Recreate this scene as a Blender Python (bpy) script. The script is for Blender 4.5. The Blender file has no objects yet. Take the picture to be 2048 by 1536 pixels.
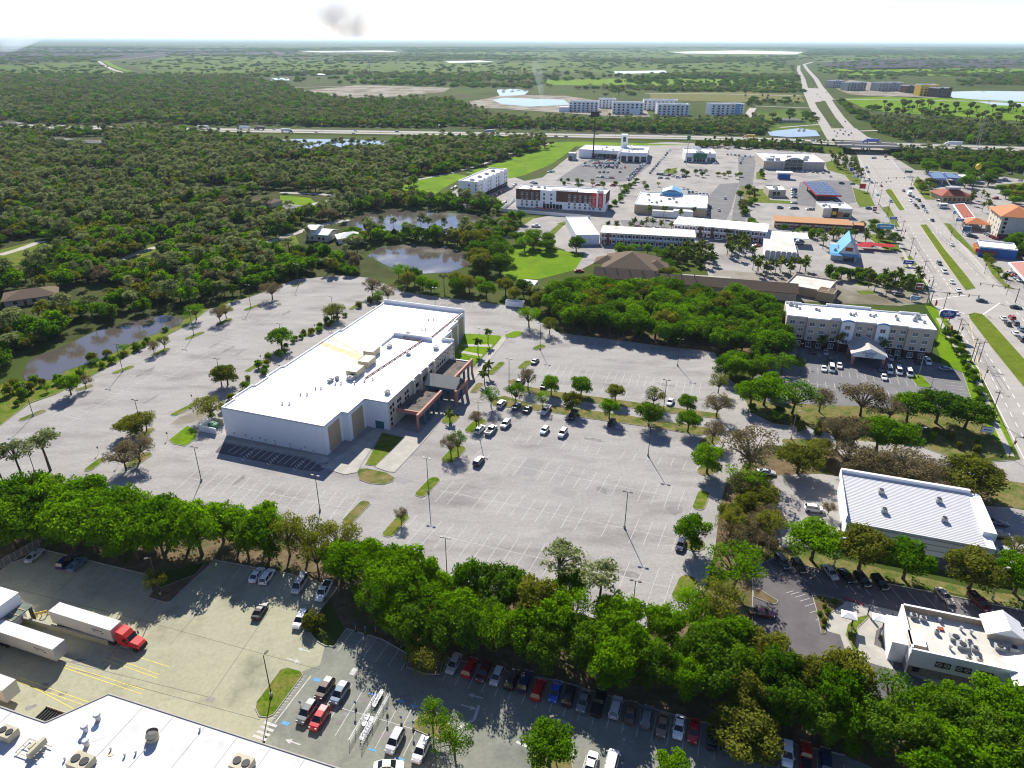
import bpy, math, random
import numpy as np
from mathutils import Matrix, Vector
rad=math.radians
SC=bpy.context.scene; COL=SC.collection
# ---------------------------------------------------------------- camera
F_PX,HZ,ROLL,CAM_H=1420.,78.,rad(.32),105.
PITCH=math.atan((768-HZ)/F_PX); SP,CP=math.sin(PITCH),math.cos(PITCH)
cam=bpy.data.cameras.new('camera'); cam.sensor_fit='HORIZONTAL'; cam.sensor_width=36.; cam.lens=F_PX/2048*36
cam.clip_start=1.; cam.clip_end=260000.
cam_o=bpy.data.objects.new('camera',cam); COL.objects.link(cam_o); SC.camera=cam_o
_r=Vector((math.cos(ROLL),math.sin(ROLL)*SP,math.sin(ROLL)*CP)); _f=Vector((0,CP,-SP)); _u=_r.cross(_f)
cam_o.matrix_world=Matrix(((_r.x,_u.x,-_f.x,0),(_r.y,_u.y,-_f.y,0),(_r.z,_u.z,-_f.z,CAM_H),(0,0,0,1)))
# ---------------------------------------------------------------- light
SUN_EL,SUN_AZ=rad(35.5),rad(98.6)           # azimuth measured from +X towards +Y
w=bpy.data.worlds.new('World'); SC.world=w; w.use_nodes=True; nt=w.node_tree
sky=nt.nodes.new('ShaderNodeTexSky'); sky.sky_type='NISHITA'; sky.sun_disc=False
sky.sun_elevation=SUN_EL; sky.sun_rotation=math.pi/2-SUN_AZ; sky.altitude=8000; sky.air_density=2.4; sky.dust_density=3.; sky.ozone_density=2.8
bg=nt.nodes['Background']; bg.inputs[1].default_value=.054; hz_=nt.nodes.new('ShaderNodeMixRGB'); hz_.blend_type='MULTIPLY'; hz_.inputs[0].default_value=1.; hz_.inputs[2].default_value=(1.,.90,1.,1.); nt.links.new(sky.outputs[0],hz_.inputs[1]); nt.links.new(hz_.outputs[0],bg.inputs[0])
sl=bpy.data.lights.new('sun','SUN'); sl.energy=3.7; sl.angle=rad(.55); sl.color=(1.,.95,.86)
so=bpy.data.objects.new('sun',sl); COL.objects.link(so); so.location=(-60,300,400)
so.rotation_euler=Vector((-math.cos(SUN_AZ)*math.cos(SUN_EL),-math.sin(SUN_AZ)*math.cos(SUN_EL),-math.sin(SUN_EL))).to_track_quat('-Z','Y').to_euler()
vs=SC.view_settings; SC.display_settings.display_device='sRGB'; vs.view_transform='Standard'; vs.look='None'; vs.exposure=1.36; vs.gamma=1.; vs.use_curve_mapping=False
cy=SC.cycles; cy.max_bounces=6; cy.diffuse_bounces=4; cy.glossy_bounces=2; cy.transmission_bounces=3; cy.transparent_max_bounces=8; cy.volume_bounces=1
cy.use_denoising=True; cy.use_adaptive_sampling=True; cy.adaptive_threshold=.01; cy.pixel_filter_type='BLACKMAN_HARRIS'; cy.filter_width=1.15; cy.caustics_reflective=False; cy.caustics_refractive=False
cy.sample_clamp_indirect=6.
# ---------------------------------------------------------------- helpers
def ray(u,v):
    x=(u-1024)/F_PX; y=(v-768)/F_PX; c,s=math.cos(ROLL),math.sin(ROLL)
    x,y=x*c+y*s,-x*s+y*c
    return (x,CP-y*SP,-(y*CP+SP))
def G(u,v,z=0.):
    "survey point: where the line of sight through photo pixel (u,v) meets the level z"
    d=ray(u,v); t=(z-CAM_H)/d[2]; return Vector((d[0]*t,d[1]*t,z))
def GP(pts,z=0.): return [tuple(G(u,v,0)[:2]) for u,v in pts]
def ang(a,b):
    d=G(*b)-G(*a); return math.atan2(d.y,d.x)
ORD='zeroth first second third fourth fifth sixth seventh eighth ninth tenth eleventh twelfth thirteenth fourteenth fifteenth sixteenth seventeenth eighteenth nineteenth twentieth'.split()
def ordn(n):
    if n<=20: return ORD[n]
    return '%d%s'%(n,'th' if 10<=n%100<=20 else {1:'st',2:'nd',3:'rd'}.get(n%10,'th'))
def props(o,label=None,cat=None,group=None,kind=None):
    if label: o['label']=label
    if cat: o['category']=cat
    if group: o['group']=group
    if kind: o['kind']=kind
    return o
def ob(name,data=None,parent=None,loc=None,rz=0.,label=None,cat=None,group=None,kind=None):
    o=bpy.data.objects.new(name,data); COL.objects.link(o)
    if loc is not None: o.location=loc
    if rz: o.rotation_euler=(0,0,rz)
    if parent is not None: o.parent=parent
    return props(o,label,cat,group,kind)
class B:
    "collects faces for one mesh"
    def __init__(s): s.V=[];s.F=[];s.M=[]
    def add(s,V,F,m=0):
        k=len(s.V); s.V+=[tuple(v) for v in V]; s.F+=[tuple(i+k for i in f) for f in F]; s.M+=[m]*len(F); return s
    def quad(s,a,b,c,d,m=0): return s.add((a,b,c,d),((0,1,2,3),),m)
    def box(s,x0,x1,y0,y1,z0,z1,m=0,top=None):
        V=[(x0,y0,z0),(x1,y0,z0),(x1,y1,z0),(x0,y1,z0),(x0,y0,z1),(x1,y0,z1),(x1,y1,z1),(x0,y1,z1)]
        s.add(V,((0,3,2,1),(0,1,5,4),(1,2,6,5),(2,3,7,6),(3,0,4,7)),m); k=len(s.V)-8
        s.F.append((k+4,k+5,k+6,k+7)); s.M.append(m if top is None else top); return s
    def prism(s,P,z0,z1,m=0,top=None):
        if sum(P[i][0]*P[(i+1)%len(P)][1]-P[(i+1)%len(P)][0]*P[i][1] for i in range(len(P)))<0: P=P[::-1]
        n=len(P); s.add([(x,y,z0) for x,y in P]+[(x,y,z1) for x,y in P],[(i,(i+1)%n,n+(i+1)%n,n+i) for i in range(n)],m)
        k=len(s.V)-2*n; s.F.append(tuple(range(k+n,k+2*n))); s.M.append(m if top is None else top); return s
    def tube(s,p,q,r0,r1,n=6,m=0,cap=True):
        p,q=Vector(p),Vector(q); d=(q-p)
        if d.length<1e-6: return s
        d.normalize(); a=d.orthogonal().normalized(); b=d.cross(a)
        V=[]
        for c,r in ((p,r0),(q,r1)):
            for i in range(n):
                t=2*math.pi*i/n; V.append(c+a*(r*math.cos(t))+b*(r*math.sin(t)))
        F=[(i,(i+1)%n,n+(i+1)%n,n+i) for i in range(n)]
        if cap: F+=[tuple(range(n))[::-1],tuple(range(n,2*n))]
        return s.add(V,F,m)
    def ell(s,c,r,n=8,k=5,m=0):
        V=[(c[0],c[1],c[2]-r[2])];F=[]
        for j in range(1,k):
            f=-math.pi/2+math.pi*j/k
            for i in range(n): V.append((c[0]+r[0]*math.cos(f)*math.cos(2*math.pi*i/n),c[1]+r[1]*math.cos(f)*math.sin(2*math.pi*i/n),c[2]+r[2]*math.sin(f)))
        V.append((c[0],c[1],c[2]+r[2])); t=len(V)-1
        for i in range(n):
            F.append((0,1+(i+1)%n,1+i)); F.append((t,t-n+i,t-n+(i+1)%n))
            for j in range(k-2): F.append((1+j*n+i,1+j*n+(i+1)%n,1+(j+1)*n+(i+1)%n,1+(j+1)*n+i))
        return s.add(V,F,m)
    def mesh(s,name,mats,smooth=False):
        me=bpy.data.meshes.new(name); me.from_pydata(s.V,[],s.F)
        for m in (mats if isinstance(mats,(list,tuple)) else [mats]): me.materials.append(m)
        if any(s.M): me.polygons.foreach_set('material_index',s.M)
        if smooth: me.polygons.foreach_set('use_smooth',[True]*len(s.F))
        me.update(); return me
    def ob(s,name,mats,parent=None,loc=None,rz=0.,smooth=False,**k): return ob(name,s.mesh(name,mats,smooth),parent,loc,rz,**k)
def copy_tree(o,parent=None,**k):
    c=o.copy(); COL.objects.link(c); c.parent=parent
    for key,v in k.items(): c[key]=v
    for ch in o.children: copy_tree(ch,c)
    return c
# ---------------------------------------------------------------- materials
def mat(name,col,rough=.85,var=0.,scale=1.,col2=None,metal=0.,spec=.3,bump=0.,bscale=8.,coord='pos',stretch=None,emit=0.,detail=4.,sub=None,sub_scale=.05,sub_lo=.45,sub_hi=.62,fine=0.,fscale=1.3):
    m=bpy.data.materials.new(name); m.use_nodes=True; t=m.node_tree; N=t.nodes; L=t.links; bs=N['Principled BSDF']
    c4=(*col,1); bs.inputs['Base Color'].default_value=c4; bs.inputs['Roughness'].default_value=rough; bs.inputs['Metallic'].default_value=metal
    bs.inputs['Specular IOR Level'].default_value=spec if rough<.88 else .02
    if emit: bs.inputs['Emission Color'].default_value=c4; bs.inputs['Emission Strength'].default_value=emit
    if not(var or col2 or bump or sub): return m
    if coord=='pos': src=N.new('ShaderNodeNewGeometry').outputs['Position']
    else: src=N.new('ShaderNodeTexCoord').outputs['Object']
    if stretch:
        mp=N.new('ShaderNodeMapping'); L.new(src,mp.inputs[0]); mp.inputs['Rotation'].default_value=(0,0,stretch[0]); mp.inputs['Scale'].default_value=(stretch[1],stretch[2],1); sv=mp.outputs[0]
    else: sv=src
    nz=N.new('ShaderNodeTexNoise'); nz.inputs['Scale'].default_value=scale; nz.inputs['Detail'].default_value=detail; nz.inputs['Roughness'].default_value=.68; L.new(sv,nz.inputs['Vector'])
    cr=N.new('ShaderNodeValToRGB'); L.new(nz.outputs[0],cr.inputs[0]); e=cr.color_ramp.elements; e[0].position=.32; e[1].position=.68
    b=col2 or tuple(min(1,c*(1+var)) for c in col); a=col if col2 else tuple(c*(1-var) for c in col)
    e[0].color=(*a,1); e[1].color=(*b,1); out=cr.outputs[0]
    if sub:
        n2=N.new('ShaderNodeTexNoise'); n2.inputs['Scale'].default_value=sub_scale; n2.inputs['Detail'].default_value=5; n2.inputs['Roughness'].default_value=.65; L.new(sv,n2.inputs['Vector'])
        r2=N.new('ShaderNodeValToRGB'); r2.color_ramp.elements[0].position=sub_lo; r2.color_ramp.elements[1].position=sub_hi; L.new(n2.outputs[0],r2.inputs[0])
        mx=N.new('ShaderNodeMixRGB'); L.new(r2.outputs[0],mx.inputs[0]); L.new(out,mx.inputs[1]); mx.inputs[2].default_value=(*sub,1); out=mx.outputs[0]
    if fine:
        n4=N.new('ShaderNodeTexNoise'); n4.inputs['Scale'].default_value=fscale; n4.inputs['Detail'].default_value=6; n4.inputs['Roughness'].default_value=.75; L.new(src,n4.inputs['Vector'])
        mr=N.new('ShaderNodeMapRange'); mr.inputs['From Min'].default_value=.3; mr.inputs['From Max'].default_value=.7; mr.inputs['To Min'].default_value=1-fine; mr.inputs['To Max'].default_value=1+fine; L.new(n4.outputs[0],mr.inputs['Value'])
        vm=N.new('ShaderNodeVectorMath'); vm.operation='SCALE'; L.new(out,vm.inputs[0]); L.new(mr.outputs[0],vm.inputs['Scale']); out=vm.outputs[0]
    L.new(out,bs.inputs['Base Color'])
    if bump:
        n3=N.new('ShaderNodeTexNoise'); n3.inputs['Scale'].default_value=bscale; n3.inputs['Detail'].default_value=3; L.new(src,n3.inputs['Vector'])
        bp=N.new('ShaderNodeBump'); bp.inputs['Strength'].default_value=bump; bp.inputs['Distance'].default_value=.1; L.new(n3.outputs[0],bp.inputs['Height']); L.new(bp.outputs[0],bs.inputs['Normal'])
    return m
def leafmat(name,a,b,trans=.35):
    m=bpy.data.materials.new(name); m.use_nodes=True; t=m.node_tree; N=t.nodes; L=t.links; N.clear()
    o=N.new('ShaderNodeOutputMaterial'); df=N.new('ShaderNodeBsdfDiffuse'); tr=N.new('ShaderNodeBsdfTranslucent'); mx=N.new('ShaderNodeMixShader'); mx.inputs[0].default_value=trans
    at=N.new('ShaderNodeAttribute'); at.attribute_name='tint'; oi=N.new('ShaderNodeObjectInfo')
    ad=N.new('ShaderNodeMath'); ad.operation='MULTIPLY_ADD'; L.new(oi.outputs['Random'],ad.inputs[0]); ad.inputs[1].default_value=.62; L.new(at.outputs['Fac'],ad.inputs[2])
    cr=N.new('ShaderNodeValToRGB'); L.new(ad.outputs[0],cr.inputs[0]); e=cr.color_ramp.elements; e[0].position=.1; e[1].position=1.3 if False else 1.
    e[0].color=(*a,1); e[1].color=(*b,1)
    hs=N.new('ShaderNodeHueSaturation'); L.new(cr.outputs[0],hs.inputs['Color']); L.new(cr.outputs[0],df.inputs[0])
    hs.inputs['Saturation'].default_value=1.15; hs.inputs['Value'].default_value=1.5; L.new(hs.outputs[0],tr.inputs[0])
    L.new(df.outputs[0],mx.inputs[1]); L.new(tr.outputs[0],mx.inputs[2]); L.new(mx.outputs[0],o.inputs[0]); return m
def paintmat():
    m=bpy.data.materials.new('car_paint'); m.use_nodes=True; t=m.node_tree; bs=t.nodes['Principled BSDF']
    oi=t.nodes.new('ShaderNodeObjectInfo'); t.links.new(oi.outputs['Color'],bs.inputs['Base Color'])
    bs.inputs['Roughness'].default_value=.32; bs.inputs['Coat Weight'].default_value=.6; bs.inputs['Coat Roughness'].default_value=.08; return m
MT={}
E1=rad(71.0)
MT['terrain']=mat('terrain_scrub',(.034,.058,.012),.95,scale=.012,col2=(.078,.10,.02),sub=(.062,.055,.03),sub_scale=.006,sub_lo=.52,sub_hi=.66,detail=9)
MT['lot']=mat('weathered_asphalt',(.268,.255,.242),.9,scale=.11,col2=(.345,.33,.312),sub=(.19,.176,.168),sub_scale=.085,sub_lo=.50,sub_hi=.76,stretch=(-E1,.45,1.4),detail=10,fine=.16,bump=.25,bscale=3.)
MT['yard']=mat('yard_concrete',(.29,.285,.20),.9,scale=.09,col2=(.38,.37,.265),sub=(.20,.2,.14),sub_scale=.09,sub_lo=.50,sub_hi=.72,detail=8,fine=.12,bump=.2,bscale=3.)
MT['storelot']=mat('store_lot_asphalt',(.17,.178,.15),.9,scale=.13,col2=(.235,.24,.20),sub=(.13,.135,.122),sub_scale=.1,sub_lo=.5,sub_hi=.72,detail=8,fine=.14,bump=.2,bscale=3.)
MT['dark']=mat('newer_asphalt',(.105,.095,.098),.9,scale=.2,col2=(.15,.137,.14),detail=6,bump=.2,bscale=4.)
MT['grey']=mat('grey_asphalt',(.15,.148,.15),.9,scale=.12,col2=(.205,.2,.2),detail=6)
MT['pale']=mat('pale_asphalt',(.27,.255,.24),.9,scale=.07,col2=(.36,.34,.315),sub=(.20,.19,.185),sub_scale=.05,sub_lo=.5,sub_hi=.7,detail=8,fine=.14)
MT['hwy']=mat('highway_concrete',(.31,.29,.265),.88,scale=.06,col2=(.39,.365,.335),stretch=(-E1,.1,2.),detail=6,fine=.1)
MT['sand']=mat('sand_ground',(.20,.18,.145),.95,scale=.03,col2=(.33,.30,.255),detail=8,sub=(.13,.115,.075),sub_scale=.025,sub_lo=.46,sub_hi=.62)
MT['grass']=mat('mown_grass',(.05,.105,.005),.95,scale=.6,col2=(.10,.17,.008),sub=(.165,.15,.04),sub_scale=.3,sub_lo=.40,sub_hi=.66,fine=.35,fscale=2.2,detail=7,bump=.5,bscale=6.)
MT['field']=mat('bright_field_grass',(.075,.165,.005),.95,scale=.05,col2=(.155,.24,.008),fine=.22,fscale=.6,sub=(.085,.115,.012),sub_scale=.035,sub_lo=.56,sub_hi=.7,detail=8)
MT['fargrass']=mat('far_pasture',(.06,.105,.012),.95,scale=.008,col2=(.11,.148,.02),sub=(.034,.052,.018),sub_scale=.01,sub_lo=.5,sub_hi=.66,detail=9)
MT['burnt']=mat('dark_scrub_land',(.045,.04,.046),.95,scale=.006,col2=(.065,.06,.055),detail=8)
MT['median']=mat('median_grass',(.075,.12,.008),.95,scale=.25,col2=(.14,.17,.02),fine=.25,fscale=2.,detail=6)
MT['dry']=mat('dry_verge',(.14,.125,.04),.95,fine=.3,fscale=2.2,scale=.4,col2=(.2,.17,.075),sub=(.075,.11,.02),sub_scale=.3,sub_lo=.45,sub_hi=.6,detail=6)
MT['mulch']=mat('leaf_litter',(.085,.06,.032),.95,scale=.5,col2=(.19,.145,.085),sub=(.07,.085,.025),sub_scale=.12,sub_lo=.5,sub_hi=.65,detail=7)
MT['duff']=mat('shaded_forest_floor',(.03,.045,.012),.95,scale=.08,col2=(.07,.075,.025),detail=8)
MT['kerb']=mat('kerb_concrete',(.33,.31,.28),.9,var=.15,scale=.6)
MT['walk']=mat('sidewalk_concrete',(.38,.36,.32),.9,var=.12,scale=.4)
MT['line']=mat('white_road_paint',(.44,.43,.41),.8,var=.25,scale=1.1,detail=8)
MT['track']=mat('tyre_polished_track',(.27,.255,.235),.88,var=.12,scale=.3)
MT['hline']=mat('highway_lane_paint',(.72,.71,.68),.8,var=.15,scale=1.1)
MT['yline']=mat('yellow_road_paint',(.60,.50,.10),.8,var=.2,scale=1.2)
MT['bline']=mat('blue_road_paint',(.10,.28,.55),.8,var=.2,scale=1.2)
def water(name,col,rough,b):
    m=mat(name,col,rough,spec=1.,bump=b,bscale=.9); t=m.node_tree; N=t.nodes
    g=N.new('ShaderNodeNewGeometry'); nz=N.new('ShaderNodeTexNoise'); nz.inputs['Scale'].default_value=.045; nz.inputs['Detail'].default_value=4; t.links.new(g.outputs['Position'],nz.inputs['Vector'])
    mr=N.new('ShaderNodeMapRange'); mr.inputs['From Min'].default_value=.42; mr.inputs['From Max'].default_value=.66; mr.inputs['To Min'].default_value=rough*.35; mr.inputs['To Max'].default_value=rough; t.links.new(nz.outputs[0],mr.inputs['Value']); t.links.new(mr.outputs[0],N['Principled BSDF'].inputs['Roughness']); return m
MT['water']=water('pond_water',(.085,.072,.06),.15,.10)
MT['farwater']=water('far_lake_water',(.22,.22,.21),.08,.02)
MT['pool']=mat('pool_water',(.08,.55,.70),.1,spec=.6)
MT['roofw']=mat('white_roof_membrane',(.80,.79,.77),.75,scale=.05,col2=(.86,.85,.83),detail=4)
MT['roofd']=mat('dirty_white_roof',(.44,.42,.36),.85,scale=.12,col2=(.60,.58,.53),sub=(.30,.27,.22),sub_scale=.16,sub_lo=.56,sub_hi=.75,detail=8)
MT['roofs']=mat('store_roof_membrane',(.50,.49,.475),.8,scale=.35,col2=(.62,.61,.595),sub=(.42,.41,.395),sub_scale=.16,sub_lo=.56,sub_hi=.78,detail=8)
MT['rust']=mat('rust_stain',(.62,.45,.16),.85,var=.25,scale=.5,col2=(.78,.70,.52))
MT['white']=mat('white_paint',(.78,.78,.77),.7,var=.05,scale=.4)
MT['bluewhite']=mat('pale_painted_wall',(.80,.81,.84),.75,var=.03,scale=.3)
MT['cream']=mat('cream_stucco',(.56,.52,.42),.85,var=.08,scale=.5)
MT['tan']=mat('tan_stucco',(.44,.34,.22),.85,var=.06,scale=.5)
MT['beige']=mat('beige_stucco',(.50,.42,.34),.85,var=.06,scale=.5)
MT['pink']=mat('pink_stucco',(.42,.20,.16),.8,var=.1,scale=.8)
MT['teal']=mat('teal_paint',(.05,.13,.19),.6,var=.1,scale=.8)
MT['darkglass']=mat('dark_glass',(.012,.014,.016),.08,spec=.7)
MT['glass']=mat('blue_grey_glass',(.035,.05,.055),.07,spec=.8)
MT['ltglass']=mat('curtained_glass',(.11,.14,.14),.15,spec=.6)
MT['gravel']=mat('gravel_roof',(.10,.09,.085),.95,scale=.5,col2=(.2,.175,.15),sub=(.05,.048,.05),sub_scale=.3,sub_lo=.5,sub_hi=.65,detail=8)
MT['metal']=mat('galvanised_metal',(.45,.46,.47),.45,metal=.4,var=.08,scale=.6)
MT['hvac']=mat('hvac_beige',(.42,.38,.27),.6,var=.12,scale=.8)
MT['hvacg']=mat('hvac_grey',(.38,.39,.39),.55,var=.12,scale=.8)
MT['black']=mat('black_rubber',(.018,.018,.02),.7)
MT['blackm']=mat('black_metal',(.025,.025,.028),.5)
MT['pole']=mat('dark_bronze_pole',(.035,.032,.033),.5)
MT['cpole']=mat('concrete_pole',(.36,.34,.31),.85,var=.1,scale=.5)
MT['wood']=mat('weathered_wood_pole',(.16,.12,.09),.9,var=.2,scale=2.)
MT['fan']=mat('fan_black',(.03,.03,.032),.6)
MT['brownroof']=mat('brown_shingles',(.15,.115,.085),.95,var=.18,scale=1.3,detail=7)
MT['greyroof']=mat('grey_shingles',(.22,.21,.20),.95,var=.15,scale=1.)
MT['orange']=mat('orange_tile_roof',(.48,.17,.065),.85,var=.18,scale=1.5)
MT['redroof']=mat('red_tile_roof',(.28,.07,.04),.85,var=.15,scale=1.5)
MT['tanroof']=mat('tan_tile_roof',(.42,.24,.13),.9,var=.12,scale=1.)
MT['blueroof']=mat('blue_metal_roof',(.12,.35,.55),.4,var=.06,scale=.5)
MT['bluedk']=mat('deep_blue_paint',(.015,.06,.30),.5)
MT['red']=mat('red_paint',(.50,.02,.02),.5,var=.05)
MT['yellow']=mat('yellow_paint',(.75,.50,.03),.5)
MT['green']=mat('green_paint',(.03,.16,.08),.6)
MT['brick']=mat('brown_brick',(.12,.065,.05),.9,var=.2,scale=3.)
MT['brickd']=mat('dark_plum_brick',(.045,.022,.025),.85,var=.2,scale=3.)
MT['stone']=mat('grey_stone_veneer',(.17,.155,.14),.9,scale=1.6,col2=(.30,.27,.23),detail=6)
MT['bark']=mat('tree_bark',(.10,.075,.055),.95,var=.3,scale=3.,coord='obj')
MT['palmbark']=mat('palm_bark',(.16,.13,.10),.95,var=.25,scale=4.,coord='obj')
MT['paint']=paintmat()
MT['chrome']=mat('alloy_rim',(.45,.45,.46),.3,metal=.8)
MT['lamp']=mat('lamp_lens',(.75,.75,.72),.15,spec=.6)
MT['tail']=mat('tail_lens',(.35,.01,.01),.2,spec=.6)
MT['text_w']=mat('white_lettering',(.85,.85,.85),.6); MT['text_b']=mat('blue_lettering',(.02,.12,.36),.6); MT['text_k']=mat('dark_lettering',(.03,.03,.04),.6); MT['text_r']=mat('red_lettering',(.55,.02,.03),.6)
MT['oakb']=leafmat('oak_leaves_bright',(.040,.110,.003),(.14,.265,.006),.45)
MT['oakd']=leafmat('oak_leaves_dark',(.030,.080,.006),(.115,.20,.016),.42)
MT['olive']=leafmat('olive_leaves',(.075,.09,.014),(.185,.195,.03),.42)
MT['brown']=leafmat('brown_spring_leaves',(.10,.082,.04),(.20,.165,.085),.3)
MT['pine']=leafmat('pine_needles',(.075,.100,.036),(.235,.26,.11),.42)
MT['palm']=leafmat('palm_fronds',(.055,.085,.014),(.15,.18,.04),.35)
MT['shrub']=leafmat('shrub_leaves',(.05,.115,.006),(.13,.22,.015),.42)
# ================================================================= ground, roads, water
def sheet(name,pts,z,m,parent=None,world=False,kind='structure',label=None,cat=None):
    P=pts if world else GP(pts)
    if sum(P[i][0]*P[(i+1)%len(P)][1]-P[(i+1)%len(P)][0]*P[i][1] for i in range(len(P)))<0: P=P[::-1]
    me=bpy.data.meshes.new(name); me.from_pydata([(x,y,z) for x,y in P],[],[tuple(range(len(P)))]); me.materials.append(MT[m]); me.update()
    return ob(name,me,parent,kind=None if parent else kind,label=label,cat=cat)
R=70000.
sheet('ground',[(-R,-400),(R,-400),(R,R),(-R,R)],0,'terrain',world=True,label='flat scrubby ground reaching to the horizon')
# --- far land cover
for nm,mt,z,pts,lb in [
 ('pasture','fargrass',.25,[(-200,139),(180,124),(215,140),(250,146),(180,148),(-200,152)],'green pasture strip left of the curving canal'),
 ('pasture','fargrass',.25,[(270,136),(330,112),(470,108),(560,120),(700,122),(700,140),(480,146),(330,148)],'pale green pasture right of the curving canal'),
 ('pasture','fargrass',.25,[(700,128),(860,122),(1000,126),(1130,120),(1330,128),(1560,122),(1590,150),(1250,150),(1100,143),(850,150),(700,142)],'broad green pasture beyond the tree belts in the middle'),
 ('pasture','field',.3,[(1080,160),(1300,157),(1590,160),(1600,176),(1300,172),(1100,170)],'bright green field short of the far road'),
 ('pasture','fargrass',.25,[(1100,100),(1560,98),(1620,112),(1590,119),(1200,114),(900,116),(800,108)],'hazy pasture below the far lake'),
 ('pasture','field',.3,[(1625,140),(1800,135),(2300,140),(2300,158),(1900,152),(1700,150)],'bright field beyond the apartment site'),
 ('pasture','fargrass',.25,[(1610,107),(2300,112),(2300,120),(1800,120),(1640,124)],'pasture strip on the right below the dark scrub'),
 ('burnt_scrub','burnt',.3,[(1640,128),(1750,118),(2300,118),(2400,138),(1900,137),(1700,140)],'dark purple burnt scrub land on the right'),
 ('burnt_scrub','burnt',.2,[(-400,100),(300,97),(620,100),(560,112),(250,118),(-300,130)],'dark scrub land on the left below the horizon'),
 ('pasture','field',.35,[(1685,197),(1790,193),(1980,200),(2300,215),(2300,243),(2048,243),(1960,236),(1850,230),(1740,222)],'bright green palm dotted pasture right of the far road'),
 ('earthworks','sand',.35,[(605,182),(720,170),(900,176),(890,184),(760,196),(690,198)],'bare earthworks with brown soil in the woods'),
 ('earthworks','sand',.4,[(925,206),(1010,190),(1130,192),(1290,215),(1300,235),(1210,232),(1060,222),(960,216)],'sandy construction site beside the pale apartments'),
 ('earthworks','sand',.35,[(1660,172),(1700,160),(1900,182),(1930,195),(1830,196),(1700,190)],'sandy building site around the unfinished apartments'),
 ('scrub_field','dry',.3,[(1300,187),(1480,183),(1600,190),(1610,205),(1500,205),(1300,200)],'brownish scrub field behind the pale apartments'),
 ('scrub_field','fargrass',.4,[(1515,222),(1600,218),(1650,245),(1680,262),(1560,268),(1510,250)],'grass plot with a small pond beside the interchange'),
 ('bright_field','field',.06,[(1100,285),(1165,283),(1390,290),(1150,293),(1130,310),(1100,330),(1050,350),(1020,357),(960,352),(930,345),(1010,322)],'bright green open field behind the white hotel'),
 ('bright_field','field',.06,[(790,372),(900,346),(935,352),(895,372),(860,395),(820,398)],'bright green grass left of the white hotel'),
 ('lawn','field',.06,[(1010,500),(1050,490),(1170,508),(1150,540),(1080,558),(1010,560),(1000,530)],'bright mown lawn beside the pond'),
 ('lawn','grass',.06,[(990,470),(1035,438),(1075,432),(1020,468),(1000,478)],'sloping grass bank beside the empty plot'),
 ('residential_lawn','grass',.05,[(0,500),(80,480),(120,500),(60,520),(0,545)],'lawn strip by the driveway on the left edge'),
 ('residential_lawn','grass',.05,[(0,545),(60,530),(60,555),(0,575)],'lower lawn on the left edge'),
 ('residential_lawn','grass',.05,[(255,500),(330,485),(340,500),(260,520)],'small lawn beside the wooded driveway'),
 ('residential_lawn','grass',.05,[(250,525),(300,515),(330,520),(270,540)],'small lawn below the wooded driveway'),
 ('residential_lawn','field',.05,[(560,390),(620,396),(640,412),(600,415),(560,405)],'bright house lawn near the woods road'),
 ('residential_lawn','grass',.05,[(550,475),(590,470),(600,490),(560,492)],'lawn beside the white house'),
 ('pond_bank','grass',.05,[(0,770),(60,760),(150,735),(270,680),(380,635),(400,625),(330,622),(420,618),(376,650),(273,704),(212,738),(113,789),(60,808),(0,852)],'grassy bank between the pond and the left lot'),
 ('woods_floor','mulch',.03,[(-200,1060),(0,1000),(200,1000),(480,1075),(700,1110),(1000,1190),(1300,1270),(1400,1190),(1500,1130),(1520,1270),(1780,1400),(1900,1440),(2100,1470),(2100,1600),(1720,1530),(1400,1445),(900,1320),(690,1260),(650,1180),(430,1120),(300,1150),(92,1101),(-100,1180)],'brown leaf litter floor under the front tree belt'),
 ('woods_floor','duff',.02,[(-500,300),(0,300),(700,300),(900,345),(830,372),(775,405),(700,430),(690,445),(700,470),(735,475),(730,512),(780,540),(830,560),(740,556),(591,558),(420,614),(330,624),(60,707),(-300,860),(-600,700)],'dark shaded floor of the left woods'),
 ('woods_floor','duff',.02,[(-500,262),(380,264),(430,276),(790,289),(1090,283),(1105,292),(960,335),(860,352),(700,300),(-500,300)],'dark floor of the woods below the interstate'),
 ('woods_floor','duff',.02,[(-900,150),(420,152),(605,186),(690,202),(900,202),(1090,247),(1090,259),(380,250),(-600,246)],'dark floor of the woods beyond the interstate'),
 ('woods_floor','mulch',.03,[(1100,585),(1200,590),(1500,640),(1590,690),(1565,745),(1430,708),(1348,698),(1118,668)],'shaded leaf litter floor under the dense grove'),
 ('woods_floor','dry',.03,[(1480,800),(1960,810),(2030,900),(1950,925),(1700,890),(1540,850),(1495,820)],'dry grass under the trees before the hotel'),
 ('woods_floor','mulch',.03,[(1440,910),(1530,900),(1680,910),(2000,955),(2100,1000),(2100,1040),(1680,950),(1560,970),(1540,1110),(1500,1130),(1430,1160)],'leaf litter under the trees along the inner drive'),
 ('woods_floor','dry',.03,[(1540,1090),(1640,1110),(1960,1180),(2100,1200),(2100,1235),(1900,1185),(1545,1120)],'dry verge behind the ribbed roof building'),
 ]:
    sheet(nm,pts,z,mt,label=lb)
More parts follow.
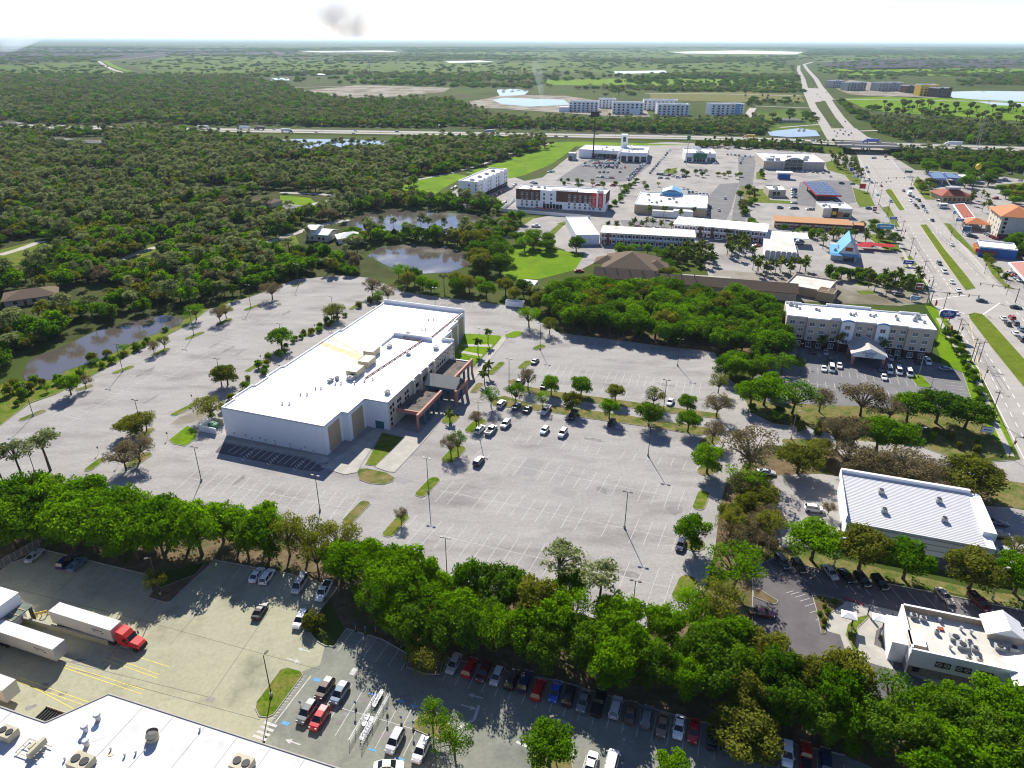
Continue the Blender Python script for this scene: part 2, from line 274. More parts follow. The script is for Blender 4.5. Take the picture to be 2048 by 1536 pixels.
# --- water
for nm,mt,z,pts,lb in [
 ('pond','water',.10,[(45,748),(60,718),(130,690),(190,664),(260,642),(330,630),(368,636),(362,650),(300,672),(240,700),(200,720),(130,742),(120,757),(70,764),(50,760)],'dark pond beside the left parking lot'),
 ('pond','water',.10,[(690,448),(720,428),(780,419),(860,420),(920,428),(1000,432),(1040,440),(1010,452),(960,456),(930,466),(860,470),(780,462),(720,462)],'pond glinting in front of the white hotel'),
 ('pond','water',.10,[(735,512),(760,495),(820,488),(900,494),(935,508),(940,530),(900,545),(840,548),(780,535)],'nearer glinting pond below the first one'),
 ('pond','farwater',.12,[(525,281),(600,278),(700,279),(775,283),(780,293),(700,299),(600,296),(545,290)],'bright pond beside the interstate'),
 ('pond','farwater',.5,[(1535,264),(1600,257),(1632,262),(1640,273),(1580,275),(1540,272)],'small pale pond by the interchange'),
 ('lake','farwater',.5,[(1895,184),(1960,182),(2400,188),(2400,206),(2048,204),(1960,200),(1905,196)],'pale lake beside the unfinished apartments'),
 ('lake','farwater',.5,[(1950,203),(2010,206),(2400,214),(2400,219),(2048,213),(1990,211)],'narrow water channel below the pale lake'),
 ('lake','farwater',.6,[(1340,104),(1480,101),(1608,104),(1590,109),(1500,108),(1370,107)],'long far lake near the horizon'),
 ('lake','farwater',.5,[(1228,143),(1330,141),(1335,146),(1230,148)],'thin bright pond in the far pasture'),
 ('lake','farwater',.5,[(890,123),(960,121),(990,124),(900,126)],'small bright pond in the middle pasture'),
 ('lake','farwater',.6,[(600,103),(760,101),(800,104),(640,105)],'narrow bright water below the smoke'),
 ('lake','farwater',.5,[(530,157),(575,155),(580,161),(535,162)],'small bright pond in the left woods'),
 ('lake','farwater',.5,[(985,200),(1010,196),(1128,200),(1140,210),(1060,214),(1000,208)],'settling pond on the construction site'),
 ('lake','farwater',.5,[(992,180),(1020,178),(1060,180),(1050,190),(1000,193)],'small settling pond behind the construction site'),
 ]:
    sheet(nm,pts,z,mt,label=lb)
# --- paved areas
LOT=sheet('parking_lot',[(-120,930),(0,850),(60,806),(113,788),(212,737),(273,703),(376,648),(420,618),(513,590),(591,559),(680,551),(741,556),(806,584),(871,594),(1028,613),(1120,667),(1348,696),(1430,706),(1458,760),(1470,860),(1460,940),(1440,1010),(1430,1100),(1405,1195),(1340,1245),(1270,1262),(1150,1225),(980,1180),(850,1150),(700,1110),(560,1078),(440,1030),(340,1000),(190,1000),(100,1010),(-150,1060)],.045,'lot',label='big weathered grey parking lot around the white roofed building')
DRIVE=sheet('access_road',[(1440,745),(1475,770),(1490,800),(1500,825),(1545,848),(1625,857),(1700,880),(1840,893),(1900,915),(1960,926),(2030,921),(2120,905),(2140,990),(1990,964),(1900,941),(1830,921),(1640,906),(1575,892),(1530,890),(1500,905),(1470,960),(1430,960)],.05,'pale',label='curving access road from the lot to the highway')
YARD=sheet('loading_yard',[(-200,1225),(0,1142),(22,1127),(92,1101),(297,1150),(310,1200),(340,1205),(429,1120),(581,1149),(676,1176),(618,1250),(625,1272),(650,1292),(640,1330),(600,1345),(540,1450),(520,1520),(380,1560),(60,1600),(-200,1600)],.05,'yard',label='yellowish concrete loading yard behind the store')
SLOT=sheet('store_parking_lot',[(650,1292),(668,1294),(693,1258),(764,1279),(815,1308),(810,1335),(850,1350),(880,1352),(894,1316),(1022,1345),(1124,1364),(1261,1405),(1380,1439),(1440,1453),(1440,1500),(1510,1530),(1512,1484),(1540,1478),(1690,1511),(1800,1560),(1700,1640),(560,1640),(520,1500),(540,1450),(600,1345),(640,1330)],.05,'storelot',label='grey store parking lot in front of the tree belt')
RLOT=sheet('restaurant_lot',[(1505,1134),(1550,1116),(1690,1152),(1860,1184),(2100,1232),(2140,1480),(1900,1460),(1800,1400),(1750,1420),(1600,1350),(1505,1300)],.05,'dark',label='dark asphalt lot of the gabled restaurant')
MLOT=sheet('side_lot',[(1525,965),(1560,950),(1640,948),(1690,955),(1680,1060),(1640,1100),(1560,1095),(1540,1060)],.05,'pale',label='pale lot left of the ribbed roof building')
MLOT2=sheet('rear_lot',[(1935,1010),(2100,1020),(2130,1130),(1990,1125),(1960,1060)],.05,'pale',label='lot right of the ribbed roof building')
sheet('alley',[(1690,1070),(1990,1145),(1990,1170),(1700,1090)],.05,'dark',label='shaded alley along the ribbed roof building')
HLOT=sheet('hotel_lot',[(1555,690),(1700,695),(1885,728),(1925,746),(1948,815),(1850,820),(1700,812),(1545,806),(1500,795),(1478,770),(1540,735)],.05,'grey',label='grey parking lot of the four storey hotel')
COMM=sheet('commercial_paving',[(1085,355),(1160,296),(1335,284),(1460,290),(1530,298),(1660,308),(1700,310),(1716,335),(1760,412),(1795,460),(1828,512),(1855,585),(1858,605),(1800,612),(1560,600),(1420,560),(1400,500),(1240,500),(1150,545),(1130,500),(1040,470),(1000,480),(1050,440),(1120,428),(1030,425),(1000,415),(930,415),(885,395),(920,375),(1010,348),(1050,362)],.045,'pale',label='pale paving of the shops and motels')
for nm,mt,z,pts,lb in [
 ('dealership_lot','grey',.075,[(1110,362),(1150,335),(1180,318),(1300,322),(1300,330),(1262,362),(1200,366)],'grey display lot of the car dealership'),
 ('shop_lot','grey',.075,[(1415,395),(1440,368),(1478,366),(1462,420),(1450,445),(1420,440)],'grey lot beside the blue white store'),
 ('service_road','grey',.08,[(1476,312),(1513,312),(1505,370),(1497,400),(1490,445),(1462,445),(1470,400),(1478,368)],'two lane service road between the stores'),
 ('forecourt','grey',.075,[(1600,365),(1640,360),(1700,362),(1712,405),(1650,415),(1590,410)],'grey forecourt around the solar canopy station'),
 ('motel_yard','grey',.075,[(1240,440),(1330,443),(1350,455),(1330,464),(1250,460)],'grey yard between the two motel wings'),
 ('inn_forecourt','sand',.07,[(1500,545),(1600,545),(1760,560),(1856,588),(1858,604),(1800,612),(1560,602),(1420,570),(1430,540)],'sandy forecourt of the brown roofed inn'),
 ]:
    sheet(nm,pts,z,mt,label=lb)
# grass patches of the commercial strip
for pts,lb,mt in [
 ([(1330,340),(1355,335),(1348,350),(1325,348)],'grass wedge beside the green fronted bank','grass'),
 ([(1480,372),(1510,372),(1512,402),(1490,405)],'brown verge along the service road','dry'),
 ([(1512,345),(1527,343),(1530,358),(1513,358)],'small grass plot left of the arched store','grass'),
 ([(1650,325),(1670,320),(1700,340),(1722,360),(1720,372),(1700,362),(1690,350),(1655,340)],'palm planted grass slope beside the highway','grass'),
 ([(1705,375),(1738,385),(1750,412),(1720,415),(1712,402)],'dark lawn right of the solar canopy','grass'),
 ([(1510,378),(1535,378),(1540,400),(1580,402),(1585,408),(1505,405)],'hedged lawn beside the small bank','grass'),
 ([(1765,415),(1778,412),(1800,455),(1785,452)],'grass strip by the highway kerb','grass'),
 ([(1730,470),(1760,468),(1800,490),(1815,505),(1770,500)],'lawn in front of the red canopies','grass'),
 ([(1800,515),(1822,512),(1835,530),(1815,535)],'lawn by the blue roadside sign','grass'),
 ([(1795,570),(1840,545),(1853,575),(1845,584),(1815,584)],'corner lawn at the junction','grass'),
 ([(1705,565),(1735,563),(1752,570),(1720,572)],'upper grass ellipse of the forecourt','grass'),
 ([(1712,583),(1738,580),(1752,587),(1725,590)],'lower grass ellipse of the forecourt','grass'),
 ([(1850,612),(1866,612),(1895,640),(1950,730),(1960,760),(2035,905),(2015,915),(1940,800),(1925,745),(1885,728),(1872,690),(1880,660)],'grass verge between hotel and highway','field'),
 ([(1215,455),(1270,452),(1270,458),(1215,460)],'strip of shrubs between the motel wings','grass'),
 ([(1040,466),(1072,458),(1060,472),(1035,480)],'first grass strip on the empty plot','grass'),
 ([(1082,478),(1118,448),(1130,448),(1098,480)],'second grass strip on the empty plot','grass'),
 ([(1113,447),(1130,443),(1148,447),(1130,450)],'grass half circle on the empty plot','grass'),
 ([(1970,955),(2100,975),(2100,1030),(1990,1010)],'dry verge below the access road','dry'),
 ]:
    sheet('grass_patch',pts,.09,mt,label=lb)
# --- highway
LK=[(2110,1050),(2035,907),(1963,749),(1912,678),(1888,637),(1860,602),(1857,578),(1823,517),(1792,452),(1761,411),(1744,390),(1727,355),(1714,310),(1706,300),(1692,284)]
RK=[(1752,284),(1768,300),(1779,309),(1803,345),(1826,369),(1854,403),(1881,441),(1908,475),(1950,513),(1973,544),(1997,568),(2048,603),(2150,690),(2260,850),(2330,1050)]
HWY=sheet('highway',LK+RK,.06,'hwy',label='wide pale divided highway on the right')
sheet('right_side_paving',[(1779,309),(1803,345),(1826,369),(1854,403),(1881,441),(1908,475),(1950,513),(1973,544),(1997,568),(2048,603),(2150,680),(2300,700),(2300,480),(2150,400),(2048,360),(1960,345),(1900,345),(1830,340)],.05,'pale',label='pale paving of the businesses right of the highway')
for pts,lb in [([(1835,352),(1850,366),(1870,400),(1850,399),(1826,369)],'roadside lawn by the yellow sign'),
 ([(1888,446),(1900,448),(1930,480),(1960,512),(1950,510),(1908,474)],'thin verge right of the highway'),
 ([(1958,505),(1975,505),(1990,535),(2010,565),(2030,580),(2010,575),(1985,550)],'shrub verge right of the highway'),
 ([(1990,370),(2048,365),(2060,390),(2010,385)],'lawn beyond the shrubs on the right')]:
    sheet('grass_patch',pts,.09,'grass',label=lb)
def ribbon(pts,w,zs,m,name,parent=None,kind='structure',label=None,px=True,thick=0):
    P=[G(u,v,z) for (u,v),z in zip(pts,zs)] if px else [Vector((*p,z)) for p,z in zip(pts,zs)]
    b=B(); L=[];Rr=[]
    for i,p in enumerate(P):
        d=(P[min(i+1,len(P)-1)]-P[max(i-1,0)]); d.z=0; d.normalize(); n=Vector((-d.y,d.x,0))*w/2; L.append(p+n); Rr.append(p-n)
    for i in range(len(P)-1):
        b.quad(Rr[i],Rr[i+1],L[i+1],L[i])
        if thick:
            dn=Vector((0,0,-thick)); b.quad(L[i],L[i+1],L[i+1]+dn,L[i]+dn); b.quad(Rr[i+1],Rr[i],Rr[i]+dn,Rr[i+1]+dn)
    return b.ob(name,MT[m],parent,kind=None if parent else kind,label=label)
def median(pts,lb):
    P=GP(pts); b=B(); b.prism(P,.06,.2); o=b.ob('median_island',MT['kerb'],kind='structure',label=lb)
    c=Vector((sum(p[0] for p in P)/len(P),sum(p[1] for p in P)/len(P)))
    Q=[]
    for p in P:
        d=Vector(p)-c; Q.append(tuple(c+d*(1-.35/max(d.length,1))))
    sheet('grass',Q,.212,'median',o,world=True); return o
median([(1770,381),(1776,378),(1783,380),(1809,420),(1799,421)],'short grass median near the overpass junction')
median([(1840,450),(1852,449),(1890,500),(1935,555),(1951,577),(1931,581),(1900,538),(1870,495)],'long grass median in the middle of the highway')
median([(1939,637),(1937,629),(1948,625),(1965,629),(1982,645),(2048,718),(2180,860),(2130,890),(2048,776),(1985,700)],'broad bright green median before the signals')
# sidewalk left of the highway and far roads
for pts,w,lb in [([(2022,912),(1990,845),(1950,745),(1900,676),(1876,636)],1.8,'concrete sidewalk between hotel verge and highway'),([(1845,575),(1812,516),(1782,454)],1.8,'sidewalk beside the motels'),([(2040,612),(1990,573),(1965,545),(1935,507),(1900,472)],1.8,'sidewalk right of the highway')]:
    ribbon(pts,w,[.1]*len(pts),'walk','sidewalk',label=lb)
ribbon([(1668,282),(1658,266),(1643,240),(1627,215),(1612,183),(1606,158),(1597,140),(1598,131)],13,[.7]*8,'hwy','far_highway',label='left carriageway of the far highway beyond the overpass')
ribbon([(1712,282),(1704,262),(1680,235),(1664,212),(1652,192),(1632,158),(1614,138),(1608,129)],13,[.7]*8,'hwy','far_highway',label='right carriageway of the far highway beyond the overpass')
sheet('junction_paving',[(1606,176),(1650,178),(1668,200),(1628,206)],.75,'hwy',label='far junction by the building site')
sheet('junction_paving',[(1655,258),(1712,258),(1735,275),(1770,286),(1690,286),(1660,280)],.75,'hwy',label='interchange paving behind the overpass')
ribbon([(1608,129),(1625,124),(1680,122)],16,[.8]*3,'hwy','far_highway',label='far highway bending to the right near the horizon')
for pts,w,lb in [([(1290,187),(1450,188),(1612,192)],11,'far cross road behind the apartments'),([(1650,198),(1800,200),(2100,205),(2400,212)],11,'far cross road in front of the lake'),([(1510,212),(1620,216)],9,'side road joining the far highway'),([(1492,237),(1506,216)],12,'short new road by the apartments'),([(1720,262),(1760,261),(1850,265)],9,'ramp right of the interchange'),([(1560,255),(1650,248)],7,'left ramp by the small pond'),
  ([(197,122),(208,130),(225,139),(245,145)],14,'pale canal levee on the left'),([(205,122),(240,119),(320,110)],9,'pale canal levee running off to the horizon'),([(560,176),(700,172),(900,176)],8,'sandy track above the earthworks'),([(1390,298),(1530,302)],6,'pale track below the interstate'),([(820,362),(900,347),(960,330),(1040,300),(1100,287)],3.5,'ditch track along the bright field')]:
    ribbon(pts,w,[.6 if pts[0][1]<290 else .1]*len(pts),'walk','far_road' if w>5 else 'field_track',label=lb)
ribbon([(210,122),(222,130),(240,138),(262,143)],22,[.55]*4,'field','levee_grass',label='bright green levee slope beside the canal road')
for pts,lb in [([(0,510),(40,498),(85,482)],'pale driveway on the left edge'),([(240,520),(290,500),(345,487)],'driveway through the left woods'),([(520,490),(580,470),(640,450),(700,440)],'lane in front of the white house'),([(560,415),(610,412),(660,400)],'drive beside the brown roofed house'),([(560,385),(640,388),(720,398)],'residential lane behind the houses')]:
    ribbon(pts,5,[.07]*len(pts),'walk','driveway',label=lb)
# --- interstate with overpass
IU=[(-500,240),(0,252),(376,260),(680,264.5),(1000,269.5),(1380,276),(1560,281),(1676,287),(1790,290.5),(1900,294.5),(2048,299),(2500,314)]
def izz(u): return 1.+5.8*max(0,min(1,(u-1480)/190.)) if u<1750 else 6.8-2.5*max(0,min(1,(u-1830)/200.))
IZ=[izz(u) for u,_ in IU]; IPc=[G(u,v,z) for (u,v),z in zip(IU,IZ)]
IDIR=(IPc[8]-IPc[7]); IDIR.z=0; IDIR.normalize(); INORM=Vector((-IDIR.y,IDIR.x,0))
def ioff(d): return [p+INORM*d for p in IPc]
for d,lb in ((11.,'far carriageway of the interstate'),(-11.,'near carriageway of the interstate')):
    P=ioff(d); ribbon([(p.x,p.y) for p in P],17.,[p.z+.35 for p in P],'hwy','interstate',label=lb,px=False)
P=ioff(0); ribbon([(p.x,p.y) for p in P],5.5,[p.z+.2 for p in P],'median','interstate_median',label='grass strip between the interstate carriageways',px=False)
# embankment prism left and right of the gap
def bank(i0,i1,name,lb):
    b=B(); Ps=IPc[i0:i1+1]
    for p,q in zip(Ps,Ps[1:]):
        for s in (1,-1):
            a,c=p+INORM*s*21,q+INORM*s*21; a2,c2=p+INORM*s*(24+p.z*2.2),q+INORM*s*(24+q.z*2.2); a2.z=c2.z=-.3
            f=(a,c,c2,a2) if s<0 else (c,a,a2,c2); b.quad(*f)
        b.quad(p+INORM*-21,q+INORM*-21,q+INORM*21,p+INORM*21)
    return b.ob(name,MT['grass'],kind='structure',label=lb)
bank(0,7,'embankment','grassy embankment of the interstate left of the overpass'); bank(8,11,'embankment','grassy embankment of the interstate right of the overpass')
br=ob('overpass_bridge',None,loc=(0,0,0),label='concrete interstate overpass crossing the highway',cat='bridge')
p,q=IPc[7],IPc[8]; L_=(q-p); L_.z=0; ln=L_.length
b=B()
def IB(a,d,z): v=p+IDIR*a+INORM*d; return (v.x,v.y,z)
def ibox(b,a0,a1,d0,d1,z0,z1,m=0):
    V=[IB(a0,d0,z0),IB(a1,d0,z0),IB(a1,d1,z0),IB(a0,d1,z0),IB(a0,d0,z1),IB(a1,d0,z1),IB(a1,d1,z1),IB(a0,d1,z1)]
    b.add(V,((0,3,2,1),(0,1,5,4),(1,2,6,5),(2,3,7,6),(3,0,4,7),(4,5,6,7)),m)
zt=p.z+.3
b=B(); ibox(b,-3,ln+3,-20,-5,zt-1.5,zt-.02); b.ob('near_deck',MT['kerb'],br)
b=B(); ibox(b,-3,ln+3,5,20,zt-1.5,zt-.02); b.ob('far_deck',MT['kerb'],br)
for d in (-20.3,-5,5,20.3):
    b=B(); ibox(b,-3,ln+3,d-.2,d+.2,zt-1.5,zt+.95); b.ob('parapet',MT['walk'],br)
for d in (-17,-8,8,17):
    b=B(); ibox(b,ln*.5-.6,ln*.5+.6,d-.6,d+.6,0,zt-1.5); b.ob('pier',MT['kerb'],br)
for a in (-3.6,ln+3):
    b=B(); ibox(b,a,a+.6,-21,21,0,zt-.1); b.ob('abutment',MT['kerb'],br)
# ----------------------------------------------------------- kerbs, islands, markings
def kerb(pts,lb,parent=None,w=.18,h=.13,world=False):
    P=[Vector(p) for p in (pts if world else GP(pts))]; b=B()
    for i in range(len(P)-1):
        d=(P[i+1]-P[i]).normalized(); n=Vector((-d.y,d.x))*w/2; a,c=P[i]-d*.02,P[i+1]+d*.02
        b.prism([tuple(a-n),tuple(c-n),tuple(c+n),tuple(a+n)],.0,.05+h+.001*(i%2))
    return b.ob('kerb',MT['kerb'],parent,kind=None if parent else 'structure',label=lb)
kerb([(-20,868),(60,806),(113,788),(212,737),(273,703),(376,648),(420,618)],'kerb along the pond side of the left lot')
kerb([(741,556),(806,584),(871,594),(1028,613)],'kerb behind the far end of the building')
kerb([(1118,667),(1240,682),(1348,696),(1425,705)],'kerb along the dense grove')
kerb([(1490,800),(1500,825),(1545,848),(1625,857),(1640,866)],'curved kerb of the access road')
kerb([(1840,893),(1900,915),(1960,926),(2030,921)],'kerb at the highway entrance')
kerb([(0,1142),(22,1127),(92,1101),(297,1150)],'kerb behind the dark parked cars')
kerb([(340,1205),(429,1120),(581,1149),(676,1176)],'kerb behind the white parked cars')
kerb([(676,1176),(645,1215),(618,1250),(620,1265),(632,1282),(650,1292),(668,1294),(693,1258),(764,1279),(815,1308)],'rounded kerb of the grass corner')
kerb([(894,1316),(1022,1345),(1124,1364),(1261,1405),(1380,1439),(1440,1453)],'long kerb behind the row of parked cars')
kerb([(1512,1484),(1540,1478),(1690,1511)],'kerb at the end of the car row')
kerb([(1505,1134),(1550,1116),(1690,1152),(1860,1184),(2060,1224)],'kerb behind the restaurant cars')
kerb([(1505,1134),(1505,1262)],'kerb at the left end of the restaurant lot')
kerb([(1925,746),(1948,815)],'kerb on the highway side of the hotel lot')
def island(P,lb,m='grass',world=False):
    P=P if world else GP(P)
    P=[Vector(p) for p in P]; n=len(P)
    if sum(P[i].x*P[(i+1)%n].y-P[(i+1)%n].x*P[i].y for i in range(n))<0: P=P[::-1]
    b=B(); b.prism([tuple(p) for p in P],.0,.17); o=b.ob('kerb_island',MT['kerb'],kind='structure',label=lb)
    Q=[]
    for i in range(n):
        a,c,e=P[i-1],P[i],P[(i+1)%n]; d1=(c-a).normalized(); d2=(e-c).normalized(); nn=(Vector((-d1.y,d1.x))+Vector((-d2.y,d2.x)))
        if nn.length<1e-3: nn=Vector((-d1.y,d1.x))
        Q.append(tuple(c+nn.normalized()*.16))
    sheet('grass',Q,.178,m,o,world=True); return o
def oval(u1,v1,u2,v2,w,lb,m='grass'):
    a,c=G(u1,v1),G(u2,v2); d=(c-a); L=d.length/2; d.normalize(); n=Vector((-d.y,d.x,0)); o=(a+c)/2; P=[]
    w=min(w,2*L-.2); s=L-w/2
    for k in range(16):
        t=2*math.pi*k/16; cs=math.cos(t); sn=math.sin(t); P.append(tuple((o+d*((s if cs>0 else -s)+w/2*cs)+n*(w/2*sn))[:2]))
    return island(P,lb,m,True)
for a in [(38,842,92,820,2.6,'grass island with lamp at the near end of the left lot','dry'),(225,748,268,732,2.6,'grass island with lamp beside the pond bank','grass'),(150,782,187,770,2.6,'grass island under a lone green tree','dry'),(303,712,340,696,2.6,'grass island with two thin trees','grass'),(371,679,408,664,2.6,'grass island with lamp in the left lot','grass'),(433,651,463,637,2.6,'grass island under a spreading bare tree','grass'),(489,621,519,610,2.6,'small lamp island near the woods','grass'),(585,574,606,565,2.4,'lamp island at the far end of the lot','grass'),
  (607,674,636,656,2.4,'narrow grass island behind the building','grass'),(492,744,532,720,2.4,'long grass island behind the building','grass'),(343,832,395,806,2.6,'grass island near the dumpster','grass'),(700,620,724,604,2.4,'grass island by the far corner','grass'),(172,943,208,916,2.6,'grass island with a round sign','grass'),(255,935,300,905,4.,'dry island under two brownish trees','dry'),(278,878,306,856,3.,'dry island under a flat crowned tree','dry'),
  (1013,675,1043,664,5.,'bright grass island near the far corner','field'),(1068,700,1088,690,3.4,'small grass island under a lamp','grass'),(1040,738,1060,722,3.2,'grass island beside a parked car','grass'),(978,750,1006,724,2.6,'long palm island before the entrance','grass'),(945,786,962,766,2.6,'grass island with palm at the entrance','dry'),
  (890,848,912,828,4.5,'palm island before the colonnade','grass'),(936,866,966,838,4.2,'grass island with lamp in front of the entrance','grass'),(890,926,924,892,4.4,'grass island with two thin trees','grass'),(836,994,874,955,3.4,'grass island with a tall lamp','grass'),(690,1048,735,1002,3.2,'dry grass island by the lower lane','dry'),(771,1074,812,1028,3.2,'grass island with a bare shrub','grass'),(1394,1020,1410,982,3.2,'narrow grass island by the right lane','grass'),(1356,1204,1382,1152,4.2,'grass island at the lower right corner','grass'),(1402,950,1424,930,4.5,'round island under a green tree','dry'),(1373,1098,1406,1082,4.5,'round island with bushy tree and parked car','dry'),(1405,892,1434,872,4.5,'island under a bare brown tree','dry'),(1563,884,1650,886,4.,'splitter island of the access road','dry'),(1520,1003,1558,990,4.,'island with shrub in the side lot','mulch'),
  (1590,712,1600,735,5.5,'bright grass island with lamp in the hotel lot','field'),(1828,748,1850,775,5.,'grass island with lamp at the hotel vans','field'),(1840,790,1858,815,5.,'grass island at the hotel lot end','field')]:
    oval(*a)
island([(713,945),(718,938),(735,937),(775,946),(790,956),(786,963),(768,970),(740,968),(718,960)],'broad dry island at the end of the entrance walk','dry')
island([(730,930),(764,866),(808,876),(752,933)],'wedge of grass beside the entrance walk','grass')
island([(338,880),(375,852),(396,862),(390,880),(370,893),(345,888)],'bright grass island beside the dumpster yard','field')
HED1=island([(980,797),(1010,792),(1062,808),(1160,818),(1260,832),(1420,857),(1425,866),(1400,872),(1310,856),(1180,838),(1080,822),(985,812)],'long dry verge with trees along the lot','dry')
HED2=island([(1015,762),(1030,758),(1040,770),(1100,782),(1200,795),(1310,810),(1440,828),(1440,838),(1380,832),(1250,815),(1120,798),(1030,782)],'upper dry verge with trees across the lot','dry')
island([(297,1196),(305,1182),(390,1150),(410,1128),(427,1124),(424,1128),(341,1205),(330,1206)],'kerbed tree island at the loading yard','mulch')
STI=island([(510,1417),(512,1405),(560,1340),(575,1335),(601,1342),(607,1350),(548,1430),(535,1436),(518,1434)],'lamp island with weathered grass by the store','grass')
island([(824,1445),(860,1412),(900,1450),(925,1490),(880,1482),(828,1460)],'yellowish grass island with two small trees','dry')
island([(1062,1500),(1090,1490),(1140,1500),(1150,1560),(1070,1560)],'bottom island under a bushy tree','dry')
island([(1440,1478),(1448,1455),(1500,1466),(1515,1485),(1508,1528),(1495,1525),(1445,1500)],'island under an olive tree in the car row','dry')
island([(812,1335),(822,1310),(860,1300),(888,1318),(880,1350),(850,1349)],'island under a grey bush at the row end','mulch')
island([(1506,1194),(1506,1178),(1518,1178),(1556,1202),(1554,1208),(1545,1210)],'planted wedge at the restaurant exit','mulch')
island([(1624,1192),(1640,1190),(1682,1200),(1690,1208),(1660,1228),(1650,1268),(1642,1268),(1632,1220)],'planted bed beside the restaurant drive lane','mulch')
# walks by the main building and restaurant
sheet('entrance_walk',[(655,925),(667,918),(690,905),(735,868),(764,852),(800,858),(838,868),(960,735),(1005,672),(1015,676),(975,727),(855,875),(790,945),(776,944),(750,935),(810,876),(766,864),(725,925),(715,945),(690,950),(640,935)],.16,'walk',label='concrete walk wrapping the front of the building')
sheet('building_lawn',[(905,715),(930,668),(1000,672),(1003,676),(945,735)],.2,'field',label='bright lawn at the far end of the facade')
sheet('lawn_path',[(925,693),(930,689),(985,690),(982,695)],.21,'walk',label='first path across the building lawn')
sheet('lawn_path',[(918,706),(922,702),(966,710),(962,714)],.21,'walk',label='second path across the building lawn')
sheet('side_walk',[(445,884),(450,879),(655,914),(660,922),(652,930),(610,915)],.16,'walk',label='narrow walk below the blank white wall')
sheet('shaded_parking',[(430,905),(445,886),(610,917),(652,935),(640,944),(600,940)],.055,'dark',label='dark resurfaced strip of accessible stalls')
sheet('sand_patch',[(342,848),(358,835),(395,822),(420,820),(418,832),(385,845),(355,851)],.07,'sand',label='sandy wash beside the dumpster yard')
DT=sheet('drive_through_lane',[(1652,1262),(1655,1235),(1670,1215),(1692,1203),(1740,1210),(1830,1232),(1828,1262),(1770,1250),(1752,1262),(1748,1290),(1770,1300),(1790,1300),(1785,1340),(1720,1320),(1690,1300),(1680,1270)],.075,'walk',label='looping concrete drive through lane')
sheet('lawn',[(1758,1275),(1770,1252),(1800,1248),(1795,1290),(1775,1297)],.1,'grass',label='small lawn beside the menu boards')
island([(1690,1270),(1694,1250),(1712,1235),(1738,1230),(1735,1238),(1716,1256),(1712,1290),(1720,1306),(1705,1300)],'planted middle island of the drive through','grass')
sheet('service_walk',[(1832,1318),(1850,1310),(1870,1345),(2100,1400),(2100,1425),(1870,1370),(1812,1345)],.075,'walk',label='concrete apron along the restaurant')
# ---- stall lines: each a strip of paint
def linemesh(L,w=.12): return B().quad((-L/2,-w/2,0),(L/2,-w/2,0),(L/2,w/2,0),(-L/2,w/2,0))
_lm={}
def strip(parent,c,a,L,w=.12,m='line',z=.062,name='stall_line'):
    k=(round(L,1),w,m)
    if k not in _lm: _lm[k]=linemesh(k[0],w).mesh(name,MT[m])
    return ob(name,_lm[k],parent,loc=(c[0],c[1],z),rz=a)
rl=random.Random(5)
def stalls(parent,a,b,n,da,up,dn,spine=True,m='line',z=.062,skip=0.,w=.12):
    A,Bq=G(*a),G(*b); d=Vector((math.cos(da),math.sin(da),0))
    for i in range(n+1):
        if rl.random()<skip: continue
        c=A.lerp(Bq,i/n)+d*(up-dn)/2; strip(parent,c,da,up+dn-(rl.random()*.8 if skip else 0),w,m,z)
    if spine:
        v=Bq-A; strip(parent,(A+Bq)/2,math.atan2(v.y,v.x),v.length,w,m,z+.001,'row_line')
SA=ang((1186,1079),(1225,1003))
stalls(LOT,(812,1056),(1338,1175),19,SA,5.4,5.4)
stalls(LOT,(866,978),(1352,1078),19,SA,5.2,5.2,skip=.08)
stalls(LOT,(926,911),(1390,1003),19,SA,5.2,5.2,skip=.1)
stalls(LOT,(1042,867),(1398,926),15,SA,.2,5.,skip=.12,spine=False)
stalls(LOT,(1125,672),(1420,708),20,ang((1180,690),(1186,676)),.0,5.)
stalls(LOT,(1085,737),(1400,778),21,ang((1290,770),(1296,752)),4.8,4.8,skip=.15)
stalls(LOT,(1060,765),(1420,818),22,ang((1290,790),(1296,776)),4.6,0,skip=.1,spine=False)
stalls(LOT,(378,956),(700,1018),15,ang((560,1010),(590,975)),5.3,5.3)
stalls(LOT,(395,905),(445,888),4,ang((470,920),(500,897)),.2,4.5,spine=False)
stalls(LOT,(455,905),(620,940),13,ang((500,925),(528,903)),4.8,.0,spine=False,m='hline',w=.16)
stalls(LOT,(883,603),(1022,620),9,ang((940,615),(945,606)),0,5.,spine=False)
stalls(LOT,(330,760),(560,620),24,rad(165),4.2,4.2,skip=.55)
stalls(LOT,(130,850),(330,735),20,rad(163),3.8,3.8,skip=.6)
for i,(u,v) in enumerate(((494,912),(545,921),(597,931))):     # hatched aisles between accessible stalls
    c=G(u,v); a=ang((500,925),(528,903))
    for k in range(5): strip(LOT,(c.x+math.cos(a)*(k-2),c.y+math.sin(a)*(k-2),0),a+rad(55),1.9,.14,'hline',.064,'hatch_line')
RA=ang((1085,1411),(1100,1370))
stalls(SLOT,(896,1341),(1430,1493),19,RA,2.9,2.6,spine=False)
stalls(SLOT,(1530,1518),(1690,1562),6,RA,2.9,2.6,spine=False)
stalls(SLOT,(690,1283),(815,1320),5,ang((690,1302),(714,1270)),2.6,2.6,spine=False)
SB=ang((640,1470),(675,1415))
stalls(SLOT,(625,1400),(860,1468),9,SB,5.2,5.2)
stalls(SLOT,(1140,1532),(1240,1562),4,RA,2.5,2.5,spine=False)
stalls(YARD,(100,1120),(295,1165),10,ang((200,1150),(235,1115)),2.6,2.6,spine=False)
stalls(YARD,(470,1150),(640,1190),9,ang((500,1168),(520,1140)),2.6,2.6,spine=False)
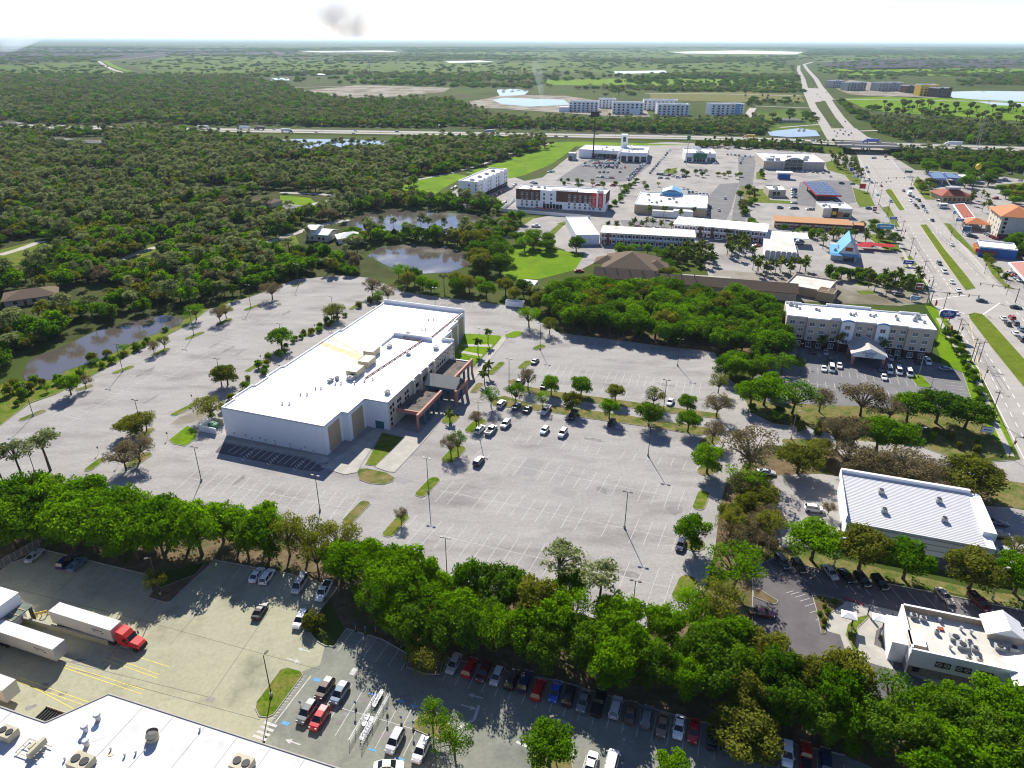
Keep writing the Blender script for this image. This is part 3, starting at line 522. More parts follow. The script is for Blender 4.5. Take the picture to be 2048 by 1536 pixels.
stalls(RLOT,(1540,1133),(2040,1245),15,ang((1700,1165),(1680,1140)) ,2.8,2.6,spine=False,w=.1)
stalls(RLOT,(1508,1206),(1510,1246),2,0.,0,0,spine=False) if 0 else None
HA=ang((1702,812),(1697,788))
stalls(HLOT,(1600,764),(1870,800),15,HA,2.7,2.7,w=.12)
stalls(HLOT,(1620,740),(1830,768),13,HA,2.6,2.6,spine=False)
stalls(HLOT,(1590,704),(1690,716),6,HA,2.4,2.4,spine=False); stalls(HLOT,(1775,722),(1860,734),5,HA,2.4,2.4,spine=False)
for i in range(9):
    u,v=1895+4.9*i,752+6.6*i; c=G(u,v); strip(HLOT,c,ang((1880,752),(1915,756)),5.,.12)
for (u,v) in ((1589,702),(1636,708),(1724,757),(1752,745)):
    c=G(u,v)
    for k in range(6): strip(HLOT,(c.x+.1*k,c.y-2.3+.9*k,0),rad(25),2.2,.14,'line',.064,'hatch_line')
# yellow dock lines, arrows, crossings of the yard
for a,b_ in (((125,1335),(282,1388)),((128,1330),(288,1380)),((205,1318),(316,1357)),((222,1314),(318,1350)),((30,1362),(200,1422)),((40,1356),(206,1415)),((60,1372),(170,1430)),((268,1312),(338,1334))):
    A,Bq=G(*a),G(*b_); v=Bq-A; strip(YARD,(A+Bq)/2,math.atan2(v.y,v.x),v.length,.14,'yline',.066,'dock_line')
def arrow(parent,u,v,a,s=1.,z=.068):
    b=B(); b.add([(-1.6*s,-.14*s,0),(.3*s,-.14*s,0),(.3*s,-.5*s,0),(1.5*s,0,0),(.3*s,.5*s,0),(.3*s,.14*s,0),(-1.6*s,.14*s,0)],[(0,1,2,3,4,5,6)]); c=G(u,v,z); b.ob('lane_arrow',MT['line'],parent,loc=(c.x,c.y,z),rz=a)
rowa=ang((896,1341),(1430,1493))
for u,v,f in ((588,1321,0),(607,1300,1),(585,1484,1),(950,1392,1),(938,1414,0),(1122,1441,1)): arrow(SLOT,u,v,rowa+(math.pi if f else 0),.95)
for a,b_,w_ in (((916,1457),(948,1440),.5),((948,1440),(958,1411),.5),((1033,1484),(1062,1497),.5),((702,1342),(712,1345),1.6)):
    A,Bq=G(*a),G(*b_); v=Bq-A; strip(SLOT,(A+Bq)/2,math.atan2(v.y,v.x),v.length,w_,'line',.067,'lane_bar')
for k in range(4):
    c=G(520+7*k,1476-9*k); strip(SLOT,c,rowa,2.6,.5,'line',.067,'crossing_bar')
for k in range(16):
    c=G(542+4.1*k,1437-5.6*k); strip(SLOT,c,rowa+.35,1.5,.12,'line',.066,'hatch_line')
A,Bq=G(550,1446),G(622,1352); v=Bq-A; strip(SLOT,(A+Bq)/2,math.atan2(v.y,v.x),v.length,.22,'line',.067,'lane_bar')
for u,v in ((634,1360),(571,1447),(745,1389),(803,1403),(828,1412),(745,1500),(800,1518)):
    c=G(u,v); strip(SLOT,c,rowa,1.4,.7 if u<700 else .35,'bline',.067,'accessible_symbol')
# restaurant exit hatching
for k in range(8):
    t=k/7; c=G(1580+70*t,1184+62*t*t+10*t); strip(RLOT,c,rad(20),1.+3.4*t*(1-t)+.8,.12,'line',.062,'hatch_line')
# highway lane dashes, stop bars, crossings
def dashes(a,b,n,parent=HWY,L=3.2,m='hline',w=.22,z=.068):
    A,Bq=G(*a),G(*b); v=Bq-A; an=math.atan2(v.y,v.x)
    for i in range(n): strip(parent,A.lerp(Bq,(i+.5)/n),an,L,w,m,z,'lane_dash')
def solid(a,b,parent=HWY,m='hline',w=.2):
    A,Bq=G(*a),G(*b); v=Bq-A; strip(parent,(A+Bq)/2,math.atan2(v.y,v.x),v.length,w,m,.067,'edge_line')
dashes((1973,735),(2062,905),9); dashes((1995,735),(2090,905),9); dashes((1915,655),(1965,728),6); dashes((1934,660),(1988,728),6)
dashes((1838,510),(1880,582),9); dashes((1853,508),(1904,582),9); dashes((1800,448),(1836,506),9); dashes((1815,447),(1850,504),9); dashes((1732,325),(1768,390),9); dashes((1742,320),(1775,372),8); dashes((1760,320),(1800,375),8); dashes((1770,320),(1812,375),8)
dashes((1800,395),(1870,470),10); dashes((1815,392),(1885,470),10); dashes((1870,460),(1960,555),10); dashes((1885,460),(1985,560),10); dashes((2010,600),(2100,700),8); dashes((2030,600),(2130,700),8)
for a,b_ in (((1726,360),(1822,372)),((1728,366),(1826,378)),((1862,600),(1935,590)),((1950,640),(2000,606)),((1872,612),(1930,628))): solid(a,b_,w=.45)
for a,b_ in (((1940,642),(1962,760)),((1841,452),(1900,540)),((1853,451),(1895,505)),((1895,505),(1950,578)),((1775,382),(1800,422)),((1784,380),(1812,421))): solid(a,b_,HWY,'yline',.2)
for a,b_,n in (((1744,330),(1790,392),0),((1820,470),(1868,545),0),((1925,640),(2010,780),0),((1846,440),(1930,520),0),((1880,470),(1975,560),0)):
    A,Bq=G(*a),G(*b_); v=Bq-A
    for off in (-.9,.9):
        nn=Vector((-v.y,v.x,0)).normalized()*off; strip(HWY,(A+Bq)/2+nn,math.atan2(v.y,v.x),v.length,.55,'track',.064,'wheel_track')
solid((1963,752),(2062,945)); solid((1889,640),(1960,742)); solid((1826,517),(1868,590)); solid((1717,315),(1760,398)); solid((1783,320),(1850,396)); solid((1912,477),(1972,542))
for i in range(-2,9):
    pass
for d in (12.5,-12.5):
    P=ioff(d)
    for i in range(2,10):
        n=int((P[i+1]-P[i]).length/14)
        if n<1: continue
        v=P[i+1]-P[i]; an=math.atan2(v.y,v.x)
        for k in range(n):
            pass
for k,(u,v) in enumerate(((1503,372),(1496,400),(1486,440))): pass
solid((1496,318),(1480,440),COMM,'yline',.25)
# slab joints, patches and stains of the paving
MT['joint']=mat('tar_joint',(.10,.098,.085),.9,var=.3,scale=2.); MT['stain']=mat('oil_stain',(.17,.155,.15),.9,scale=.5,col2=(.27,.255,.25),detail=9); MT['patch']=mat('asphalt_patch',(.235,.226,.222),.9,scale=.9,col2=(.30,.288,.284),detail=8)
for a,b_ in (((40,1300),(420,1395)),((150,1340),(520,1440)),((205,1330),(330,1180)),((340,1290),(480,1130)),((420,1395),(560,1190)),((0,1170),(280,1240)),((280,1240),(640,1340)),((100,1200),(160,1140))):
    A,Bq=G(*a),G(*b_); v=Bq-A; strip(YARD,(A+Bq)/2,math.atan2(v.y,v.x),v.length,.07,'joint',.056,'slab_joint')
def blotch(parent,u,v,rx,ry,a,m,seed,z=.053):
    r=random.Random(seed); c=G(u,v); n=14; P=[]
    for k in range(n): t=2*math.pi*k/n; f=r.uniform(.55,1.1); P.append((rx*f*math.cos(t),ry*f*math.sin(t),0))
    b=B(); b.add(P,[tuple(range(n))]); b.ob('stain' if m=='stain' else 'patch',MT[m],parent,(c.x,c.y,z+.0005*(seed%7)),a)
for i,(u,v,rx,ry) in enumerate(((455,700,5,1),(575,625,4,1.1),(430,690,3.5,.7),(290,745,5,1.2),(440,760,5,.8),(480,705,4,.7),(150,800,4,.9),(1205,980,2.2,1.6),(1240,860,3,.9),(1350,1020,2.2,2.6),(1255,1148,3.4,1.2),(1360,800,3,1.4),(1190,880,3.4,1.),(1215,770,2.6,.9),(1330,770,4,1.2),(640,770,3,.7),(300,800,4,.8),(700,1080,3,1.),(480,960,3.,.9))): blotch(LOT,u,v,rx,ry,E1 if u<700 else rad(-20),'stain',i+3)
for u,v,w_,d in ((1062,935,5,9),(800,960,5,2.4),(1022,684,3.2,3.),(1128,985,6,3)):
    c=G(u,v); b=B(); b.quad((-w_/2,-d/2,0),(w_/2,-d/2,0),(w_/2,d/2,0),(-w_/2,d/2,0)); b.ob('patch',MT['patch'],LOT,(c.x,c.y,.054),SA-math.pi/2)
for i,(u,v) in enumerate(((125,1388),(95,1380),(158,1322),(90,1370),(60,1415),(300,1420),(420,1400),(250,1295),(170,1420),(690,1430),(730,1400),(770,1470),(680,1445),(845,1440),(1020,1420))): blotch(YARD if u<500 else SLOT,u,v,.9+i%3*.4,.6,.3,'stain',i+40,.058)
# ================================================================= building helpers
def thing(name,label,cat,loc,rz=0.,group=None): return ob(name,None,None,loc,rz,label,cat,group)
_wm={}
def wmesh(w,h,kind):
    k=(w,h,kind)
    if k in _wm: return _wm[k]
    f=B(); t=.09 if kind!='plain' else .06; d=.10
    f.box(-w/2,-w/2+t,-d,.02,0,h); f.box(w/2-t,w/2,-d,.02,0,h); f.box(-w/2+t,w/2-t,-d,.02,0,t); f.box(-w/2+t,w/2-t,-d,.02,h-t,h)
    if kind=='twin': f.box(-t/2,t/2,-d,.02,t,h-t)
    g=B(); g.quad((-w/2+t,-.04,t),(w/2-t,-.04,t),(w/2-t,-.04,h-t),(-w/2+t,-.04,h-t))
    s=B(); s.box(-w/2-.1,w/2+.1,-.2,.02,-.14,-.002)
    _wm[k]=(f,g,s); return _wm[k]
_wmm={}
def window(parent,x,y,z,rz,w,h,kind='plain',frame='white',glass='glass',sill=True,full=True):
    "frame > pane, sill; outward is local -y"
    k=(w,h,kind,frame,glass)
    if k not in _wmm:
        f,g,s=wmesh(w,h,kind); _wmm[k]=(f.mesh('window',MT[frame]),g.mesh('pane',MT[glass]),s.mesh('sill',MT[frame]))
    a,b,c=_wmm[k]; o=ob('window',a,parent,(x,y,z),rz); ob('pane',b,o)
    if sill: ob('sill',c,o)
    return o
def hvac(parent,x,y,z,sx,sy,sz,m='hvacg',fans=2,rz=0.,name='rooftop_unit'):
    b=B(); b.box(-sx/2,sx/2,-sy/2,sy/2,.15,sz); b.box(-sx/2+.1,sx/2-.1,-sy/2+.1,sy/2-.1,0,.15)
    o=b.ob(name,MT[m],parent,(x,y,z),rz)
    for i in range(fans):
        f=B(); cx=-sx/2+sx*(i+.5)/max(fans,1); f.tube((cx,0,sz),(cx,0,sz+.12),.42*min(sx/max(fans,1),sy),.42*min(sx/max(fans,1),sy),10); f.ob('fan',MT['fan'],o)
    return o
def vent(parent,x,y,z,r=.3,h=.7,m='metal'):
    b=B(); b.tube((0,0,0),(0,0,h),r*.8,r*.8,8); b.tube((0,0,h),(0,0,h+.25),r*1.2,r*.9,8); return b.ob('roof_vent',MT[m],parent,(x,y,z))
def parapet(b,P,z0,h,t=.25,m=0,closed=True):
    n=len(P)
    for i in range(n if closed else n-1):
        a,c=Vector(P[i]),Vector(P[(i+1)%n]); d=(c-a).normalized(); k=Vector((-d.y,d.x))*t
        b.prism([tuple(a),tuple(c),tuple(c+k),tuple(a+k)],z0,z0+h+.003*(i%3),m)
def text(parent,body,size,loc,rot,m,name='lettering',ext=.02):
    cu=bpy.data.curves.new(name,'FONT'); cu.body=body; cu.size=size; cu.extrude=ext; cu.align_x='CENTER'; cu.align_y='CENTER'; cu.materials.append(MT[m])
    t=bpy.data.objects.new('t',cu); COL.objects.link(t); bpy.context.view_layer.update(); me=bpy.data.meshes.new_from_object(t.evaluated_get(bpy.context.evaluated_depsgraph_get())); bpy.data.objects.remove(t); me.materials.clear(); me.materials.append(MT[m])
    o=ob(name,me,parent,loc); o.rotation_euler=rot; return o
def gable(b,x0,x1,y0,y1,z,h,ov=.4,m=0,axis='x',thick=.18):
    "gable roof slabs; ridge along axis"
    if axis=='x':
        ym=(y0+y1)/2
        for s,ye in ((-1,y0-ov),(1,y1+ov)):
            ze=z-h*ov/(ym-y0)
            A=[(x0-ov,ye,ze),(x1+ov,ye,ze),(x1+ov,ym,z+h),(x0-ov,ym,z+h)]; up=[(p[0],p[1],p[2]+thick) for p in A]
            V=A+up; b.add(V,((0,1,2,3),(4,5,6,7),(0,1,5,4),(1,2,6,5),(2,3,7,6),(3,0,4,7)),m)
    else:
        xm=(x0+x1)/2
        for s,xe in ((-1,x0-ov),(1,x1+ov)):
            ze=z-h*ov/(xm-x0)
            A=[(xe,y0-ov,ze),(xe,y1+ov,ze),(xm,y1+ov,z+h),(xm,y0-ov,z+h)]; up=[(p[0],p[1],p[2]+thick) for p in A]
            b.add(A+up,((0,1,2,3),(4,5,6,7),(0,1,5,4),(1,2,6,5),(2,3,7,6),(3,0,4,7)),m)
def hip(b,x0,x1,y0,y1,z,h,ov=.5,m=0):
    x0-=ov;x1+=ov;y0-=ov;y1+=ov; k=min(x1-x0,y1-y0)/2
    if x1-x0>=y1-y0: r0,r1=(x0+k,(y0+y1)/2,z+h),(x1-k,(y0+y1)/2,z+h)
    else: r0,r1=((x0+x1)/2,y0+k,z+h),((x0+x1)/2,y1-k,z+h)
    V=[(x0,y0,z),(x1,y0,z),(x1,y1,z),(x0,y1,z),r0,r1,(x0,y0,z-.2),(x1,y0,z-.2),(x1,y1,z-.2),(x0,y1,z-.2)]
    Fc=[(0,1,5,4),(2,3,4,5),(1,2,5),(3,0,4)] if x1-x0>=y1-y0 else [(1,2,5,4),(3,0,4,5),(0,1,4),(2,3,5)]
    b.add(V,Fc+[(6,7,1,0),(7,8,2,1),(8,9,3,2),(9,6,0,3),(9,8,7,6)],m)
# ================================================================= main white roofed building
O=G(655,911); MB_=thing('office_building','large white roofed commercial building with cream facade and pink colonnade','building',(O.x,O.y,0),rad(71.3))
FP=[(0,34),(0,0),(9,0),(9,-2.2),(18.4,-2.2),(18.4,-9.8),(68,-9.8),(68,-5),(77.5,-5),(77.5,-3.4),(87,-3.4),(87,-1.8),(97,-1.8),(97,33),(64,33),(64,34),(30,34),(30,34.8),(22,34.8),(22,34),(15.2,34),(15.2,35),(6,35),(6,34)]
FP=FP[::-1] if False else FP
HT=9.3
b=B(); n=len(FP)
for i in range(n):
    (x0,y0),(x1,y1)=FP[i],FP[(i+1)%n]; m=0
    if y0==y1 and y0==-9.8: m=1
    elif y0<0 and x0!=x1: m=2
    elif (x0,x1)==(68,68): m=1
    b.quad((x0,y0,0),(x1,y1,0),(x1,y1,HT),(x0,y0,HT),m)
b.ob('wall',[MT['bluewhite'],MT['cream'],MT['bluewhite']],MB_)
b=B(); b.add([(x,y,HT-.35) for x,y in FP],[tuple(range(n))]); b.ob('roof',MT['roofw'],MB_)
b=B()
for i in range(n):
    (x0,y0),(x1,y1)=FP[i],FP[(i+1)%n]
    d=Vector((x1-x0,y1-y0)).normalized(); k=Vector((-d.y,d.x))*.3
    h=HT+.1 if x0<96.9 or x1<96.9 else HT+1.15
    if (x0,x1) in ((68,68),): h=HT+.9
    b.prism([(x0,y0),(x1,y1),(x1+k.x,y1+k.y),(x0+k.x,y0+k.y)],HT-.36,h+.004*(i%3))
b.ob('parapet',MT['white'],MB_)
b=B(); b.box(66.2,66.6,-2,13,HT-.3,HT+1.1); b.box(57,66.2,12.6,13,HT-.3,HT+.4); b.ob('roof_step_wall',MT['bluewhite'],MB_)
for (x0,x1,y) in ((1.6,7.6,0),(10.6,16.8,-2.2),(69.5,76,-5),(79,85.6,-3.4),(88.5,95.6,-1.8)):
    b=B(); b.box(x0,x1,y-.06,y-.005,.2,8.1); b.ob('tan_panel',MT['tan'],MB_)
    b=B(); b.box(x0+2.2,x0+2.6,y-.09,y-.005,8.1,9.2); b.ob('downpipe',MT['bluewhite'],MB_)
b=B(); b.box(18.32,18.395,-8.,-5.2,.05,2.6); b.ob('service_door',MT['teal'],MB_)
# square windows of the long facade
def mw(x,z,w=.95,h=1.05): return window(MB_,x,-9.8,z,0,w,h,'plain','blackm','darkglass',False)
for x,zz in ((20,(.9,2.6,4.5,6.4)),(21.5,(4.9,6.7)),(24.6,(4.6,6.4)),(26,(4.6,6.4)),(29.6,(4.8,6.6)),(31.2,(4.8,6.6))):
    for z in zz: mw(x,z)
for x in (52,53.8,55.6,57.4,59.2): mw(x,5.5,.8,.9)
for x in range(10):
    for r in range(3): mw(51.5+1.45*x,6.5+.8*r-.0,.3,.3) if (x+r)%2==0 else None
for r in range(5): mw(66.8,1.4+1.7*r,.45,.5)
for x0,x1 in ((34.2,35.4),(39.3,40.5),(44.5,45.7),(49.6,50.6)):
    b=B(); b.box(x0,x1,-10.5,-9.805,0,HT+.15); b.ob('pier',MT['cream'],MB_)
for x in (37.4,42.5,47.6): window(MB_,x,-9.8,5.6,0,2.6,1.3,'plain','blackm','darkglass',False)
b=B(); b.box(45.9,49.5,-9.98,-9.81,7.7,8.7); sg=b.ob('wall_sign',MT['bluedk'],MB_)
b=B(); b.box(46.2,46.6,-10.02,-9.985,8.,8.4); b.ob('sign_emblem',MT['text_w'],sg); 
for k in range(5):
    b=B(); b.box(46.9+.48*k,47.2+.48*k,-10.02,-9.985,8.05,8.38); b.ob('sign_mark',MT['bluewhite'],sg)
# colonnade
def flatcanopy(x0,x1):
    b=B(); b.box(x0,x1,-17.6,-9.83,4.3,4.6); b.ob('canopy_roof',MT['gravel'],MB_)
    b=B(); b.box(x0-.5,x0,-18.2,-9.83,4.0,5.1); b.ob('canopy_edge',MT['pink'],MB_)
flatcanopy(23.6,37.6); flatcanopy(49.4,63)
b=B(); b.box(63.0,63.4,-17.6,-9.83,4.0,4.9); b.ob('canopy_edge',MT['white'],MB_)
for x0,x1 in ((20.6,38.2),(48.6,64.4)):
    b=B(); b.box(x0,x1,-18.25,-17.6,4.2,5.5); b.ob('beam',MT['pink'],MB_)
for x,m in ((20.95,'pink'),(25.2,'teal'),(28.6,'teal'),(32.,'teal'),(35.6,'teal'),(52.6,'teal'),(56.8,'teal'),(60.6,'teal'),(64.05,'pink')):
    b=B(); b.box(x-.34,x+.34,-18.2,-17.65,0,4.2); b.ob('column',MT[m],MB_)
# gabled porch
b=B(); gable(b,40.6,47.4,-21.6,-11.6,5.6,2.2,.5,0,'y',.16); b.ob('porch_roof',mat('weathered_standing_seam',(.47,.45,.36),.7,var=.1,scale=.3),MB_)
b=B(); b.add([(40.6,-21.3,4.3),(47.4,-21.3,4.3),(47.4,-21.3,5.6),(44,-21.3,7.7),(40.6,-21.3,5.6)],[(0,1,2,3,4)]); b.box(40.6,41.,-21.3,-11.6,4.3,5.5); b.box(47.,47.4,-21.3,-11.6,4.3,5.5); b.ob('porch_gable',MT['teal'],MB_)
b=B(); b.box(43.2,44.8,-21.42,-21.31,5.2,6.1); b.ob('porch_sign',MT['text_w'],MB_)
b=B(); b.box(39.2,48.8,-22.6,-21.9,4.2,5.3); b.ob('beam',MT['pink'],MB_)
for x in (39.6,48.4):
    b=B(); b.box(x-.4,x+.4,-22.6,-21.9,0,4.2); b.ob('column',MT['pink'],MB_)
for x in (41.4,46.6):
    for y in (-21.2,-16.5,-12.5):
        b=B(); b.box(x-.35,x+.35,y-.35,y+.35,0,4.3); b.ob('column',MT['teal'],MB_)
# roof plant
R_=HT-.34
for x,y in ((33.,9.2),(40.8,9.4),(48.6,12.)): hvac(MB_,x,y,R_,5.4,3.6,2.3,'hvac',0,rad(2))
hvac(MB_,29.6,8.6,R_,2.6,1.6,1.4,'hvacg',2); hvac(MB_,26.,14.,R_,2.,1.2,1.,'hvacg',1); hvac(MB_,27.8,12.8,R_,1.2,1.,1.1,'hvacg',1); hvac(MB_,56.5,9.5,R_,1.8,1.3,1.,'hvacg',1); hvac(MB_,67.5,10.2,R_,2.,1.4,1.1,'hvacg',1); hvac(MB_,69.5,9.,R_,1.4,1.2,.9,'hvacg',1); hvac(MB_,24.4,-6.6,R_,1.5,1.3,1.1,'hvacg',1); hvac(MB_,53.,.6,R_,1.2,1.2,1.1,'metal',1); hvac(MB_,60.5,-6.2,R_,1.6,1.4,1.3,'metal',1)
for x,y in ((15.,17.5),(15.6,15.6),(20.,15.5),(20.6,14.),(8.,19.),(8.6,17.),(75,6),(75.6,4.8),(85,8),(86,6.5),(29.6,4.2),(31.4,2.2),(27.,6.2),(25.5,10),(24.8,11.6)): vent(MB_,x,y,R_,.28,.55)
for p,q in (((30.5,4.8),(65.,1.2)),((65.,1.2),(65.,8.6)),((65.,8.6),(70.5,9.2)),((68.5,-.5),(96,-1.),)):
    b=B(); b.tube((*p,R_+.35),(*q,R_+.35),.22,.22,6); L=math.dist(p,q)
    for k in range(int(L/3)):
        c=Vector(p).lerp(Vector(q),(k+.5)/max(1,int(L/3))); b.box(c.x-.12,c.x+.12,c.y-.3,c.y+.3,R_,R_+.2)
    b.ob('roof_pipe',mat('primer_pink_pipe',(.30,.17,.15),.7) if p==(30.5,4.8) else bpy.data.materials['primer_pink_pipe'],MB_)
for P in ([(43.,13.5),(46.,12.6),(53.,33.6),(50.5,33.6)],[(47.,15.2),(47.8,15.),(58.,33.),(57.,33.)],[(40,12.6),(50,13.4),(50,14.6),(41,13.9)]):
    b=B(); b.add([(x,y,R_+.01) for x,y in P],[(0,1,2,3)]); b.ob('rust_stain',mat('rust_stain_a',(.46,.31,.09),.85,scale=.5,col2=(.66,.58,.40),detail=8),MB_)
for y,x in ((7,.0),(12,0),(17,0),(22,0),(27,0),(31,0)):
    b=B(); b.tube((-.25,y,1.5),(-.05,y,1.5),.25,.25,8); b.ob('wall_fitting',MT['metal'],MB_)
# accessible parking signs by the wall
for i,(u,v) in enumerate(((505,888),(533,892),(553,899),(583,905),(603,910),(629,914),(938,722),(958,666),(975,667),(1012,672),(198,907),(236,932),(336,878),(522,722),(630,659),(385,802))):
    p=G(u,v); t=thing('signpost','small sign on a post, %s of those beside the building when read from the left'%ordn(i+1) if i<10 else 'small round sign on a thin post on the %s island'%('sandy corner','under the brownish trees','dumpster','long narrow','far narrow','near dumpster')[i-10],'sign',(p.x,p.y,.05),0,'small lot signs')
    b=B(); b.tube((0,0,0),(0,0,1.9),.035,.035,5); b.ob('post',MT['metal'],t); b=B(); b.box(-.22,.22,-.03,.03,1.6,2.2); b.ob('plate',MT['blackm' if i>9 else 'metal'],t)
# dumpster yard
p=G(437,868); dy=thing('dumpster_enclosure','grey block wall enclosure beside the corner of the white building','wall',(p.x,p.y,0),rad(71.3))
b=B(); b.box(-.5,5,6.2,6.45,0,2); b.ob('rear_wall',MT['bluewhite'],dy); b=B(); b.box(-.5,-.25,.3,6.2,0,2); b.ob('front_wall',MT['bluewhite'],dy); b=B(); b.box(4.8,5.05,2,6.2,0,2); b.ob('side_wall',MT['beige'],dy)
dm=thing('dumpster','green steel dumpster inside the block enclosure','dumpster',tuple(dy.matrix_basis@Vector((2.2,3.4,0)))[:3],rad(71.3))
b=B(); b.add([(-1,-.9,.1),(1,-.9,.1),(1,.9,.1),(-1,.9,.1),(-1.1,-1.1,1.5),(1.1,-1.1,1.5),(1.1,1.1,1.9),(-1.1,1.1,1.9)],((0,3,2,1),(0,1,5,4),(1,2,6,5),(2,3,7,6),(3,0,4,7))); b.ob('bin',MT['green'],dm)
b=B(); b.add([(-1.12,-1.12,1.55),(1.12,-1.12,1.55),(1.12,1.12,1.97),(-1.12,1.12,1.97)],((0,1,2,3),)); b.ob('lid',MT['green'],dm)
# second bin yard near far corner
p=G(1030,612); t=thing('container','pale blue open container at the far corner of the lot','container',(p.x,p.y,0),rad(-15))
b=B(); b.box(-4,4,-1.3,-1.2,0,2.4); b.box(-4,4,1.2,1.3,0,2.4); b.box(-4,-3.9,-1.2,1.2,0,2.4); b.box(3.9,4,-1.2,1.2,0,2.4); b.box(-4,4,-1.3,1.3,0,.15); b.ob('shell',MT['bluewhite'],t); b=B(); b.box(-3.8,3.8,-1.15,1.15,.16,1.2); b.ob('load',MT['blackm'],t)
# ================================================================= store at lower left
st=thing('store_building','big store with bright white roof filling the lower left corner','building',(-66.2,82.9,0),rad(-17.7))
SP_=[(0,0),(70,0),(70,-32),(-40,-32),(-40,-7.4),(-5.2,-7.4)]
b=B(); b.prism(SP_,0,7.5,0); b.ob('wall',MT['beige'],st)
b=B(); b.add([(x,y,7.52) for x,y in SP_],[tuple(range(6))[::-1]]); b.ob('roof',MT['roofs'],st)
b=B(); parapet(b,SP_[::-1],7.3,.34,.2); b.ob('roof_edge',MT['walk'],st)
for x in (7.2,13.2,19.2,25.2,31.2,37.2,43.2):
    b=B(); b.box(x,x+.09,-31,-.3,7.53,7.56)
    b.ob('roof_seam',MT['hvacg'],st)
for x in (-12,-22,-31):
    b=B(); b.box(x,x+.09,-31,-7.8,7.53,7.56); b.ob('roof_seam',MT['hvacg'],st)
def SL(u,v,z=7.5):
    q=st.matrix_basis.inverted()@G(u,v,z) if False else None
    d=G(u,v,z)-Vector((-66.2,82.9,z)); a=rad(-17.7); return d.x*math.cos(a)+d.y*math.sin(a),-d.x*math.sin(a)+d.y*math.cos(a)
for u,v in ((172,1463),(174,1492),(197,1440)): x,y=SL(u,v); vent(st,x,y,7.5,.5,1.1)
x,y=SL(306,1478); b=B(); b.tube((0,0,0),(0,0,.7),.95,.95,14); b.tube((0,0,.7),(0,.25,1.5),.95,.85,14,0,False); o=b.ob('exhaust_fan',MT['hvac'],st,(x,y,7.5)); b=B(); b.tube((0,.2,1.15),(0,.22,1.2),.7,.7,12); b.ob('fan_throat',MT['fan'],o)
for u,v,s in ((18,1474,2.6),(165,1532,3.2),(486,1536,3.)): x,y=SL(u,v); hvac(st,x,y,7.5,s,s*.75,1.4,'hvac',2)
x,y=SL(70,1500); b=B()
for k in range(3): b.box(-2.2,2.2,-1.4+1.2*k,-1.3+1.2*k,.3,.4)
b.box(.6,1.1,-1.6,1.4,.4,1.5); b.box(-.4,.1,-.6,.5,.4,1.2); b.box(-2.1,-2.,-1.4,1.1,.4,.5); b.ob('condenser_rack',MT['hvac'],st,(x,y,7.5))
for u,v in ((272,1507),(222,1500),(250,1512),(400,1460),(130,1520)): x,y=SL(u,v); vent(st,x,y,7.5,.16,.35)
x,y=SL(222,1508); b=B(); b.tube((0,0,0),(0,0,.05),.45,.45,12); b.ob('roof_drain',MT['rust'],st,(x,y,7.53))
x,y=SL(185,1468); b=B(); b.add([(2.6*math.cos(t*.39),1.5*math.sin(t*.39),.02) for t in range(16)],[tuple(range(16))]); b.ob('roof_patch',MT['white'],st,(x,y,7.53),rz=.5)
# ramp grating in the notch
p=G(105,1436); t=thing('dock_grate','dark slatted ramp grate in the notch of the store roof line','grate',(p.x,p.y,0),rad(-17.7))
for k in range(10):
    b=B(); b.box(-2.6+.55*k,-2.4+.55*k,-1.6,1.2,.1,.35); b.ob('slat',MT['black'],t)
b=B(); b.box(-2.8,2.9,-1.75,-1.6,0,.6); b.box(-2.8,2.9,1.2,1.35,0,.6); b.ob('rail',MT['hvac'],t)
# dock wing on the left edge
c=G(36,1186,6.5); dw=thing('dock_building','white roofed dock wing with awning at the left edge','building',(c.x,c.y,0),rad(71.5))
b=B(); b.box(-40,0,0,30,0,6.5); b.ob('wall',MT['bluewhite'],dw); b=B(); b.box(-40,.1,-.1,30,6.5,6.62); b.ob('roof',MT['roofw'],dw)
b=B(); b.box(-40,.4,-2.6,-.02,3.7,3.9); b.ob('awning',mat('awning_sheet',(.10,.13,.10),.6,var=.3,scale=1.4),dw)
for k in range(9):
    b=B(); b.box(-13+1.45*k,-12.85+1.45*k,-2.6,-.02,3.9,4.); b.ob('awning_rib',MT['tan'],dw)
for x in (-8.5,-19.5): 
    b=B(); b.box(x,x+3,-.08,-.01,.2,3.2); b.ob('dock_door',MT['white'],dw)
b=B(); b.box(-.4,.1,-2.3,-1.8,0,3.7); b.ob('post',MT['blackm'],dw)
pA,pB=G(46,1243),G(218,1290); v=pB-pA; t=thing('dock_wall','low weathered concrete retaining wall beside the trailers','wall',(pA.x,pA.y,0),math.atan2(v.y,v.x)); b=B(); b.box(0,v.length,-.15,.15,0,1.2); b.ob('wall_body',MT['yard'],t); b=B(); b.box(0,v.length,-.2,.2,1.2,1.3); b.ob('coping',MT['kerb'],t)
p=G(84,1232); t=thing('yellow_barrier','small yellow barrier frame by the dock','barrier',(p.x,p.y,0),.4)
b=B()
for x in (-1,0,1): b.box(x-.08,x+.08,-.08,.08,0,1.2)
b.box(-1,1,-.05,.05,1.,1.15); b.ob('frame',MT['yellow'],t)
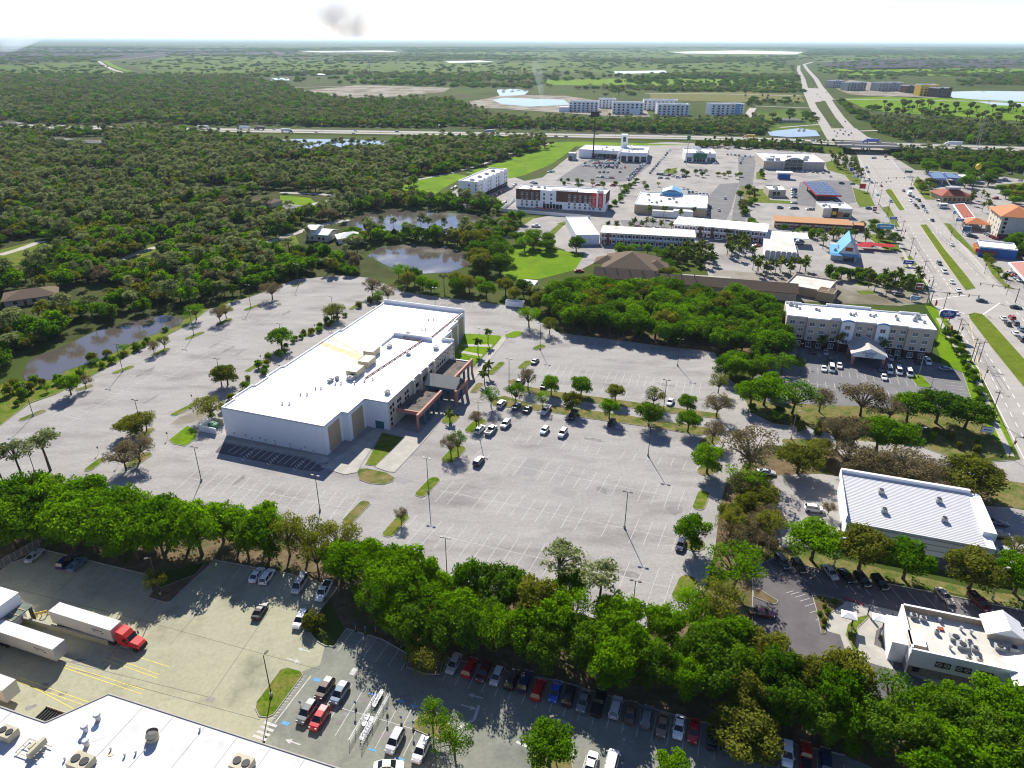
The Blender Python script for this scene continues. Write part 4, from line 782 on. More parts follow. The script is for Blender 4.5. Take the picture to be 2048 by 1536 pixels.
# ================================================================= four storey hotel
HO=G(1575,632,11.8); HR=rad(-15.6); ht=thing('hotel','four storey beige hotel with white roof and blue topped bays','hotel',(HO.x,HO.y,0),HR)
W,D,HH=50.5,15.5,11.8
segs=[(0,7.2,0),(7.2,15,-.9),(15,19.,0.),(19,23.6,-.9),(23.6,31,0),(31,35.4,-.9),(35.4,41.5,0),(41.5,50.5,-.9)]
P=[]
for x0,x1,y in segs: P+=[(x0,y),(x1,y)]
P+=[(W,D),(W*.62,D),(W*.62,D+1),(W*.3,D+1),(W*.3,D),(0,D)]
b=B(); b.prism(P,3.3,HH,0); b.ob('wall',MT['beige'],ht)
b=B(); b.prism(P,0,3.3,0); b.ob('ground_floor_wall',MT['brickd'],ht)
b=B(); b.add([(x,y,HH+.01) for x,y in P],[tuple(range(len(P)))]); b.ob('roof',MT['roofw'],ht)
P2=P; b=B(); parapet(b,P2,HH+.002,.45,.25)
b.prism([(W*.3,D+1),(W*.62,D+1),(W*.62,D+.6),(W*.3,D+.6)],HH-.5,HH+1.); b.box(0.3,6,D-.6,D-.25,HH-.5,HH+.9); b.box(41,48,D-.6,D-.25,HH-.5,HH+.9); b.box(15.5,18.8,.3,.6,HH-.5,HH+1.); b.ob('parapet',MT['white'],ht)
for x0,x1 in ((19,23.6),(31,35.4)):
    b=B(); b.box(x0+.003,x1-.003,-.98,-.905,3.3,HH+.3); b.ob('white_bay',MT['bluewhite'],ht)
    b=B(); n=8
    for k in range(n):
        a0,a1=k/n,(k+1)/n; xa,xb=x0-.3+(x1-x0+.6)*a0,x0-.3+(x1-x0+.6)*a1; za=HH+.3+.7*math.sin(math.pi*a0); zb=HH+.3+.7*math.sin(math.pi*a1)
        b.add([(xa,-1.3,za),(xb,-1.3,zb),(xb,-.6,zb),(xa,-.6,za),(xa,-1.3,za-.35),(xb,-1.3,zb-.35),(xb,-.6,zb-.35),(xa,-.6,za-.35)],((0,1,2,3),(4,5,1,0),(3,2,6,7)))
    b.ob('arched_cornice',MT['text_b'],ht)
    b=B(); b.box(x0+.1,x1-.1,-.95,-.3,HH-.5,HH+.55); b.ob('bay_top',MT['white'],ht)
wx=[(2.1,0),(5.4,0),(9,-.9),(12.6,-.9),(17,0),(21.3,-.98),(25.5,0),(29,0),(33.2,-.98),(36.8,0),(40.2,0),(44,-.9),(47.7,-.9)]
for x,y in wx:
    for fl in range(4):
        if fl==0 and 20<x<34: continue
        window(ht,x,y,.7 if fl==0 else 3.5+(fl-1)*2.75,0,1.9,1.55 if fl else 1.9,'twin','white','ltglass' if (fl+int(x))%3 else 'glass')
for k,z in enumerate((3.8,6.5,9.3)): window(ht,W,D*.5,z,rad(90),1.1,1.5,'plain','white','glass')
for x,y,s in ((2,13,1.8),(4,11.5,1.2),(11,10,1.),(12,9.2,.9),(23,8,1.),(24,7.2,.9),(25.,9,.8),(30,9,.9),(31,8,.9),(32,9.6,.8),(39,7,1.2),(39,10,1.),(45,8,1.6),(46.6,11,2.2),(48,6.5,1.1),(5,9.5,.9)): hvac(ht,x,y,HH+.02,s,s*.8,.5+s*.3,'hvacg',1)
for x0,x1,y in ((6,16,9.5),(19,23,8.8),(27,36,7.6),(40,44,6.5)):
    b=B(); b.box(x0,x1,y-.1,y+.1,HH+.02,HH-.3); b.ob('roof_pipe',MT['hvacg'],ht)
# portico
b=B(); gable(b,22.6,33.4,-12.6,-1.2,4.6,2.2,.45,0,'y',.2); b.ob('portico_roof',mat('portico_shingles',(.42,.39,.37),.85,var=.1,scale=1.),ht)
for s in (-1,1):
    b=B()
    for yy in (-13.1,-.75):
        b.add([(28,yy-.05,6.7),(28+s*5.95,yy-.05,4.3),(28+s*5.95,yy-.05,4.7),(28,yy-.05,7.15),(28,yy+.1,6.7),(28+s*5.95,yy+.1,4.3),(28+s*5.95,yy+.1,4.7),(28,yy+.1,7.15)],((0,1,2,3),(4,5,6,7),(3,2,6,7),(1,2,6,5)))
    b.box(28+s*5.85-.12,28+s*5.85+.12,-13,-.8,4.25,4.6); b.ob('roof_trim',MT['white'],ht)
b=B(); b.add([(22.6,-12.7,3.4),(33.4,-12.7,3.4),(33.4,-12.7,4.6),(28,-12.7,6.7),(22.6,-12.7,4.6)],[(0,1,2,3,4)]); b.box(22.6,33.4,-12.68,-12.2,3.4,4.4); b.box(22.6,23.,-12.2,-1.2,3.4,4.6); b.box(33.,33.4,-12.2,-1.2,3.4,4.6); b.ob('portico_gable',MT['bluewhite'],ht)
for x in (23.,33.):
    for y in (-12.2,-2.5):
        b=B(); b.box(x-.5,x+.5,y-.5,y+.5,0,3.4); b.ob('portico_column',MT['pink'],ht)
text(ht,'Fairfield',1.35,(28,-12.78,5.15),(rad(90),0,0),'text_b'); text(ht,'INN & SUITES',.5,(28,-12.78,4.35),(rad(90),0,0),'text_b'); text(ht,'Marriott',.75,(28,-12.78,3.85),(rad(90),0,0),'text_k')
# hotel pylon sign
p=G(1884,668); sgn=thing('pylon_sign','blue oval hotel sign on two tall posts beside the highway','sign',(p.x,p.y,0),rad(-12))
for x in (-1.1,1.1):
    b=B(); b.box(x-.15,x+.15,-.15,.15,0,7.2); b.ob('post',MT['walk'],sgn)
b=B(); prof=[]
for k in range(24):
    t=2*math.pi*k/24; c,s=math.cos(t),math.sin(t); prof.append((3.*abs(c)**.45*(1 if c>0 else -1),1.75*abs(s)**.8*(1 if s>0 else -1)))
def disc(b,prof,y0,y1,zc,sc=1.,m=0):
    n=len(prof); b.add([(x*sc,y0,zc+z*sc) for x,z in prof]+[(x*sc,y1,zc+z*sc) for x,z in prof],[(i,(i+1)%n,n+(i+1)%n,n+i) for i in range(n)]+[tuple(range(n)),tuple(range(2*n-1,n-1,-1))],m)
disc(b,prof,-.45,.45,8.5); b.ob('cabinet',MT['white'],sgn)
b=B(); disc(b,prof,-.5,-.455,8.5,.95); f_=b.ob('face',MT['bluedk'],sgn)
b=B(); disc(b,[(x*.62,-.2+z*.16) for x,z in prof],-.56,-.505,7.2,1.); b.ob('red_band',MT['red'],f_)
b=B(); b.add([(-.9,-.52,9.35),(.9,-.52,9.35),(.2,-.52,9.75),(-.3,-.52,9.55)],[(0,1,2,3)]); b.ob('emblem',MT['text_w'],f_)
text(f_,'Fairfield',1.15,(0,-.53,8.75),(rad(90),0,0),'text_w'); text(f_,'INN & SUITES',.42,(0,-.53,8.0),(rad(90),0,0),'text_w'); text(f_,'MARRIOTT',.42,(0,-.57,7.1),(rad(90),0,0),'text_w')
for i,(u,v,l) in enumerate(((1868,616,'beside the signal mast'),(1884,640,'behind the oval sign'),(1898,668,'right of the oval sign posts'))):
    p=G(u,v); t=thing('feather_flag','red feather banner %s'%l,'flag',(p.x,p.y,0),-.3); b=B(); b.tube((0,0,0),(0,0,3.8),.03,.02,5); b.ob('staff',MT['metal'],t); b=B(); b.add([(0.02,0,.9),(.75,.03,1.2),(.85,-.02,2.6),(.5,.03,3.5),(0.02,0,3.8),(0.02,.03,.9),(.75,.06,1.2),(.85,.01,2.6),(.5,.06,3.5),(0.02,.03,3.8)],[(0,1,2,3,4),(9,8,7,6,5)]); b.ob('banner',MT['red'],t)
# ================================================================= ribbed metal roof building
MO=G(1695,1042,5.2); mb=thing('metal_roof_building','long building with ribbed white metal roof and grey siding','building',(MO.x,MO.y,0),rad(-18.6))
b=B(); b.box(0,28.6,0,20.3,0,5.15); b.ob('wall',MT['bluewhite'],mb)
for z in (1.4,2.9,4.2):
    b=B(); b.box(-.03,28.63,-.05,-.004,z,z+.25); b.ob('siding_band',MT['hvacg'],mb)
b=B(); V=[(-.3,-.4,5.2),(28.2,-.4,5.2),(28.2,19.6,6.4),(-.3,19.6,6.4)]; b.add(V+[(x,y,z-.12) for x,y,z in V],((0,1,2,3),(7,6,5,4),(0,4,5,1),(1,5,6,2),(3,7,4,0)))
ro=b.ob('roof',mat('white_ribbed_metal',(.42,.42,.45),.5,var=.05,scale=.3),mb)
for k in range(33):
    y=-.3+.6*k; z=5.2+1.2*(y+.4)/20.; b=B(); b.box(-.28,28.18,y,y+.16,z+.0,z+.05); b.ob('rib',MT['white'],ro)
b=B(); b.box(-.3,28.6,19.6,20.4,5.2,7.3); b.box(-.45,-.3,-.4,20.4,5.,6.9); b.ob('parapet',MT['white'],mb)
b=B(); b.box(28.2,31,4.,20.4,0,6.2); b.box(28.2,30,-.4,4,0,5.2); b.ob('side_wing',MT['bluewhite'],mb); b=B(); b.box(28.25,30.9,4.1,20.3,6.2,6.3); b.ob('wing_roof',MT['roofw'],mb)
for u,v in ((1761,987),(1768,1022),(1876,1005),(1888,1040)):
    d=G(u,v,5.9)-Vector((MO.x,MO.y,5.9)); a=rad(-18.6); x,y=d.x*math.cos(a)+d.y*math.sin(a),-d.x*math.sin(a)+d.y*math.cos(a); hvac(mb,x,y,5.25+1.2*(y+.4)/20,1.3,1.2,1.,'hvacg',1,name='roof_ventilator')
for x,z in ((6,3.2),(15,3.3),(24,3.3)):
    b=B(); b.box(x-.15,x+.15,-.25,-.01,z,z+.25); b.ob('wall_lamp',MT['orange'],mb)
# ================================================================= gabled restaurant lower right
RO=G(1823,1300,5.6); rs=thing('restaurant','white walled restaurant with stone base and white metal gables','restaurant',(RO.x,RO.y,0),rad(-17.5))
b=B(); b.box(0,30,0,11.8,0,1.9); b.ob('stone_base',MT['stone'],rs); b=B(); b.box(.06,30,.06,11.74,1.9,4.88); b.ob('wall',MT['bluewhite'],rs)
b=B(); b.box(.35,30,.35,11.4,4.9,4.95); b.ob('roof',MT['roofd'],rs)
b=B(); b.box(.06,30,.06,.12,4.88,5.75); b.box(.06,.12,.12,11.74,4.88,5.9); b.ob('front_parapet',MT['bluewhite'],rs); b=B(); b.box(.12,30,.12,.35,4.88,5.75); b.box(.12,.35,.35,11.74,4.88,5.9); b.box(.35,30,11.4,11.74,4.88,6.2); b.ob('parapet',MT['tan'],rs); b=B(); b.box(0,30,0,.4,5.75,5.85); b.box(0,.4,.4,11.8,5.9,6.); b.box(.4,30,11.35,11.8,6.2,6.3); b.ob('coping',MT['white'],rs)
b=B(); b.box(-2.6,0,2.2,9.2,0,4.6); b.ob('drive_bay_wall',MT['bluewhite'],rs); b=B(); b.box(-2.75,0,2.05,9.35,4.6,4.75); b.ob('drive_bay_roof',MT['white'],rs)
b=B(); b.box(-.02,2.6,1.2,4.8,4.96,5.9); b.ob('roof_box',MT['beige'],rs); b=B(); b.box(-.05,2.65,1.15,4.85,5.9,6.); b.ob('roof_box_top',MT['white'],rs)
for x0,x1,y0,y1,h in ((14.2,20.,8.2,12.6,6.4),(16.2,23.,-2.4,3.4,5.2)):
    b=B(); b.box(x0,x1,y0,y1,0 if y0<0 else 4.9,h); b.ob('gable_wall',MT['beige' if y0>0 else 'bluewhite'],rs); b=B(); gable(b,x0,x1,y0,y1,h,1.8,.5,0,'y',.16); g_=b.ob('gable_roof',MT['white'],rs)
    for yy in (y0,y1):
        b=B(); b.add([(x0,yy,h),(x1,yy,h),((x0+x1)/2,yy,h+1.75)],[(0,1,2)]); b.ob('gable_end',MT['bluewhite'],rs)
    for s in (-1,1):
        for k in range(6):
            xm=(x0+x1)/2; b=B(); y=y0-.3+(y1-y0+.6)*k/5; hw=(x1-x0)/2
            b.add([(xm,y-.04,h+1.8+.22),(xm+s*(hw+.4),y-.04,h-.2+.22),(xm+s*(hw+.4),y+.04,h-.2+.22),(xm,y+.04,h+1.8+.22)],[(0,1,2,3)]); b.ob('seam',MT['metal'],g_)
b=B(); b.add([(17.5,-2.42,2.9),(22.2,-2.42,2.9),(22.2,-4.2,2.3),(17.5,-4.2,2.3),(17.5,-2.42,3.),(22.2,-2.42,3.),(22.2,-4.2,2.4),(17.5,-4.2,2.4)],((3,2,1,0),(4,5,6,7),(2,3,7,6))); b.ob('awning',MT['bluewhite'],rs)
b=B(); b.box(18.3,21.4,-2.5,-2.42,.9,2.1); b.ob('pickup_window',MT['darkglass'],rs)
for x in (5.6,8.9,12.3):
    o=ob('barn_shutter_window',None,rs,(x,-.01,3.)); b=B()
    for sx in (-1,1):
        c=sx*.62; b.box(c-.6,c-.5,-.08,.05,0,1.2); b.box(c+.5,c+.6,-.08,.05,0,1.2); b.box(c-.5,c+.5,-.08,.05,0,.1); b.box(c-.5,c+.5,-.08,.05,1.1,1.2); b.tube((c-.5,-.02,.1),(c+.5,-.02,1.1),.05,.05,4); b.tube((c+.5,-.02,.1),(c-.5,-.02,1.1),.05,.05,4)
    b.ob('frame',MT['blackm'],o)
for x in (1.6,13.6,15.): window(rs,x,0,.8,0,1.2,1.,'plain','blackm','darkglass',False)
b=B(); b.box(-.04,.26,-.1,-.0,.1,5.); b.ob('downpipe',MT['white'],rs)
for x,y,s in ((2.,9.8,1.2),(3.6,9.6,1.1),(8.4,6.,1.9),(9.2,4.3,1.9),(10.6,5.6,1.2),(11.2,4.2,1.2),(9.6,1.4,.9),(11.4,1.6,.9),(15.6,6.,1.6),(5.4,6.6,.8),(18.,6.4,1.5),(21,7,1.6)): hvac(rs,x,y,4.95,s,s*.75,.8,'hvacg',1)
for x,y in ((6.6,10.2),(10.,9.),(11.6,8.6),(7,3.2)): vent(rs,x,y,4.95,.3,.6)
b=B(); b.box(5.9,6.9,7.6,8.4,4.95,5.25); b.ob('red_hatch',MT['redroof'],rs)
# drive-through canopies and menu boards
for i,(u,v,l) in enumerate(((1690,1250,'left'),(1752,1256,'right'))):
    p=G(u,v); t=thing('order_canopy','small white hip roofed order canopy on the %s side of the planted island'%('near' if i==0 else 'lawn'),'canopy',(p.x,p.y,0),rad(-20))
    b=B(); b.box(1.,1.25,-.12,.12,0,2.7); b.ob('post',MT['blackm'],t); b=B(); hip(b,-1.1,1.6,-1.,1.,2.75,.5,.1); b.ob('roof',MT['white'],t)
for i,(u,v) in enumerate(((1700,1272),(1757,1278),(1735,1230),(1780,1245))):
    p=G(u,v); t=thing('menu_board',('black menu board on the planted island','black menu board on the small lawn','slim black sign by the red bollards','slim black sign near the restaurant corner')[i],'sign',(p.x,p.y,0),rad(60)); b=B(); b.box(-.1,.1,-.1,.1,0,.9); b.ob('post',MT['blackm'],t); b=B(); b.box(-1. if i<2 else -.3,1. if i<2 else .3,-.12,.12,.9,2. if i<2 else 2.6); b.ob('panel',MT['blackm'],t)
for i in range(5):
    p=G(1690+9*i,1199+3*i); t=thing('traffic_cone','orange cone, %s of five along the drive through kerb'%ordn(i+1),'cone',(p.x,p.y,.05),0,'cones by the drive through'); b=B(); b.tube((0,0,.06),(0,0,.75),.17,.04,8); b.ob('cone_body',MT['red'],t); b=B(); b.box(-.2,.2,-.2,.2,0,.06); b.ob('base',MT['black'],t)
# ================================================================= middle and far buildings
def hgt(base,top):
    b=G(*base); d=ray(*top); t=math.hypot(b.x,b.y)/math.hypot(d[0],d[1]); return CAM_H+d[2]*t
_sw={}
def swin(parent,x,y,z,rz,w,h,m='glass',name='window'):
    k=(w,h,m,name)
    if k not in _sw: _sw[k]=B().box(-w/2,w/2,-.06,.02,0,h).mesh(name,MT[m])
    return ob(name,_sw[k],parent,(x,y,z),rz)
def blk(name,label,cat,A,Bq,depth,h,wall='white',roof='roofd',par=.6,group=None,side=None,parm=None,base=None):
    "flat roofed block on the ground between front base points A and Bq"
    a,c=G(*A),G(*Bq); v=c-a; w_=v.length; t=thing(name,label,cat,(a.x,a.y,0),math.atan2(v.y,v.x),group)
    if base: b=B(); b.box(-.05,w_+.05,-.05,depth+.05,0,base[1]); b.ob('base_course',MT[base[0]],t)
    b=B(); b.box(0,w_,0,depth,0,h); b.ob('wall',MT[wall],t)
    b=B(); b.box(.25,w_-.25,.25,depth-.25,h,h+.04); b.ob('roof',MT[roof],t)
    if par:
        b=B(); parapet(b,[(0,0),(w_,0),(w_,depth),(0,depth)],h+.001,par,.24); b.ob('parapet',MT[parm or wall],t)
    t['w']=w_; return t,w_
def grid(t,n,x0,x1,floors,z0,dz,w,h,m='glass',y=0.,rz=0.,skip=()):
    for i in range(n):
        for f in range(floors):
            if (i,f) in skip: continue
            x=x0+(x1-x0)*(i+.5)/n
            swin(t,x,y,z0+dz*f,0,w,h,m) if not rz else swin(t,y,x,z0+dz*f,rz,w,h,m)
def plant(t,w_,d,h,n,seed,m='hvacg'):
    r=random.Random(seed)
    for i in range(n): hvac(t,w_*(.1+.8*r.random()),d*(.2+.6*r.random()),h+.04,r.uniform(1.2,2.6),r.uniform(1.,1.8),r.uniform(.7,1.3),m,1)
# white hotel
a,c=G(917,397),G(956,400); e=G(1015,371)
h=hgt((956,400),(955,366)); L=(e-c).length; v=c-a
wh=thing('white_hotel','tall white hotel block with dark base beside the bright field','hotel',(a.x,a.y,0),math.atan2(v.y,v.x)); W_=v.length; v2=e-c; L=v2.length
an=math.atan2(v2.y,v2.x)-math.atan2(v.y,v.x); sx,sy=math.cos(an),math.sin(an)
def sk(x,y): return (x+y*sx,y*sy)
P=[sk(0,0),sk(W_,0),sk(W_,L),sk(0,L)]
b=B(); b.prism(P,3.2,h); b.ob('wall',MT['white'],wh); b=B(); b.prism(P,0,3.2); b.ob('base_course',MT['brickd'],wh); b=B(); b.add([(x,y,h+.03) for x,y in P],[(0,1,2,3)]); b.ob('roof',MT['roofw'],wh)
b=B(); parapet(b,P,h,.9,.3); 
for k in range(7): p_=sk(W_-.1,L*(k+.5)/7); b.box(p_[0]-1.2,p_[0]+.15,p_[1]-1.4,p_[1]+1.4,h,h+1.5)
b.ob('parapet',MT['white'],wh)
for k in range(14):
    for f in range(4):
        x,y=sk(W_,L*(k+.5)/14); swin(wh,x,y,(.6 if f==0 else 3.6+(f-1)*(h-3.6)/3.2),an,1.4,1.5,'glass')
for k in (1,3,5):
    for s in (0,):
        x,y=sk(W_+.3,L*(k+.2)/7); b=B(); b.prism([sk(W_,L*(k)/7+.2),sk(W_+.5,L*k/7+.2),sk(W_+.5,L*(k+1)/7-.2),sk(W_,L*(k+1)/7-.2)],3.2,h+.6); b.ob('pilaster',MT['bluewhite'],wh)
for f in range(4): swin(wh,W_*.55,0,.8 if f==0 else 4.2+(f-1)*(h-4)/3.2,0,1.1,1.4,'darkglass'); swin(wh,W_*.9,0,4.2+(f-1)*(h-4)/3.2,0,.9,1.4,'glass') if f else None
for k in range(4): x,y=sk(W_*.5,L*(k+.6)/4.4); hvac(wh,x,y,h+.04,3,2.2,1.4,'hvacg',1)
# brick and white hotel
h2=hgt((1033,413),(1034,379)); t,w_=blk('brick_hotel','long hotel with brown brick bands and red stripes on pale walls','hotel',(1032,413),(1210,424.5),17,h2,'bluewhite','roofw',.7)
for x0,x1,m in ((-.0,.275,'brick'),(.455,.85,'brick')):
    b=B(); b.box(w_*x0-.04 if x0==0 else w_*x0,w_*x1,-.12,-.002,h2*.44,h2+.72); b.ob('brick_panel',MT[m],t)
for x in (.872,.945):
    b=B(); b.box(w_*x-1.6,w_*x+1.6,-.2,-.002,h2*.22,h2+.75); b.ob('red_stripe',MT['red'],t)
b=B(); b.box(w_,w_+.1,0,17,h2*.44,h2+.72); b.ob('brick_panel',MT['brick'],t)
for i,x in enumerate((.07,.125,.185,.24,.32,.40,.60,.665,.72,.78,.83,.872,.945)):
    for f in range(4):
        if f==0 and .28<x<.5: continue
        window(t,w_*x,-.12 if not .3<x<.45 else 0,1. if f==0 else h2*(.27+.235*(f-1)),0,1.5,1.7,'twin','white','glass')
for k in range(6): b=B(); b.box(w_*.31+k*2.3,w_*.31+1.9+k*2.3,-.1,-.002,.2,3.2); b.ob('lobby_pane',MT['darkglass'],t)
for x0,x1,s in ((.39,.58,3.),(.60,.67,2.5)): b=B(); b.box(w_*x0,w_*x1,2,9,h2,h2+1.4); b.ob('roof_screen',MT['white'],t)
plant(t,w_,17,h2,6,3); hvac(t,w_*.93,4,h2,4,3,1.8,'hvacg',2)
a,c=G(1003,428),G(1178,438); 
for (p1,p2,lb) in (((1003,423),(1180,437),'long white garden wall below the brick hotel'),((1003,423),(1030,400),'short white garden wall at the corner of the brick hotel')):
    a,c=G(*p1),G(*p2); v=c-a; t2=thing('garden_wall',lb,'wall',(a.x,a.y,0),math.atan2(v.y,v.x)); b=B(); b.box(0,v.length,-.15,.15,0,1.9); b.ob('wall_body',MT['white'],t2); b=B(); b.box(0,v.length,-.2,.2,1.9,2.05); b.ob('coping',MT['walk'],t2)
for i,(u,v) in enumerate(((1075,421),(1082,422),(1090,423),(1098,424))):
    p=G(u,v); t2=thing('patio_umbrella','red patio umbrella, %s of four behind the garden wall'%ordn(i+1),'umbrella',(p.x,p.y,0),0,'red patio umbrellas'); b=B(); b.tube((0,0,0),(0,0,2.3),.05,.05,5); b.ob('pole',MT['metal'],t2); b=B(); b.tube((0,0,2.0),(0,0,2.6),1.5,.05,8); b.ob('canopy',MT['red'],t2)
# dealership
hd=hgt((1157,314.5),(1157,299)); t,w_=blk('dealership_wing','low pale blue dealership wing with garage doors','dealership',(1157,314.5),(1236,318.5),34,hd,'bluewhite','roofw',.6)
for k in range(6): swin(t,w_*(.4+.1*k),0,.2,0,5,4.2,'darkglass' if k%2 else 'glass','garage_door')
plant(t,w_,34,hd,4,5)
hd2=hgt((1240,323),(1240,306)); t,w_=blk('dealership','large white roofed dealership showroom with dark glazed bays','dealership',(1240,323),(1293,325),52,hd2,'bluewhite','roofw',.9)
for k in range(4): swin(t,w_*(.13+.25*k),0,.2,0,4.6,5.,'darkglass','showroom_pane')
for k in range(6): swin(t,w_,6+7.5*k,.4,rad(90),4.,4.,'darkglass','showroom_pane')
b=B(); b.box(w_*.3,w_*.85,26,28,hd2,hd2+2.2); b.box(w_*.3,w_*.33,28,44,hd2,hd2+2.2); b.ob('roof_screen',MT['white'],t); plant(t,w_,52,hd2,6,8)
p=G(1247,310); t=thing('dealership_tower','slim white entrance tower rising behind the dealership','tower',(p.x,p.y,0),rad(-10)); b=B(); b.box(-3.2,3.2,-3,3,0,20); b.ob('shaft',MT['white'],t); b=B(); b.box(-1.4,1.4,-3.1,-3.0,13,18); b.ob('dark_panel',MT['glass'],t)
t,w_=blk('car_wash_hut','small grey box building beside the open field','building',(1136,320),(1151,320.5),9,6.2,'hvacg','roofw',.3); swin(t,w_*.3,0,.2,0,3,3.6,'darkglass','garage_door')
# tan walled store
h3=hgt((1268,426),(1269,410)); t,w_=blk('discount_store','wide flat store with white roof and tan wall','store',(1268,426),(1412,434.5),46,h3,'tan','roofw',.7,parm='white')
b=B(); b.box(w_*.26,w_*.82,-7,-.02,0,3.6); b.ob('rear_store_room',MT['white'],t); b=B(); b.box(w_*.258,w_*.822,-7.1,-.02,3.6,3.75); b.ob('store_room_roof',MT['roofd'],t); b=B(); b.box(w_*.55,w_*.82,-6.9,-.1,3.75,4.6); b.ob('store_room_box',MT['white'],t)
b=B(); b.box(w_*.32,w_*.62,40,46.4,h3,h3+2.6); gable(b,w_*.34,w_*.6,38,50,h3+2.6,2.2,.4,0,'y'); b.ob('entry_gable',MT['blueroof'],t)
plant(t,w_,46,h3,9,11)
for k in range(8): vent(t,w_*(.12+.1*k),14+10*(k%3),h3,.4,.6)
# green fronted bank
h4=hgt((1372,324),(1374,308)); t,w_=blk('green_store','white roofed shop with green awnings and curved gables','store',(1370,323.5),(1430,325),34,h4,'white','roofw',1.)
for x0,x1 in ((.26,.7),): b=B(); b.box(w_*x0,w_*x1,-1.2,-.02,3.4,h4+.6); b.ob('green_awning',MT['green'],t)
for x in (.08,.17,.78,.88,.95): swin(t,w_*x,0,.6,0,2.2,3.6,'glass')
for k in range(4): swin(t,w_*(.32+.1*k),-.02,.3,0,2.4,3.,'darkglass')
for yy,zz in ((-.3,0),(33.,0)):
    b=B(); n=10; V=[(w_*.48+4.2*math.cos(math.pi*k/n),yy,h4+.8+2.2*math.sin(math.pi*k/n)) for k in range(n+1)]; b.add(V+[(x,y+.4,z) for x,y,z in V],[tuple(range(n+1)),tuple(range(2*n+1,n,-1))]+[(k,k+1,n+2+k,n+1+k) for k in range(n)]); b.ob('curved_gable',MT['white'],t)
plant(t,w_,34,h4,4,12)
# arched store
h5=hgt((1526,338),(1528,322.5)); t,w_=blk('arched_store','big pale store with arched glass entrance and white roof','store',(1526,338),(1647,341.5),52,h5,'beige','roofw',.8,parm='white',base=('hvacg',1.2))
xc=w_*.49; n=12
b=B(); V=[(xc+9.6,-1.4,0),(xc+9.6,-1.4,h5*.78)]+[(xc+9.6*math.cos(math.pi*k/n),-1.4,h5*.78+5.4*math.sin(math.pi*k/n)) for k in range(1,n)]+[(xc-9.6,-1.4,h5*.78),(xc-9.6,-1.4,0)]; m_=len(V); b.add(V+[(x,4,z) for x,y,z in V],[tuple(range(m_))]+[(k,k+1,m_+k+1,m_+k) for k in range(m_-1)]); b.ob('arched_portal',MT['hvacg'],t)
for k in range(3):
    for f in range(3): b=B(); b.box(xc-7.6+5.2*k,xc-2.8+5.2*k,-1.55,-1.41,.4+2.9*f,3.+2.9*f); b.ob('glass_pane',MT['glass'],t)
for x,y in ((.2,22),(.5,26),(.8,26),(.72,12),(.25,8)): hvac(t,w_*x,y,h5,4.2,3,2.,'hvacg',2)
b=B(); b.box(w_*.05,w_*.17,2,12,h5,h5+2.4); b.ob('roof_screen',MT['hvacg'],t)
# drive-up canopy in front
p=G(1567,357); t=thing('bank_kiosk','small flat white roofed kiosk in front of the arched store','kiosk',(p.x,p.y,0),rad(-16)); b=B(); b.box(-6.5,6.5,-4,4,4.2,5.4); b.ob('roof',MT['white'],t); b=B(); b.box(-5,5,-2.5,2.5,0,4.2); b.ob('wall',MT['text_b'],t)
# small bank
h6=hgt((1537,394),(1537,381)); t,w_=blk('small_bank','small beige shop with white roof and red end','store',(1536,394),(1570,395),20,h6,'beige','roofw',.9,parm='cream')
for x in (.34,.58): swin(t,w_*x,0,1.2,0,2.4,2.6,'darkglass')
b=B(); b.box(w_,w_+.12,1,9,1,h6+.4); b.ob('red_panel',MT['red'],t); hvac(t,w_*.5,11,h6,3,3,1.8,'hvacg',2); hvac(t,w_*.5,5,h6,2.4,2.4,1.6,'hvacg',1)
# solar canopy station
c4=[G(u,v,5.6) for u,v in ((1633,389),(1684,391),(1674,364.5),(1629,363))]
o_=c4[0]; v=c4[1]-c4[0]; an=math.atan2(v.y,v.x); w_=v.length; dp=(c4[3]-c4[0]).length*.97
t=thing('solar_canopy','fuel station canopy covered with dark solar panels and a red rim','canopy',(o_.x,o_.y,0),an)
b=B(); b.box(.1,w_-.1,.1,dp-.1,4.9,5.5); b.ob('deck',MT['gravel'],t); b=B(); b.box(0,w_,0,.1,4.6,5.6); b.box(0,w_,dp-.1,dp,4.6,5.6); b.box(0,.1,.1,dp-.1,4.6,5.6); b.box(w_-.1,w_,.1,dp-.1,4.6,5.6); b.ob('rim',MT['red'],t)
pm=None
for i in range(5):
    for j in range(6):
        if pm is None: pm=B().box(0,w_/5-.7,0,dp/6-.6,0,.1).mesh('solar_panel',mat('solar_cells',(.018,.02,.05),.15,spec=.7))
        ob('solar_panel',pm,t,(w_/5*i+.35,dp/6*j+.3,5.52))
for x in (.15,.5,.85):
    for y in (.15,.5,.85): b=B(); b.box(w_*x-.3,w_*x+.3,dp*y-.3,dp*y+.3,0,4.7); b.ob('column',MT['redroof'],t)
# burger restaurant
h7=hgt((1644,434),(1642,417.5)); t,w_=blk('burger_restaurant','small flat roofed restaurant with yellow and red entrance panels','restaurant',(1644,434),(1702,436),20,h7,'cream','roofw',.9,parm='white')
b=B(); b.box(w_*.3,w_*.5,-.5,-.01,0,h7+1.); b.ob('blade_panel',MT['blackm'],t); b=B(); b.box(w_*.32,w_*.46,-.6,-.51,h7*.35,h7*.75); b.ob('yellow_panel',MT['yellow'],t); b=B(); b.box(w_*.52,w_*.68,-.4,-.01,.8,h7*.7); b.ob('red_panel',MT['orange'],t); swin(t,w_*.82,0,.5,0,4.,2.6,'darkglass'); plant(t,w_,20,h7,4,21)
